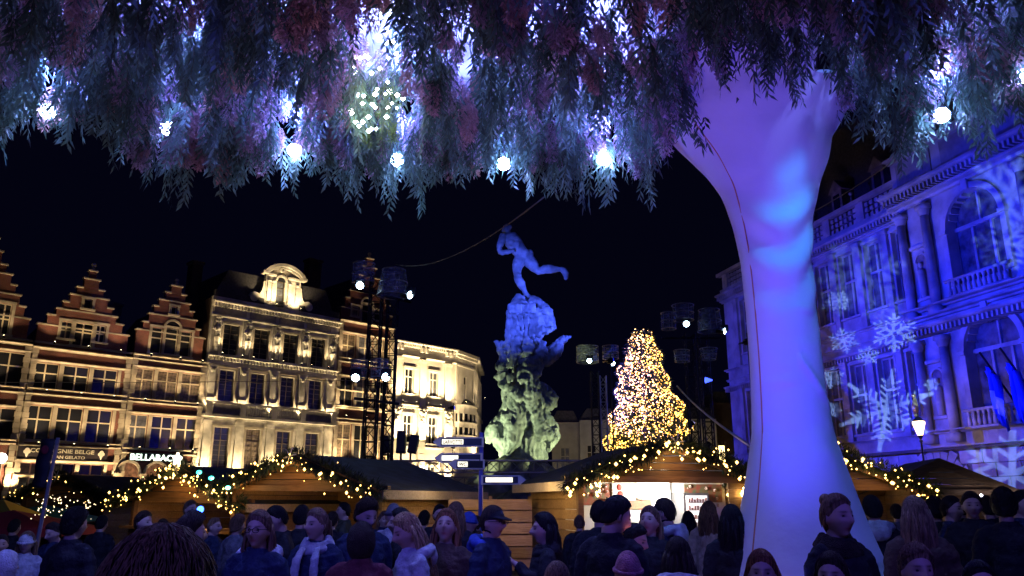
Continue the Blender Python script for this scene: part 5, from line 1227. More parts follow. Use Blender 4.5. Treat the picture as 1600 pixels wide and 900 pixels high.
# hut with long side wall (left of centre)
hb = hut('wooden market stall with long plank side wall and blue felt roof', (-6.85, 20.25, 0), R(-30), 4.5, 3.7, 2.04, 2.72, 'wooden market stalls', glow=(26, (1, .6, .25)), n_lights=80, roll=R(0.8), ridge_out=.4, loopy=.12)
point((2.3, -.9, 2.3), 26, (1, .55, .18), .15, hb); point((.6, -.8, 1.9), 22, (1, .55, .18), .15, hb); point((5.1, 1.2, 2.3), 0, WARM, .1, hb)
q = P(640, 765, 19.4); point(Vector((5.6, 1.2, 2.1)), 24, (1, .72, .35), .3, hb)
# hut at far left with star on top
ha = hut('wooden market stall under a lit star, farther left', (-10.55, 22.9, 0), R(-30), 4.4, 4.5, 1.8, 2.58, 'wooden market stalls', glow=(20, (1, .6, .25)), n_lights=110, roll=R(1.2), ridge_out=.4, loopy=.15)
point((2.3, -.9, 2.2), 30, (1, .55, .18), .15, ha); point((4, -.8, 1.9), 22, (1, .55, .18), .15, ha)
mb = MB(); mb.prism([(p[0] + 2.3, p[1] + 2.8) for p in starpts(0, 0, .17)], -.62, -.55); mb.build('lit_star', emis('star_glow', (1, .85, .55), 7), ha)
# teal lamps on the roof of that stall
for i, (px, py) in enumerate(((311, 738), (330, 747), (356, 762))):
    q = P(px, py, 19.6); t = thing('teal_lamp', ('upper left teal lamp on the blue stall roof', 'middle teal lamp on the blue stall roof', 'lowest teal lamp on the blue stall roof')[i], 'lamp', q, 0, 'teal lamps on the stall roof')
    MB().ball((0, 0, 0), (.07, .06, .05), 8, 6).build('lens', emis('teal_glow', (.05, .9, .75), 4), t, True)
    MB().cyl((0, .05), .02, -.5, 0, 6).build('stem', M_BLACK, t)
# hut behind the fabric column (right)
hd = hut('wooden market stall half hidden behind the white fabric column', (4.95, 19.6, 0), R(-14), 4.3, 3.2, 2.02, 2.95, 'wooden market stalls', glow=(24, (1, .7, .4)), n_lights=120, ridge_out=.35, loopy=.05)
point((3.4, -.8, 2.3), 12, (1, .55, .18), .15, hd)
he = hut('dark unlit market stall at the right below the town hall', (9.6, 21.8, 0), R(-12), 3.4, 3.0, 1.95, 2.72, 'wooden market stalls', glow=(14, (.9, .8, 1)), n_lights=14, garl=False, ridge_out=.3)
mb = MB()
for i in range(26): mb.box(2.3 + rnd.uniform(0, 1.4), 2.36 + rnd.uniform(0, 1.4) * 0 + rnd.uniform(0, 1.4), -.5, -.47, 1.72 + rnd.uniform(-.08, .06), 1.78 + rnd.uniform(-.06, .08)) if False else mb.octa((2.2 + rnd.uniform(0, 1.3), -.5, 1.74 + rnd.uniform(-.1, .1)), .045)
mb.build('counter_lights', emis('counter_glow', (.8, .8, 1), 7), he, kind='stuff')
# dark stall roof far left
hf = hut('dark market stall at far left with plain blue felt roof', (-17.6, 29.5, 0), R(-20), 3.8, 3.0, 1.9, 2.55, 'wooden market stalls', n_lights=24, ridge_out=.3)
# parasols / awnings at far left
def awning(px, py, Y, w, col, label, h=.5):
    q = P(px, py, Y); t = thing('awning', label, 'awning', (q.x, Y, 0)); mb = MB(); n = 9
    vs = [(-w / 2, -.8, q.z - h), (w / 2, -.8, q.z - h), (w / 2, .8, q.z - h), (-w / 2, .8, q.z - h), (0, 0, q.z)]
    vs2 = [(v[0], v[1], v[2] - .14) for v in vs[:4]]
    mb.add(vs + vs2, [(0, 1, 4), (1, 2, 4), (2, 3, 4), (3, 0, 4), (0, 5, 6, 1), (1, 6, 7, 2), (2, 7, 8, 3), (3, 8, 5, 0)]); mb.build('canvas', mat(label[:12], col, .8), t)
    MB().cyl((0, 0), .03, 0, q.z).build('pole', M_BLACK, t)
    for x in (-w / 2 + .05, w / 2 - .05): MB().cyl((x, -.75), .02, 0, q.z - h).build('pole', M_BLACK, t)
awning(22, 797, 15, 2.4, (.35, .03, .04), 'red canvas awning at the far left over a stall', .3)
awning(5, 780, 19, 1.7, (.55, .42, .06), 'yellow canvas awning behind the red one', .45)
awning(70, 788, 24, 2.4, (.05, .25, .2), 'green canvas parasol behind the banner pole', .35)
q = P(2, 716, 40); t = thing('street_lamp', 'white globe street lamp at the left edge before the gabled house', 'street lamp', (q.x, 40, 0)); MB().ball((0, 0, q.z), .26, 12, 8).build('globe', emis('globe_white', (1, .85, .75), 7), t, True); MB().cyl((0, 0), .05, 0, q.z - .24).build('post', M_BLACK, t); point((0, -.5, q.z), 160, (1, .85, .65), .2, t)
q = P(660, 735, 45); t = thing('street_lamp', 'warm globe street lamp glowing behind the truss beam before the cream house', 'street lamp', (q.x, 45, 0)); MB().ball((0, 0, q.z), .28, 12, 8).build('globe', emis('globe_warm', (1, .8, .45), 9), t, True); MB().cyl((0, 0), .05, 0, q.z - .27).build('post', M_BLACK, t); point((0, -.5, q.z), 160, (1, .8, .5), .2, t)
# hanging light curtain of the left restaurant
t = thing('light_curtain', 'short curtain of warm fairy lights hanging at the left stall front', 'fairy lights', P(92, 800, 14)); mb = MB()
for i in range(70): mb.octa((rnd.uniform(-.42, .6) , rnd.uniform(-.1, .1), rnd.uniform(-.12, .16) + .25 * (rnd.random() ** 3)), rnd.uniform(.006, .013))
mb.build('bulbs', emis('curtain_led', (1, .75, .4), 5), t, kind='stuff'); MB().tube([(-.45, 0, .2), (.6, 0, .42)], .012, 5).build('wire', M_BLACK, t)
# slatted fence between the stalls
fn = thing('slatted_fence', 'low fence of five pale horizontal boards between two market stalls', 'fence', (P(700, 830, 19.6).x, 19.6, 0), R(4))
Wf = P(832, 830, 19.6).x - P(700, 830, 19.6).x
for k in range(6):
    o = plank(fn, Wf, .255, (0, 0, .30 + k * .275 - .2), 'x', M_PINE)
for x in (.05, Wf / 2, Wf - .05): MB().box(x - .04, x + .04, .02, .09, 0, 1.8).build('post', M_PINE_D, fn)
point((-1.6, 1.2, 2.0), 22, (1, .68, .3), .2, hc)
mbx = thing('equipment_crates', 'tan plywood boxes stacked behind the board fence', 'crates', (.15, 22, 0)); mb = MB(); mb.box(-.9, .35, -.4, .4, 0, 1.55); mb.prism([(-.1, 1.56), (1.0, 1.56), (1.0, 2.1)], -.4, .4); mb.build('boxes', M_PINE, mbx)

# ================================================================== signpost
q = P(752, 690, 16)
sp_ = thing('signpost', 'blue post with four lit direction arms, one reading WC', 'signpost', (q.x, 16, 0))
ztop = P(752, 676, 16).z
MB().tube([(0, 0, 0), (0, 0, ztop)], .045, 10).build('post', mat('blue_post', (.12, .14, .55), .5), sp_)
M_SIGNB = mat('black_sign', (.02, .02, .02), .4); M_SIGNW = mat('sign_edge_white', (.85, .8, .6), .5)
GLOW = emis('sign_glow', (1, .93, .62), 1.5)
def arm(px0, px1, py, hpx, text, lit0, lit1, rot, txc=None):
    a, b = P(px0, py, 16), P(px1, py, 16); h = hpx / 1279 * 16.3; z = a.z; x0_, x1_ = a.x - q.x, b.x - q.x; left = x0_ < -.2 and x1_ < .3
    M = Matrix.Rotation(rot, 4, 'Z'); s_ = abs(x1_ - x0_)
    mb = MB(); 
    if left: pr = [(x0_ + .12, z - h / 2), (x1_, z - h / 2), (x1_, z + h / 2), (x0_ + .12, z + h / 2), (x0_, z)]
    else: pr = [(x0_, z - h / 2), (x1_ - .12, z - h / 2), (x1_, z), (x1_ - .12, z + h / 2), (x0_, z + h / 2)]
    mb.prism(pr, -.09, -.03, M); o = mb.build('arm', M_SIGNW, sp_)
    mb = MB(); i0, i1 = (x0_ + .16, x1_ - .04) if left else (x0_ + .04, x1_ - .16)
    mb.box(i0, i1, -.1, -.091, z - h * .36, z + h * .36, M); mb.build('face', M_SIGNB, o)
    l0, l1 = x0_ + s_ * lit0, x0_ + s_ * lit1
    mb = MB(); mb.box(l0, l1, -.106, -.1005, z - h * .26, z + h * .26, M); mb.build('lit_panel', GLOW, o)
    if text:
        me = text_mesh(text, h * .52, M_SIGNB, .003, bold=.002); w = max(v.co.x for v in me.vertices); 
        tt = obj('lettering', me, o, M @ Vector((l0 + .02, -.111, z - h * .19)), (R(90), 0, rot)); tt.scale.x = (l1 - l0 - .04) / w
arm(677, 756, 691, 15, 'LARVOTTE', .18, .60, 0); arm(679, 754, 716, 15, '', .16, .50, 0); arm(699, 756, 726, 15, 'WC', .25, .52, R(14)); arm(752, 822, 750, 14, '', .10, .70, 0)
spot((q.x - .5, 15.0, 4.2), (q.x - .4, 16, 2.4), 12, (1, .9, .6), 80, 1, .1, sp_)
# banner pole at left
q = P(66, 760, 13)
bp_ = thing('banner_pole', 'tall pole with dark banner and red round emblem in front of the restaurant', 'banner', (q.x, 13, 0)); zt = P(76, 684, 13).z
MB().tube([(0, 0, 0), (.14, 0, zt)], .03, 8).build('pole', mat('violet_pole', (.3, .28, .42), .5), bp_)
mb = MB(); n = 10; vs = []
for i in range(n + 1):
    z = zt - .02 - i * (zt - P(60, 760, 13).z) / n; xo = .14 * z / zt - .03
    vs += [(xo - .23, -.02 + .02 * math.sin(i), z), (xo, -.03, z)]
o = mb.add(vs, [(2 * i, 2 * i + 2, 2 * i + 3, 2 * i + 1) for i in range(n)]).build('banner', mat('dark_banner', (.03, .025, .06), .7), bp_, True); o.modifiers.new('s', 'SOLIDIFY').thickness = .008
mb = MB(); mb.ball((-.02, -.05, P(62, 703, 13).z), (.065, .012, .07)); mb.build('round_emblem', mat('red_emblem', (.35, .04, .08), .6), bp_, True)

# ================================================================== fabric column
CY = 6.6
prof = [(180, 1062, 1310), (200, 1070, 1302), (225, 1085, 1295), (260, 1108, 1284), (300, 1130, 1275), (350, 1147, 1267), (400, 1158, 1265), (480, 1167, 1272), (560, 1173, 1281), (620, 1176, 1288), (680, 1177, 1300), (750, 1168, 1325), (818, 1157, 1350), (860, 1150, 1368), (900, 1143, 1386)]
cps = []
for py, xa, xb in prof:
    a, b = P(xa, py, CY), P(xb, py, CY); cps.append((a.z, (a.x + b.x) / 2, (b.x - a.x) / 2))
CX = 2.30
cps += [(.6, CX + .08, .86), (.3, CX + .1, 1.0), (.0, CX + .12, 1.12)]
cps = [(5.62, CX - .06, 1.35), (5.5, CX - .05, 1.08), (5.32, CX - .02, .88)] + cps
cps = [(z_, x_ - (.05 if 4.6 < z_ < 5.4 else 0), r_0 * (1.13 if z_ > 4.9 else 1.06 if z_ > 4.5 else 1)) for z_, x_, r_0 in cps]
cps.sort(key=lambda c: c[0])
zs_ = np.linspace(0, 5.6, 150); zc_ = [c[0] for c in cps]
cxs = np.interp(zs_, zc_, [c[1] for c in cps]); rs = np.interp(zs_, zc_, [c[2] for c in cps])
for it in range(3):
    rs[1:-1] = (rs[:-2] + rs[1:-1] * 2 + rs[2:]) / 4; cxs[1:-1] = (cxs[:-2] + cxs[1:-1] * 2 + cxs[2:]) / 4
nA = 96; vs = []
for i, z in enumerate(zs_):
    for k in range(nA):
        a = 2 * math.pi * k / nA
        front = max(0, -math.sin(a))
        d = 0
        # swags and tension folds of the stretched cloth
        if 2.6 < z < 4.7:
            xa = math.cos(a); ph = (z - 3.0) * 9 - 2.6 * xa * xa - xa * .8
            d += front * .030 * math.sin(ph * 1.7) * math.exp(-((z - 3.75) / .55) ** 2)
        for zf, aa, w_ in ((3.18, .2, .012), (3.02, .35, .008), (2.88, .1, .006), (2.6, -.5, .010), (2.5, .3, .007), (2.03, .5, .010), (1.96, .3, .006)):
            d += front * 2 * w_ * math.exp(-((z - zf - .02 * math.cos(a)) / .014) ** 2) * math.exp(-((math.cos(a) - aa) / .45) ** 2)
        dg_ = z - 2.75 + (math.cos(a) - .1) * .42; d += front * .026 * math.exp(-(dg_ / .04) ** 2) * (1 if math.cos(a) > .0 else 0)
        d += .008 * math.sin(a * 5 + z * .7) * (z < 2.2) + .005 * math.sin(a * 9) * (z > 4.3)
        vs.append((cxs[i] + (rs[i] + d) * math.cos(a), CY + (rs[i] + d) * math.sin(a), z))
fs = [(i * nA + k, i * nA + (k + 1) % nA, (i + 1) * nA + (k + 1) % nA, (i + 1) * nA + k) for i in range(len(zs_) - 1) for k in range(nA)]
fc = MB().add(vs, fs).build('fabric_column', M_FABRIC, smooth=True); tag(fc, 'white stretch fabric column flaring into the flower canopy at the top', 'column')
mb = MB(); pts = [(cxs[i] + (rs[i] + .004) * math.cos(R(207)), CY + (rs[i] + .004) * math.sin(R(207)), z) for i, z in enumerate(zs_) if .5 < z < 4.9]
mb.tube(pts, .006, 5); mb.build('seam', mat('orange_seam', (.6, .25, .14), .7), fc, True)

# ================================================================== flower canopy
RC = 7.25; CC = (0.0, -.35); ZC = 5.62
def leafy(m, w):
    nt = m.node_tree; N = nt.nodes; L = nt.links; b = N['Principled BSDF']; o = N['Material Output']; t = N.new('ShaderNodeBsdfTranslucent'); x = N.new('ShaderNodeMixShader'); x.inputs[0].default_value = w
    L.new(b.inputs['Base Color'].links[0].from_socket, t.inputs['Color']); L.new(b.outputs[0], x.inputs[1]); L.new(t.outputs[0], x.inputs[2]); L.new(x.outputs[0], o.inputs['Surface']); return m
M_LEAF = mat('willow_leaf', (.11, .19, .14), .5, attr='tint', spec=.5)
M_PLUME = mat('dusty_plume', (.52, .40, .44), .8, attr='tint', spec=.2)
leafy(M_LEAF, .3); leafy(M_PLUME, .3)
cn = thing('flower_canopy', 'round canopy thickly hung with willow sprays and dusty pink plumes', 'canopy', (CC[0], CC[1], 0))
mb = MB(); mb.lathe([(.0, ZC + .05), (RC + .15, ZC + .05), (RC + .15, ZC - .1), (RC + .02, ZC - .1), (RC, ZC), (0.0, ZC)], 96); mb.build('fabric_ceiling', mat('ceiling_fabric', (.62, .62, .66), .8), cn)
mb = MB(); mb.tube([(RC * math.cos(a), RC * math.sin(a), ZC - .16) for a in np.linspace(0, 2 * math.pi, 97)], .05, 8); mb.tube([(4.2 * math.cos(a), 4.2 * math.sin(a), ZC - .1) for a in np.linspace(0, 2 * math.pi, 65)], .04, 8)
for k in range(16): a = k * math.pi / 8; mb.tube([(.3 * math.cos(a), .3 * math.sin(a), ZC - .06), (RC * math.cos(a), RC * math.sin(a), ZC - .06)], .03, 6)
mb.build('ring_frame', M_STEEL, cn, True)

class Spray:
    def __init__(s): s.q = []; s.t = []
    def leaf(s, b, d, L, w, tint, side):
        s.q.append((b, b + d * L * .45 + side * w, b + d * L, b + d * L * .45 - side * w)); s.t.append(tint)
    def arr(s): return np.array([[list(v) for v in q] for q in s.q]), np.array(s.t)
def willow(r, L):
    """a drooping frond: a few arching stems, leaves in pairs hugging the stem and pointing down"""
    s = Spray(); a00 = r.uniform(0, 6.28)
    for st in range(r.choice((3, 4))):
        a0 = a00 + r.uniform(-.9, .9); L_ = L * r.uniform(.75, 1.2); tt = r.uniform(.6, 1.5); out = r.uniform(.04, .16)
        n = int(L_ / .027); wv = r.uniform(0, 6)
        P_ = lambda f: Vector((math.cos(a0) * out * math.sqrt(f) * 1.3 + .012 * math.sin(f * 6 + wv), math.sin(a0) * out * math.sqrt(f) * 1.3 + .012 * math.cos(f * 5 + wv), -f * L_))
        for i in range(0, n - 1, 3):
            p, q = P_(i / n), P_(min(1, (i + 3) / n)); sd = Vector((math.sin(a0), -math.cos(a0), 0)) * .0022
            s.q.append((p - sd, p + sd, q + sd, q - sd)); s.t.append((.9 * tt, .6 * tt, .5 * tt))
        for i in range(2, n):
            f = i / n; p = P_(f); a = a0 + math.pi / 2 * (1 if i % 2 else -1) + r.uniform(-.7, .7); el = r.uniform(.75, 1.25)
            d = Vector((math.cos(a) * math.cos(el), math.sin(a) * math.cos(el), -math.sin(el))); side = d.cross(Vector((math.cos(a0), math.sin(a0), r.uniform(-.6, .6)))).normalized()
            g = tt * r.uniform(.75, 1.3); s.leaf(p, d, r.uniform(.08, .125) * (1.15 - .35 * f), r.uniform(.007, .0125), (g, g, g * r.uniform(.85, 1.15)), side)
    return s.arr()
def plume(r, L):
    """a feathery hanging plume, broad at the top and ending in a point"""
    s = Spray(); base_t = r.choice([(1, .9, 1.0), (1.1, .85, .85), (.95, .95, 1.1), (1.15, .88, .7), (1, .95, 1.05)]); sp = r.uniform(0, .3); a0 = r.uniform(0, 6.28); nb = 40
    for i in range(nb):
        f = i / nb; p = Vector((math.cos(a0) * sp * f * L, math.sin(a0) * sp * f * L, -f * L)); bl = (.40 * L) * (1 - f) ** .7 * (.35 + 1.4 * min(f, .35)) + .025
        for k in range(3):
            a = r.uniform(0, 6.28); m = max(2, int(bl / .019)); q = p.copy()
            for j in range(m):
                el = .35 + .9 * j / m; q = q + Vector((math.cos(a) * math.cos(el), math.sin(a) * math.cos(el), -math.sin(el))) * .019
                a2 = a + r.choice((-1, 1)) * r.uniform(.3, 1.0); e2 = r.uniform(.5, 1.3)
                dd = Vector((math.cos(a2) * math.cos(e2), math.sin(a2) * math.cos(e2), -math.sin(e2))); side = dd.cross(Vector((r.random(), r.random(), r.random()))).normalized()
                g = r.uniform(.65, 1.3); s.leaf(q, dd, r.uniform(.024, .042), r.uniform(.005, .009), (base_t[0] * g, base_t[1] * g, base_t[2] * g), side)
    return s.arr()
r_ = random.Random(11)
WV = [willow(r_, r_.uniform(.45, .68)) for _ in range(10)]; PV = [plume(r_, r_.uniform(.26, .46)) for _ in range(10)]
def spray_mesh(name, Q, T, m):
    n = len(Q); me = bpy.data.meshes.new(name); V = Q.reshape(-1, 3).astype(np.float32)
    me.vertices.add(4 * n); me.vertices.foreach_set('co', V.ravel()); me.loops.add(4 * n); me.loops.foreach_set('vertex_index', np.arange(4 * n, dtype=np.int32))
    me.polygons.add(n); me.polygons.foreach_set('loop_start', np.arange(0, 4 * n, 4, dtype=np.int32)); me.update(calc_edges=True)
    at_ = me.color_attributes.new('tint', 'FLOAT_COLOR', 'POINT'); c = np.ones((n, 4, 4), np.float32); c[:, :, :3] = T[:, None, :]; at_.data.foreach_set('color', c.ravel()); me.materials.append(m); return me
def ztip(x, y):
    """how low the hanging sprays reach round the rim"""
    return 0
BLP = [(75, 174, 5.9), (262, 200, 6.3), (460, 235, 6.6), (620, 250, 6.8), (787, 256, 6.95), (942, 248, 6.9), (1472, 180, 5.95), (1600, 120, 5.5), (-90, 130, 5.3)]
BLW = [P(*b_) for b_ in BLP]
def near_bulb(x, y, z):
    """sprays are kept clear of the bulbs so each shines through a gap in the leaves"""
    for i, q in enumerate(BLW):
        k_ = y / q.y
        if .72 < k_ < .985 and abs(x / k_ - q.x) < (.07 if i == 1 else .12) and z - .68 < q.z * k_ + .1: return True
    k_ = y / 5.75
    if .86 < k_ < .985 and hash((round(x, 3), round(y, 3))) % 10 < 7 and abs(x / k_ - P(592, 120, 5.75).x) < .27 and z - .6 < EYE + (P(592, 10, 5.75).z - EYE) * k_ and z > EYE + (P(592, 330, 5.75).z - EYE) * k_: return True
    return False
W_all, P_all = [[], []], [[], []]; parts = []
for i in range(3500):
    ang = r_.uniform(R(28), R(152)); rr = math.sqrt(r_.uniform(4.0 ** 2, RC ** 2)) if r_.random() < .74 else r_.uniform(6.95, RC + .06)
    x, y = rr * math.cos(ang), rr * math.sin(ang); wx_, wy_ = x + CC[0], y + CC[1]
    dtr = math.hypot(wx_ - CX, wy_ - CY)
    if dtr < .62: continue
    pl = r_.random() < (.2 if noise.noise(Vector((x * 1.3, y * 1.3, 3))) < .0 else .5)
    # clusters hang from different heights, lowest on the left half of the rim
    low = .45 * noise.noise(Vector((x * .8, y * .8, 0))) + .12 * r_.uniform(-1, 1)
    z = ZC - .12 - r_.random() ** .7 * .62 + low * .6
    if rr > 6.4: z -= .1 * (rr - 6.4)
    if wx_ > 2.9: z += .16
    infront = wy_ < CY and abs(wx_ / wy_ - CX / CY) < .13
    if infront: z = max(z, ZC - .45 - max(0, (CY - .9 - wy_)) * .0) + .12
    if dtr < 1.3 and wy_ < CY + .15 and abs(wx_ - CX) < .85: z = ZC - .12 - r_.random() * .3
    z = min(z + (.09 if rr > 5.8 else 0), ZC - .06)
    q_, t_ = (PV if pl else WV)[r_.randrange(10)]; s_ = r_.uniform(.8, 1.15)
    if near_bulb(wx_, wy_, z): continue
    parts.append((pl, x, y, z, r_.uniform(0, 6.28), s_, r_.uniform(-.12, .12), q_, t_, math.hypot(wx_, wy_)))
parts.sort(key=lambda p: (p[3] + .25 * abs(p[9] - 6.6) + (0 if abs(p[1]) < 5 else 5)))
WM = {}
for idx, (pl, x, y, z, a, s_, tl, q_, t_, dist) in enumerate(parts):
    if idx < 300:
        key = id(q_)
        if key not in WM: WM[key] = spray_mesh('plume' if pl else 'willow_spray', q_, t_, M_PLUME if pl else M_LEAF)
        o = obj('plume' if pl else 'willow_spray', WM[key], cn, (x, y, z), (tl, tl * .6, a)); o.scale = (s_, s_, s_)
    else:
        M = np.array(Euler((tl, tl * .6, a)).to_matrix()) * s_
        tgt = P_all if pl else W_all; g = r_.uniform(.75, 1.2)
        tgt[0].append(q_ @ M.T + np.array([x, y, z])); tgt[1].append(t_ * g)
obj('willow_foliage', spray_mesh('willow_foliage', np.concatenate(W_all[0]), np.concatenate(W_all[1]), M_LEAF), cn, kind='stuff')
obj('plume_foliage', spray_mesh('plume_foliage', np.concatenate(P_all[0]), np.concatenate(P_all[1]), M_PLUME), cn, kind='stuff')
print('sprays', len(parts))
# round festoon bulbs on the rim
BM = MB().ball((0, 0, 0), .062, 16, 10).mesh('glass', emis('festoon_glow', (.27, .38, 1.0), 170), True); BS = MB().cyl((0, 0), .025, .055, .14, 8).mesh('socket', M_BLACK); BW = MB().cyl((0, 0), .004, .14, .45, 5).mesh('flex', M_BLACK)
bl = [(75, 174, 5.9), (262, 200, 6.3), (460, 235, 6.6), (620, 250, 6.8), (787, 256, 6.95), (942, 248, 6.9), (1472, 180, 5.95), (1600, 120, 5.5), (-90, 130, 5.3)]
labs = ['leftmost glowing white bulb under the canopy', 'white bulb half hidden in the leaves, second from the left', 'large white bulb among teal willow leaves, third from the left', 'glowing white bulb left of the middle of the canopy edge', 'glowing white bulb right above the running statue', 'glowing white bulb left of the fabric column', 'glowing white bulb at the right above the town hall', 'white canopy bulb beyond the right edge of the view', 'white canopy bulb beyond the left edge of the view']
for (px, py, Y), lb in zip(bl, labs):
    q = P(px, py, Y); t = thing('festoon_bulb', lb, 'light bulb', q, 0, 'round bulbs hanging along the canopy rim'); obj('glass', BM, t); obj('socket', BS, t); obj('flex', BW, t)
    point((0, 0, -.16), 0, (.5, .65, 1), .05, t) if False else None
# unseen point lights added near the bulbs to brighten ceiling and leaves
for k_, (px, py, Y) in enumerate(bl[:7]):
    q = P(px, py, Y); point((q.x * .86, q.y * .86, ZC - .32), 95, (.20, .24, 1.0), .06)
    q = P(px, py, Y); point((q.x, q.y - .12, q.z + .38), 150, (.16, .22, 1.0), .06)
# string of tiny white lights shaped like a little tree
lt = thing('light_string', 'string of tiny white lights hanging in the canopy like a small tree', 'fairy lights', P(592, 120, 5.75))
pts = [(380, 22), (395, 60), (427, 60), (425, 42), (385, 98), (425, 132), (380, 152), (388, 172), (420, 185), (435, 175), (450, 183), (462, 228), (428, 248), (288, 245), (308, 248), (328, 240), (342, 245), (345, 275), (280, 290), (296, 305), (283, 312), (392, 293), (357, 312), (425, 350), (380, 380), (300, 405), (322, 408), (318, 440), (415, 400), (432, 385), (438, 395), (465, 405), (490, 420), (372, 402), (360, 445), (372, 458), (425, 458), (443, 440), (465, 460), (268, 470), (272, 482), (343, 498), (420, 498), (288, 520), (318, 520), (302, 538), (345, 558), (355, 550), (377, 550)]
mb = MB(); org = lt.location
for x, y in pts: mb.octa(P(450 + x / 2.727, y / 2.727, 5.75 + rnd.uniform(-.12, .06)) - org, rnd.uniform(.013, .023))
mb.build('tiny_bulbs', emis('tiny_white_led', (.85, .92, 1), 30), lt, kind='stuff')
Q, T_ = [], []
for i in range(14):
    q_, t_ = WV[i % 10]; a = rnd.uniform(0, 6.28); M = np.array(Euler((rnd.uniform(-.6, .6), 0, a)).to_matrix()) * .45
    p = P(450 + rnd.uniform(280, 520) / 2.727, rnd.uniform(200, 520) / 2.727, 5.9) - org; Q.append(q_ @ M.T + np.array(p)); T_.append(t_ * np.array([1.6, 1.5, .5]))
obj('sprigs', spray_mesh('sprigs', np.concatenate(Q), np.concatenate(T_), M_LEAF), lt, kind='stuff'); point(P(595, 130, 5.55) - org, 2.0, (1, .8, .35), .1, lt)
# stage lights hanging under the canopy: on the crowd, the column and up into the plumes, plus added fill lights
def par(loc, target, pw, col, ang, label, blend=.8, group=None, rad=.12, lens=6):
    return fixture(loc, target, pw, col, ang, label, blend, rad, group, pole=False, lens=lens)
par((-2.4, 1.2, 4.9), (-2.6, 7, 1.3), 420, (.10, .09, 1.0), 80, 'blue stage light under the canopy, left, aimed at the crowd')
par((2.4, 1.0, 4.9), (2.9, 7, 1.3), 230, (.12, .085, 1.0), 80, 'violet blue stage light under the canopy, right, aimed at the crowd')
par((.2, .6, 5.0), (.2, 8.0, 1.2), 190, (.10, .09, 1.0), 90, 'blue stage light under the canopy, centre, aimed at the crowd')
par((3.8, 3.0, 1.0), (3.8, 5.6, 5.5), 38, (.45, .38, 1.0), 90, 'added blue violet fill light on the ground aimed up into the right of the canopy', blend=1)  # fill light added to lift the right-hand foliage from below
par((-1.2, -1.0, 4.7), (-.58, 1.35, 1.6), 150, (.16, .12, 1.0), 34, 'added violet fill light under the canopy behind the viewer, aimed at the nearest head', blend=1)  # added only to brighten the dark hair of the near head
par((1.45, 4.55, .35), (2.25, 6.5, 4.1), 620, (.07, .06, 1.0), 62, 'violet stage light on the ground aimed up the fabric column', blend=1)
par((2.5, 5.62, 5.0), (2.36, 6.3, 3.3), 80, (.02, .34, 1.0), 60, 'cyan stage light in the leaves, aimed down the front of the fabric column', blend=1, lens=.3, rad=.04)
for c_ in COL.objects:
    if c_.parent and 'cyan stage' in c_.parent.get('label', '') and c_.type == 'MESH': c_.scale = (.4, .4, .4)
par((1.0, 5.4, .5), (1.5, 6.0, 5.6), 48, (1.0, .34, .42), 75, 'pink stage light on the ground aimed up into the plumes by the column', blend=1)
par((-.6, 3.6, 1.0), (-.6, 6.2, 5.5), 95, (.80, .45, .9), 100, 'added magenta fill light on the ground aimed up into the middle of the canopy', blend=1)  # added fill, tints the underside of the middle foliage
par((-3.2, 3.2, 1.0), (-3.2, 6.0, 5.5), 85, (.6, .46, 1.0), 100, 'added purple fill light on the ground aimed up into the left of the canopy', blend=1)  # added lavender fill for the fronts of the left sprays
# ================================================================== people
SKIN = mat('skin', (.50, .33, .26), .55, attr='paint', spec=.35)
TRO = mat('dark_trousers', (.03, .03, .045), .8); SHOE = mat('shoe_leather', (.03, .025, .02), .5); IRIS = mat('eye', (.05, .04, .04), .15)
def hair_mat(name, col): 
    if name in MATS: return MATS[name]
    m = mat(name, col, .65, spec=.22); nt = m.node_tree; N = nt.nodes; L = nt.links; b = N['Principled BSDF']
    tc = N.new('ShaderNodeTexCoord'); mp = N.new('ShaderNodeMapping'); mp.inputs['Scale'].default_value = (60, 60, 3.5); n = N.new('ShaderNodeTexNoise'); n.inputs['Scale'].default_value = 2.2; n.inputs['Detail'].default_value = 5
    L.new(tc.outputs['Object'], mp.inputs['Vector']); L.new(mp.outputs[0], n.inputs['Vector'])
    r = N.new('ShaderNodeValToRGB'); r.color_ramp.elements[0].position = .35; r.color_ramp.elements[1].position = .65
    r.color_ramp.elements[0].color = (*[c * .35 for c in col], 1); r.color_ramp.elements[1].color = (*[min(1, c * 1.7) for c in col], 1); L.new(n.outputs['Fac'], r.inputs['Fac']); L.new(r.outputs['Color'], b.inputs['Base Color'])
    bp = N.new('ShaderNodeBump'); bp.inputs['Strength'].default_value = .7; bp.inputs['Distance'].default_value = .004; L.new(n.outputs['Fac'], bp.inputs['Height']); L.new(bp.outputs['Normal'], b.inputs['Normal']); return m
HB_ = hair_mat('dark_brown_hair', (.035, .022, .015)); HM_ = hair_mat('brown_hair', (.15, .085, .05)); HR_ = hair_mat('auburn_hair', (.20, .08, .035)); HL_ = hair_mat('blond_hair', (.36, .24, .12)); HK_ = hair_mat('black_hair', (.012, .01, .011)); HG_ = hair_mat('light_brown_hair', (.20, .12, .07))
def cloth(name, col, bs=40, b=.35): return mat(name, col, .85, noise_scale=18, amt=.2, bump=b, bscale=bs, spec=.2)
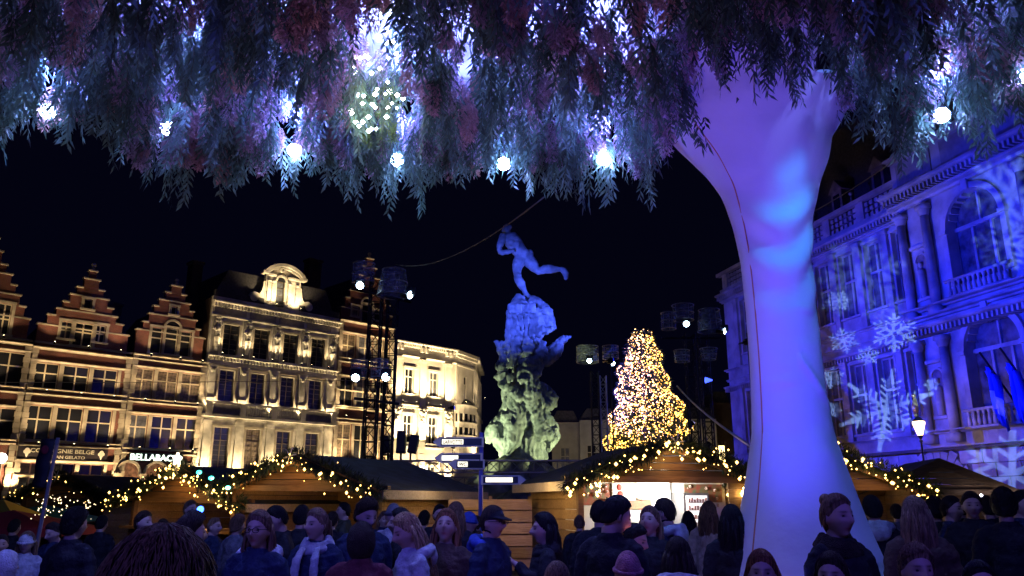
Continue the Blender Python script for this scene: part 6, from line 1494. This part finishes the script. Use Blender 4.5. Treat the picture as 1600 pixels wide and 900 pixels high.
C_BLK = cloth('black_wool', (.018, .018, .024)); C_NAV = cloth('navy_wool', (.02, .03, .07)); C_GRY = cloth('grey_wool', (.12, .12, .14)); C_LGT = cloth('pale_grey_wool', (.42, .42, .46)); C_BRN = cloth('brown_wool', (.09, .055, .04)); C_BGE = cloth('beige_wool', (.42, .34, .27)); C_RED = cloth('wine_wool', (.12, .03, .04)); C_PNK = cloth('pink_knit', (.50, .20, .26), 90, .7); C_WHT = cloth('white_knit', (.65, .65, .68), 90, .7); C_GRN = cloth('olive_wool', (.07, .08, .05)); C_BLU = cloth('blue_cloth', (.05, .09, .40)); C_FUR = cloth('dark_fur', (.05, .035, .03), 160, 1.0)

HC = Vector((0, -.012, 1.585))       # head centre of a 1.70 m figure facing -y
def head_grid(scale, nth=28, nph=22, feat=True, shape=None):
    vs = []
    for i in range(nph + 1):
        ph = math.pi * i / nph; sz = -math.cos(ph); sr = math.sin(ph)
        for k in range(nth):
            th_ = 2 * math.pi * k / nth; x = sr * math.cos(th_) * .076; y = sr * math.sin(th_) * .095; z = sz * .118
            if feat:
                if z < -.015: f = (-z - .015) / .103; x *= 1 - .38 * f; y = y * (1 - .28 * f) - .012 * f
                if y < 0:
                    g = lambda cx, cz, w, h: math.exp(-((x - cx) / w) ** 2 - ((z - cz) / h) ** 2)
                    y -= .034 * g(0, -.022, .013, .018) + .018 * g(0, .005, .010, .022)
                    for s_ in (-1, 1): y += .012 * g(s_ * .031, .012, .016, .012); y -= .006 * g(s_ * .03, .034, .02, .008); y -= .006 * g(s_ * .045, -.02, .02, .02)
                    y -= .008 * g(0, -.058, .022, .008); y += .006 * g(0, -.072, .02, .006); y -= .012 * g(0, -.095, .022, .016)
            v = Vector((x, y, z)) * scale
            if shape: v = shape(v, th_, ph)
            vs.append(v)
    fs = [(i * nth + k, i * nth + (k + 1) % nth, (i + 1) * nth + (k + 1) % nth, (i + 1) * nth + k) for i in range(nph) for k in range(nth)]
    return vs, fs
def hand(mb, w, d, up, curl=.5, side=1):
    """palm, four bent fingers of unequal length and a thumb off the side"""
    w = Vector(w); d = Vector(d).normalized(); up = Vector(up); s_ = d.cross(up).normalized() * side; n = s_.cross(d).normalized()
    if n.dot(up) < 0: n = -n
    pal = w + d * .045
    mb.tube([w - d * .01, w + d * .03, w + d * .075, w + d * .09], [.024, .036, .04, .03], 10, ry=[.02, .017, .016, .012], up=n)
    for i, L in enumerate((.062, .072, .066, .05)):
        b_ = w + d * .082 + s_ * (.027 - i * .018); c1, c2 = curl, curl * 1.9
        p1 = b_ + (d * math.cos(c1) - n * math.sin(c1)) * L * .5; p2 = p1 + (d * math.cos(c2) - n * math.sin(c2)) * L * .35; p3 = p2 + (d * math.cos(c2 * 1.3) - n * math.sin(c2 * 1.3)) * L * .25
        mb.tube([b_ - d * .02, b_, p1, p2, p3], [.009, .0095, .0085, .0075, .005], 7)
    t0 = w + d * .025 + s_ * .032; mb.tube([t0 - s_ * .012, t0 + d * .015 + s_ * .012, t0 + d * .045 + s_ * .02 - n * .012, t0 + d * .06 + s_ * .014 - n * .022], [.012, .0115, .01, .006], 7)
POSES = {
 'down': (((-.195, .0, 1.395), (-.245, .015, 1.12), (-.235, -.06, .88)), ((.195, .0, 1.395), (.245, .015, 1.12), (.235, -.06, .88))),
 'hold': (((-.195, .0, 1.395), (-.25, .01, 1.13), (-.08, -.25, 1.16)), ((.195, .0, 1.395), (.25, .01, 1.13), (.07, -.26, 1.19))),
 'phone': (((-.195, .0, 1.395), (-.235, .0, 1.12), (-.23, -.05, .88)), ((.195, .0, 1.395), (.25, -.05, 1.15), (.1, -.27, 1.33))),
}
VAR = {}
def head_M(yaw, pitch, roll=0): return Matrix.Translation(HC + Vector((0, .02, -.1))) @ Euler((pitch, roll, yaw), 'XYZ').to_matrix().to_4x4() @ Matrix.Translation(Vector((0, -.02, .1)))
def body_var(pose, yaw, pitch, fem):
    key = (pose, yaw, pitch, fem)
    if key in VAR: return VAR[key]
    HM = head_M(R(yaw), R(pitch)); sw = .92 if fem else 1.0
    mb = MB(); vs, fs = head_grid(1.0); mb.add([HM @ v for v in vs], fs)
    for s_ in (-1, 1): mb.ball(HM @ Vector((s_ * .077, .012, -.005)), (.012, .02, .03), 8, 6, HM.to_3x3())
    nb = HM @ Vector((0, .03, -.07))
    mb.tube([(0, .02, 1.33), (0, .015, 1.44), nb], [.062, .054, .052], 12)
    mb.tube([(0, 0, .88), (0, 0, 1.0), (0, 0, 1.12), (0, -.005, 1.27), (0, .005, 1.34), (0, .01, 1.42)], [v * sw for v in (.16, .15, .135, .155, .13, .055)], 16, ry=[.11, .10, .095, .115, .095, .05])
    for i, (a, b, c) in enumerate(POSES[pose]):
        a, b, c = Vector(a), Vector(b), Vector(c); a.x *= sw; b.x *= sw
        a = a + Vector((-.018 * (1 if a.x > 0 else -1), 0, -.045)); mb.tube([a, a.lerp(b, .5), b, b.lerp(c, .35), c], [.045, .044, .038, .036, .027], 10)
        mb.tube([Vector((0, .005, 1.35)), a], [.05, .044], 8)
        hand(mb, c, (c - b), Vector((0, 0, 1)) if pose != 'down' else Vector((-1 if i == 0 else 1, 0, 0)), .55, 1 if i == 0 else -1)
    for s_ in (-1, 1):
        mb.tube([(s_ * .085, 0, .92), (s_ * .095, -.005, .7), (s_ * .1, -.01, .5), (s_ * .1, .015, .35), (s_ * .1, .02, .1), (s_ * .1, .02, .06)], [.09, .078, .055, .055, .036, .038], 10)
        mb.tube([(s_ * .1, .05, .045), (s_ * .105, -.06, .045), (s_ * .11, -.15, .03)], [.038, .042, .03], 8)
    me = remeshed(mb, .0085, 'body', 1)
    # painted lips, brows, lids
    inv = HM.inverted(); n = len(me.vertices); co = np.empty(n * 3); me.vertices.foreach_get('co', co); co = co.reshape(-1, 3)
    I = np.array(inv); h = co @ I[:3, :3].T + I[:3, 3]
    c = np.ones((n, 4), np.float32); fr = h[:, 1] < -.04
    g = lambda cx, cz, w, hh: np.exp(-((np.abs(h[:, 0]) - cx) / w) ** 2 - ((h[:, 2] - cz) / hh) ** 2) * fr
    lip = np.clip(g(0, -.06, .022, .009) * 1.3, 0, 1); eye = np.clip(g(.031, .012, .013, .006) * 1.3, 0, 1); brow = np.clip(g(.031, .034, .02, .0055) * 1.2, 0, 1)
    for ch_, (l_, e_, b_) in enumerate(((.85, .3, .25), (.42, .28, .22), (.45, .3, .22))): c[:, ch_] = (1 - lip * (1 - l_)) * (1 - eye * (1 - e_)) * (1 - brow * (1 - b_))
    at_ = me.color_attributes.new('paint', 'FLOAT_COLOR', 'POINT'); at_.data.foreach_set('color', c.ravel()); me.materials.append(SKIN)
    # coat
    cb = MB(); W = sw
    cb.tube([(0, .0, .70), (0, 0, .85), (0, 0, 1.05), (0, -.005, 1.25), (0, .005, 1.35), (0, .01, 1.42), (0, .012, 1.475)], [v * W for v in (.215, .205, .18, .195, .175, .10, .078)], 20, ry=[.16, .155, .14, .15, .13, .095, .08])
    for (a, b, c_) in POSES[pose]:
        a, b, c_ = Vector(a), Vector(b), Vector(c_); a.x *= W; b.x *= W; e = b.lerp(c_, .93)
        a2 = a + Vector((-.012 * (1 if a.x > 0 else -1), 0, -.035)); cb.tube([Vector((a.x * .3, .005, 1.405)), a2.lerp(Vector((a.x * .3, .005, 1.405)), .4) + Vector((0, 0, .006)), a2, a2.lerp(b, .45), b, b.lerp(c_, .4), e], [.05, .066, .072, .068, .06, .056, .046], 12)
    coat = remeshed(cb, .016, 'coat', 2); displace(coat, lambda v: .016 * noise.noise(Vector((v.x * 5, v.y * 5, v.z * 12))) - .012 * abs(noise.noise(Vector((v.x * 9, v.y * 9, v.z * 20 + v.x * 6)))) + .006 * noise.noise(v * 26))
    VAR[key] = (me, coat, HM, sw); return VAR[key]
LEGS = None
def leg_mesh():
    global LEGS
    if LEGS is None:
        t_ = MB()
        for s_ in (-1, 1): t_.tube([(s_ * .085, 0, .95), (s_ * .1, 0, .7), (s_ * .105, -.005, .48), (s_ * .105, .01, .3), (s_ * .105, .015, .07)], [.1, .092, .075, .07, .06], 10)
        sh = MB()
        for s_ in (-1, 1): sh.tube([(s_ * .105, .07, .055), (s_ * .105, 0, .06), (s_ * .11, -.09, .048), (s_ * .112, -.19, .03)], [.045, .052, .05, .025], 10)
        LEGS = (t_.mesh('trousers', TRO, True), sh.mesh('shoes', SHOE, True))
    return LEGS
HAIRS = {}
def hair_mesh(style, seed=0):
    key = (style, seed)
    if key in HAIRS: return HAIRS[key]
    mb = MB(); off = seed * 7.3
    big = {'short': .012, 'crop': .006, 'long': .018, 'bun': .010, 'curly': .022, 'tail': .011, 'quiff': .014}.get(style, .012)
    longh = style in ('long', 'bun', 'tail')
    def shp(v, th_, ph):
        # hairline: forehead at z .07 in the middle, temples, over the ears, nape
        f = -v.y / .095                                   # 1 front, -1 back
        line = (.082 + .010 * noise.noise(Vector((v.x * 40 + off, 0, 1)))) if f > .75 else (.082 - (.75 - f) / .75 * (.068 if not longh else .10)) if f > 0 else ((-.02 if longh else .0) - min(1, -f * 1.6) * (.07 if not longh else .09))
        k_ = 1 + (big + .008 * noise.noise(Vector((v.x * 34 + off, v.y * 34, v.z * 10)))) / .1 + (.5 * big * noise.noise(v * 55 + Vector((off, 0, 0))) / .1 if style == 'curly' else 0)
        if style == 'quiff' and v.z > .05 and v.y < .02: k_ += .14
        t_ = max(0, min(1, (v.z - line) / .022 + .4))
        in_ = .93 if v.z > .02 else .80 if v.z > -.03 else .62
        return v * (in_ + (k_ - in_) * t_)
    vs, fs = head_grid(1.0, 40, 30, False, shp); mb.add(vs, fs)
    def lock(pts, w, t=.016): mb.tube(pts, w, 8, ry=[x * t / .03 for x in w] if hasattr(w, '__len__') else t)
    if style == 'long':
        L_ = .38 + .05 * (seed % 3)
        for k in range(46):
            a = math.pi * (.05 + .90 * k / 45); x, y = .086 * math.cos(a), .10 * math.sin(a)
            ws = noise.noise(Vector((k * .7, off, 0)))
            n_ = 9; pts = []
            for i in range(n_):
                f = i / (n_ - 1); out = -.03 + .044 * min(1, f * 5) + .035 * math.sin(f * 2.4)
                pts.append((x * (1 + out * 4) + .012 * math.sin(f * 5 + k + off), y * (1 + out * 4) + .012 * math.cos(f * 4 + k * 1.7), .05 - f * (L_ + .05 * ws)))
            lock(pts, [.010, .014, .015, .015, .015, .014, .012, .008, .003], .024)
    if style == 'bun': mb.ball((0, .085, .098), (.038, .036, .04), 12, 8)
    if style == 'tail':
        lock([(0, .09, .05), (0, .13, .03), (.01, .145, -.08), (.02, .12, -.2), (.02, .1, -.27)], [.02, .035, .035, .025, .006])
    # fine strands lying over the mass of hair
    rs = random.Random(seed * 31 + len(style))
    nst = 380
    for i in range(nst):
        a = rs.uniform(0, 2 * math.pi); L_ = rs.uniform(.8, 1.75 if style in ('short', 'crop', 'curly', 'quiff') else 2.1); sw_ = rs.uniform(-.4, .4); pts = []
        curl = .35 if style == 'curly' else .05
        for j in range(7):
            f = j / 6; ph = .1 + f * L_; aa = a + sw_ * f + curl * math.sin(f * 9 + i)
            x, y, z = math.sin(ph) * math.cos(aa), math.sin(ph) * math.sin(aa), math.cos(ph)
            ff = -y; line = .72 if ff > .75 else .72 - (.75 - ff) / .75 * .5 if ff > 0 else -.4
            if z < line: break
            k_ = 1 + (big + .006 * rs.random() + (.004 if style != 'curly' else .012 * rs.random())) / .1
            if style == 'quiff' and z > .42 and y < .2: k_ += .14
            pts.append((x * .076 * k_, y * .095 * k_, z * .118 * k_))
        if len(pts) > 2: mb.tube(pts, [.0022] * (len(pts) - 1) + [.0008], 3, cap=False)
    if style == 'long':
        for i in range(260):
            a = math.pi * (.03 + .94 * rs.random()); x, y = .088 * math.cos(a), .102 * math.sin(a); L_ = rs.uniform(.3, .5); ph = rs.uniform(0, 6); pts = []
            for j in range(8):
                f = j / 7; o_ = .9 + .22 * min(1, f * 4) + .2 * math.sin(f * 2.4); pts.append((x * o_ + .014 * math.sin(f * 5 + ph), y * o_ + .014 * math.cos(f * 4 + ph), .04 - f * L_))
            mb.tube(pts, [.0022] * 7 + [.0006], 3, cap=False)
    me = mb.mesh('hair', None, True); HAIRS[key] = me; return me
def hat_mesh(style):
    if style in HAIRS: return HAIRS[style]
    mb = MB()
    if style == 'beanie':
        def shp(v, th_, ph):
            if v.z < .012: return v * .86
            k_ = 1.16 + .012 * math.sin(th_ * 22); w = Vector((v.x * k_, v.y * k_, v.z * 1.22))
            return w
        vs, fs = head_grid(1, 66, 24, False, shp); mb.add(vs, fs); mb.tube([(.088 * math.cos(a), .107 * math.sin(a), .022 - .018 * math.sin(a) * -1) for a in np.linspace(0, 2 * math.pi, 33)], .014, 8)
    elif style == 'cap':
        def shp(v, th_, ph): return v * .88 if v.z < .03 else v * 1.11
        vs, fs = head_grid(1, 40, 24, False, shp); mb.add(vs, fs); n_ = 11
        top = [(.075 * math.cos(math.pi + math.pi * k / 10), -.05 + .115 * math.sin(math.pi + math.pi * k / 10) * 1.0, .045 - .02 * math.sin(math.pi * k / 10)) for k in range(n_)]
        inn = [(.075 * math.cos(math.pi + math.pi * k / 10), -.045 + .04 * math.sin(math.pi + math.pi * k / 10), .05) for k in range(n_)]
        vs = top + inn + [(p[0], p[1], p[2] - .008) for p in top] + [(p[0], p[1], p[2] - .008) for p in inn]
        fs = []
        for k in range(n_ - 1): fs += [(k, k + 1, n_ + k + 1, n_ + k), (3 * n_ + k, 3 * n_ + k + 1, 2 * n_ + k + 1, 2 * n_ + k), (k, 2 * n_ + k, 2 * n_ + k + 1, k + 1)]
        mb.add(vs, fs)
    elif style == 'hood':
        def shp(v, th_, ph):
            if v.y < -.05 and v.z < .06: return v * .9
            return Vector((v.x * 1.3, v.y * 1.25 + .012, v.z * (1.22 if v.z > 0 else 1.25))) * (1 + .03 * noise.noise(v * 30))
        vs, fs = head_grid(1, 44, 30, False, shp); mb.add(vs, fs)
    me = mb.mesh('hat', None, True); HAIRS[style] = me; return me
def mesh_once(key, fn):
    if key not in HAIRS: HAIRS[key] = fn()
    return HAIRS[key]
def scarf_mesh():
    mb = MB()
    for j, (z, r, t) in enumerate(((1.425, .105, .034), (1.455, .09, .03), (1.405, .12, .028))):
        mb.tube([(r * math.cos(a), .01 + r * .85 * math.sin(a), z + .012 * math.sin(2 * a + j) + (.02 if math.sin(a) > 0 else -.012)) for a in np.linspace(0, 2 * math.pi, 29)], t, 8)
    me = remeshed(mb, .012, 'scarf'); displace(me, lambda v: .006 * noise.noise(v * 30)); return me
def scarf_ends_mesh():
    mb = MB()
    for s_ in (-1, 1): mb.tube([(s_ * .06, -.10, 1.42), (s_ * .075, -.165, 1.34), (s_ * .085, -.185, 1.2), (s_ * .08, -.19, 1.02), (s_ * .075, -.185, .95)], [.03, .04, .045, .045, .04], 8, ry=[.02, .018, .016, .014, .012])
    me = remeshed(mb, .01, 'scarf_ends'); displace(me, lambda v: .006 * noise.noise(v * 25)); return me
def hoodb_mesh():
    mb = MB(); mb.tube([(.125 * math.cos(a), .035 + .095 * math.sin(a), 1.43 + .03 * math.sin(a)) for a in np.linspace(-.5, math.pi + .5, 20)], [.03] + [.045] * 18 + [.03], 10); mb.ball((0, .14, 1.40), (.12, .05, .085))
    me = remeshed(mb, .013, 'hood'); displace(me, lambda v: .006 * noise.noise(v * 25)); return me
def glasses_mesh():
    mb = MB()
    for s_ in (-1, 1):
        mb.tube([(s_ * .031 + .024 * math.cos(a), -.108, .010 + .017 * math.sin(a)) for a in np.linspace(0, 2 * math.pi, 17)], .0028, 5); mb.tube([(s_ * .055, -.106, .014), (s_ * .076, -.06, .014), (s_ * .08, .01, .01)], .0025, 5)
    mb.tube([(-.008, -.11, .014), (.008, -.11, .014)], .0025, 5); return mb.mesh('glasses', M_BLACK, True)
NP = [0]
def person(px, py, Y, face, label, hair=None, hc=None, coat=C_BLK, pose='down', yaw=0, pitch=0, fem=False, hat=None, hatc=None, scarf=None, ends=False, hoodb=None, glasses=False, seed=0, minh=None, extra=None, lean=0, group=None):
    q = P(px, py, Y); me, cm, HM, sw = body_var(pose, yaw, pitch, fem)
    top = 1.715 if not hat else 1.735
    s_ = q.z / top
    t = thing('person', label, 'person', (q.x, Y, 0), R(face), group); t.scale = (s_, s_, s_)
    if lean: t.rotation_euler.x = 0
    obj('body', me, t)
    o = obj('coat', cm, t)
    if not cm.materials: cm.materials.append(None)
    o.material_slots[0].link = 'OBJECT'; o.material_slots[0].material = coat
    tr, sh = leg_mesh(); obj('trousers', tr, t); obj('shoes', sh, t)
    loc, rot, _ = HM.decompose(); e = rot.to_euler()
    ey = mesh_once('eyes', lambda: (lambda m: (m.ball((-.031, -.0765, .011), (.0105, .008, .007), 8, 6), m.ball((.031, -.0765, .011), (.0105, .008, .007), 8, 6)) and m)(MB()).mesh('eyes', IRIS, True)); obj('eyes', ey, t, loc, e)
    def put(nm, m_, mt, onhead=True):
        if not m_.materials: m_.materials.append(None)
        o_ = obj(nm, m_, t, loc if onhead else (0, 0, 0), e if onhead else (0, 0, 0)); o_.material_slots[0].link = 'OBJECT'; o_.material_slots[0].material = mt; return o_
    if hair: put('hair', hair_mesh(hair, seed), hc or HB_)
    if hat: put('hat', hat_mesh(hat), hatc or C_GRY)
    if scarf: put('scarf', mesh_once('scarf', scarf_mesh), scarf, False)
    if scarf and ends: put('scarf_ends', mesh_once('scarf_ends', scarf_ends_mesh), scarf, False)
    if hoodb: put('hood', mesh_once('hoodb', hoodb_mesh), hoodb, False)
    if glasses: obj('glasses', mesh_once('glasses', glasses_mesh), t, loc, e)
    NP[0] += 1; return t
# face: 0 looks at the camera, -90 looks left, 90 looks right, 180 away
person(45, 829, 8.0, 10, 'child in a white knitted beanie and pale jacket at the lower left', hat='beanie', hatc=C_WHT, coat=C_LGT, fem=True, hair='long', hc=HM_)
person(12, 857, 5.6, 160, 'child in fluffy white hat at the bottom left corner, seen from behind', hat='hood', hatc=C_WHT, coat=C_LGT, fem=True)
person(4, 836, 8.6, 30, 'person at the left edge, half face visible above the white hat', hair='short', hc=HB_, coat=C_NAV)
person(24, 812, 11.0, 170, 'dark figure from behind standing left of the banner pole', hair='short', hc=HK_, coat=C_BLK)
person(90, 815, 8.8, -20, 'man looking down beside the big dark coat, left', hair='short', hc=HB_, coat=C_NAV, pitch=18, yaw=0)
person(119, 796, 6.4, 160, 'broad person in black coat seen from behind, left', hair='curly', hc=HK_, coat=C_BLK, pose='hold')
person(225, 799, 8.6, 75, 'man in profile looking right under the left stall', hair='short', hc=HB_, coat=C_NAV)
person(298, 804, 5.2, 100, 'man with flat dark hair turned away to the right', hair='quiff', hc=HB_, coat=C_BRN, yaw=30)
person(298, 782, 11.5, 60, 'man farther back beside the small blue lamp', hair='short', hc=HM_, coat=C_GRY)
person(335, 809, 10.0, 80, 'balding man in profile in front of the plank stall', hair='crop', hc=HG_, coat=C_NAV)
person(407, 800, 5.4, -8, 'woman with glasses and long brown hair, pale fur collar', hair='long', hc=HM_, coat=C_NAV, fem=True, glasses=True, hoodb=C_WHT, seed=1)
person(441, 789, 7.6, -60, 'man with dark hair looking down left behind the woman with glasses', hair='short', hc=HK_, coat=C_BLK, pitch=18, seed=1)
person(472, 790, 8.4, 175, 'person with dark hair from behind, between two women', hair='short', hc=HK_, coat=C_BLK, seed=2)
person(498, 795, 6.2, -14, 'woman in dark coat with long pale scarf and hair pulled back', hair='tail', hc=HG_, coat=C_NAV, fem=True, scarf=C_LGT, ends=True, yaw=-20)
person(539, 785, 11.5, -80, 'bearded man in profile far back by the stall corner', hair='crop', hc=HK_, coat=C_GRN)
person(570, 779, 6.6, 40, 'tall young man with thick dark hair looking down to the right', hair='curly', hc=HB_, coat=C_NAV, pitch=18, seed=3)
person(566, 812, 5.2, 175, 'person in dark fur hood seen from behind, centre left', hat='hood', hatc=C_FUR, coat=C_RED)
person(615, 785, 8.4, 170, 'person in grey beanie and grey jacket from behind', hat='beanie', hatc=C_GRY, coat=C_LGT)
person(628, 796, 7.0, -80, 'woman with black hair in profile behind the blond woman', hair='long', hc=HK_, coat=C_BLK, fem=True, seed=2)
person(645, 801, 5.6, -62, 'blond woman in pale grey coat looking down to the left', hair='long', hc=HL_, coat=C_LGT, fem=True, pitch=18, hoodb=C_LGT, seed=0)
person(687, 789, 10.0, 15, 'short haired man far back left of the auburn woman', hair='short', hc=HK_, coat=C_BLK, seed=4)
person(697, 798, 6.0, -6, 'auburn haired woman with very long hair looking up', hair='long', hc=HR_, coat=C_BRN, fem=True, pitch=-14, seed=2)
person(712, 786, 8.2, 165, 'woman with tousled brown hair behind the auburn woman', hair='long', hc=HM_, coat=C_BLK, fem=True, seed=1)
person(732, 798, 9.4, 70, 'small figure in profile wearing a striped beanie', hat='beanie', hatc=C_BLU, coat=C_BLK, fem=True)
person(768, 786, 6.1, 62, 'man with glasses in dark baseball cap and navy jacket over blue shirt', hair='crop', hc=HB_, hat='cap', hatc=C_BLK, coat=C_NAV, glasses=True, hoodb=C_BLU)
person(852, 803, 6.3, -85, 'woman with long black hair in profile facing left, black coat', hair='long', hc=HK_, coat=C_BLK, fem=True, pose='phone', scarf=C_BLK, seed=2)
person(952, 773, 5.3, 140, 'big man in black coat from behind, head turned right', hair='short', hc=HK_, coat=C_BLK, yaw=-30, pitch=18)
person(936, 783, 7.6, 170, 'dark haired person just behind the big man in black', hair='short', hc=HK_, coat=C_BLK, seed=1)
person(985, 818, 6.2, 60, 'shorter person in dark hood beside the big man', hair='short', hc=HK_, coat=C_NAV, pitch=18, hoodb=C_BLK)
person(1013, 793, 6.8, -30, 'woman looking upward in dark jacket before the bright stall', hair='long', hc=HM_, coat=C_BLK, fem=True, pitch=-14)
person(1039, 775, 7.2, -125, 'man in dark cap with grey hood, looking left at the bright stall', hair='crop', hc=HB_, hat='cap', hatc=C_BLK, coat=C_NAV, hoodb=C_LGT)
person(980, 858, 4.4, 0, 'child in pink knitted beanie at the bottom centre', hat='beanie', hatc=C_PNK, coat=C_BLK, fem=True)
person(870, 879, 4.4, 170, 'child with light brown hair at the bottom edge, only the crown visible', hair='short', hc=HG_, coat=C_NAV)
person(1058, 842, 4.9, 160, 'woman in dark jacket with pale hood, from behind below the stall', hair='long', hc=HB_, coat=C_NAV, fem=True, hoodb=C_WHT)
person(1106, 785, 9.0, 150, 'woman with brown hair in beige coat walking before the stall', hair='long', hc=HM_, coat=C_BGE, fem=True, seed=1)
person(1142, 791, 6.6, 165, 'woman in black with long dark hair beside the fabric column', hair='long', hc=HK_, coat=C_BLK, fem=True, seed=2)
person(1303, 773, 4.75, 22, 'woman with hair in a bun and thick collar standing before the fabric column, hands together', hair='bun', hc=HM_, coat=C_BLK, fem=True, pose='hold', scarf=C_FUR)
person(1188, 862, 4.2, -16, 'reddish haired girl at the bottom edge before the column', hair='long', hc=HR_, coat=C_NAV, fem=True, seed=1)
person(1297, 865, 4.0, -30, 'girl with tied dark hair at the bottom edge, right of centre', hair='long', hc=HB_, coat=C_BLK, fem=True)
person(1428, 855, 4.0, -4, 'boy with curly hair at the bottom edge, right', hair='curly', hc=HG_, coat=C_NAV, seed=1)
person(1526, 878, 3.9, -12, 'person with dark hair cut off by the bottom edge, far right', hair='short', hc=HK_, coat=C_BLK, seed=3)
person(1361, 775, 7.6, 170, 'man in dark coat with pale hood edge right behind the column', hair='short', hc=HK_, coat=C_BLK, hoodb=C_LGT, seed=2)
person(1428, 778, 5.9, 165, 'woman with very long light brown hair seen from behind, right', hair='long', hc=HG_, coat=C_BRN, fem=True, seed=2)
person(1459, 779, 8.6, 160, 'dark haired person between the long haired woman and the couple', hair='curly', hc=HK_, coat=C_BLK)
person(1483, 776, 8.2, 40, 'person in profile in the right part of the crowd', hair='short', hc=HK_, coat=C_NAV, seed=1)
person(1515, 769, 7.8, -20, 'tall man facing the camera in the right part of the crowd', hair='short', hc=HB_, coat=C_BLK, seed=2)
person(1541, 776, 9.2, 170, 'person from behind in the right crowd, in a dark jacket', hair='short', hc=HK_, coat=C_BLK)
person(1566, 766, 6.6, 140, 'tall curly haired man at the right, turned away', hair='curly', hc=HK_, coat=C_BLK, seed=2)
person(1592, 768, 7.8, 25, 'person at the right edge of the view, half cut off', hair='short', hc=HK_, coat=C_NAV, seed=4)
person(1345, 800, 9.5, 150, 'dark figure glimpsed at the edge of the fabric column', hair='long', hc=HB_, coat=C_BLK, fem=True)
# background rows, mostly hidden
bgp = [(160, 806, 11, 170), (255, 812, 10.5, 20), (372, 806, 9.5, 150), (420, 800, 12.5, 10), (520, 800, 10.5, 170), (600, 800, 12, 30), (663, 800, 11.5, 160), (745, 806, 12, 170), (905, 806, 11.5, 180), (1075, 800, 11, 170), (1400, 790, 12, 170), (1440, 786, 13, 10), (1500, 786, 13, 170), (1550, 784, 12.5, 20), (1585, 782, 11, 170)]
for i, (px, py, Y, fc_) in enumerate(bgp):
    person(px, py, Y, fc_, '%s person, %s from the left in the back rows of the crowd' % (('short haired', 'long haired', 'curly haired', 'pony tailed')[i % 4], ORD[i]), hair=('short', 'long', 'curly', 'tail')[i % 4], hc=(HK_, HB_, HM_)[i % 3], coat=(C_BLK, C_NAV, C_GRY, C_BRN)[i % 4], fem=i % 4 in (1, 3), seed=i % 3, group='people in the back rows')
# stall keeper
t = person(976, 796, 17.95, 0, 'stall keeper with blond hair in the bright stall', hair='short', hc=HL_, coat=C_WHT, fem=True)
# huge out of focus head in the foreground
t = person(248, 838, 1.25, 168, 'very near head with brown hair filling the bottom left of the view', hair='long', hc=HM_, coat=C_BRN, fem=True, seed=1)
# loose strands over that near head
st = MB(); rs_ = random.Random(5); s1 = t.scale.x
for i in range(2000):
    a = rs_.uniform(0, 2 * math.pi); L_ = rs_.uniform(.7, 2.0); a2 = a + rs_.uniform(-.35, .35); pts = []
    for j in range(9):
        f = j / 8; ph = .12 + f * L_; aa = a + (a2 - a) * f; r_o = 1.17 + .03 * rs_.random() + .02 * f
        x, y, z = .076 * r_o * math.sin(ph) * math.cos(aa), .095 * r_o * math.sin(ph) * math.sin(aa), .118 * r_o * math.cos(ph)
        if ph > 1.5: x, y, z = .076 * r_o * math.cos(aa), .095 * r_o * math.sin(aa), -.14 * (ph - 1.5)
        pts.append((x + HC.x, y + HC.y, z + HC.z))
    st.tube(pts, [.0004, .0006, .0007, .0007, .0007, .0007, .0006, .0005, .0003], 3, cap=False)
st.build('hair_strands', hair_mat('near_strands', (.12, .10, .11)), t, True, kind='stuff')
# small blue lamp beside the man
q = P(313, 796, 11); t = thing('blue_lamp', 'small bright blue lamp in the crowd before the left stall', 'lamp', q); MB().ball((0, 0, 0), .045, 10, 8).build('lens', emis('blue_point', (.03, .12, 1), 12), t, True); MB().cyl((0, .03), .012, -q.z, 0, 6).build('stand', M_BLACK, t)
print('people', NP[0])
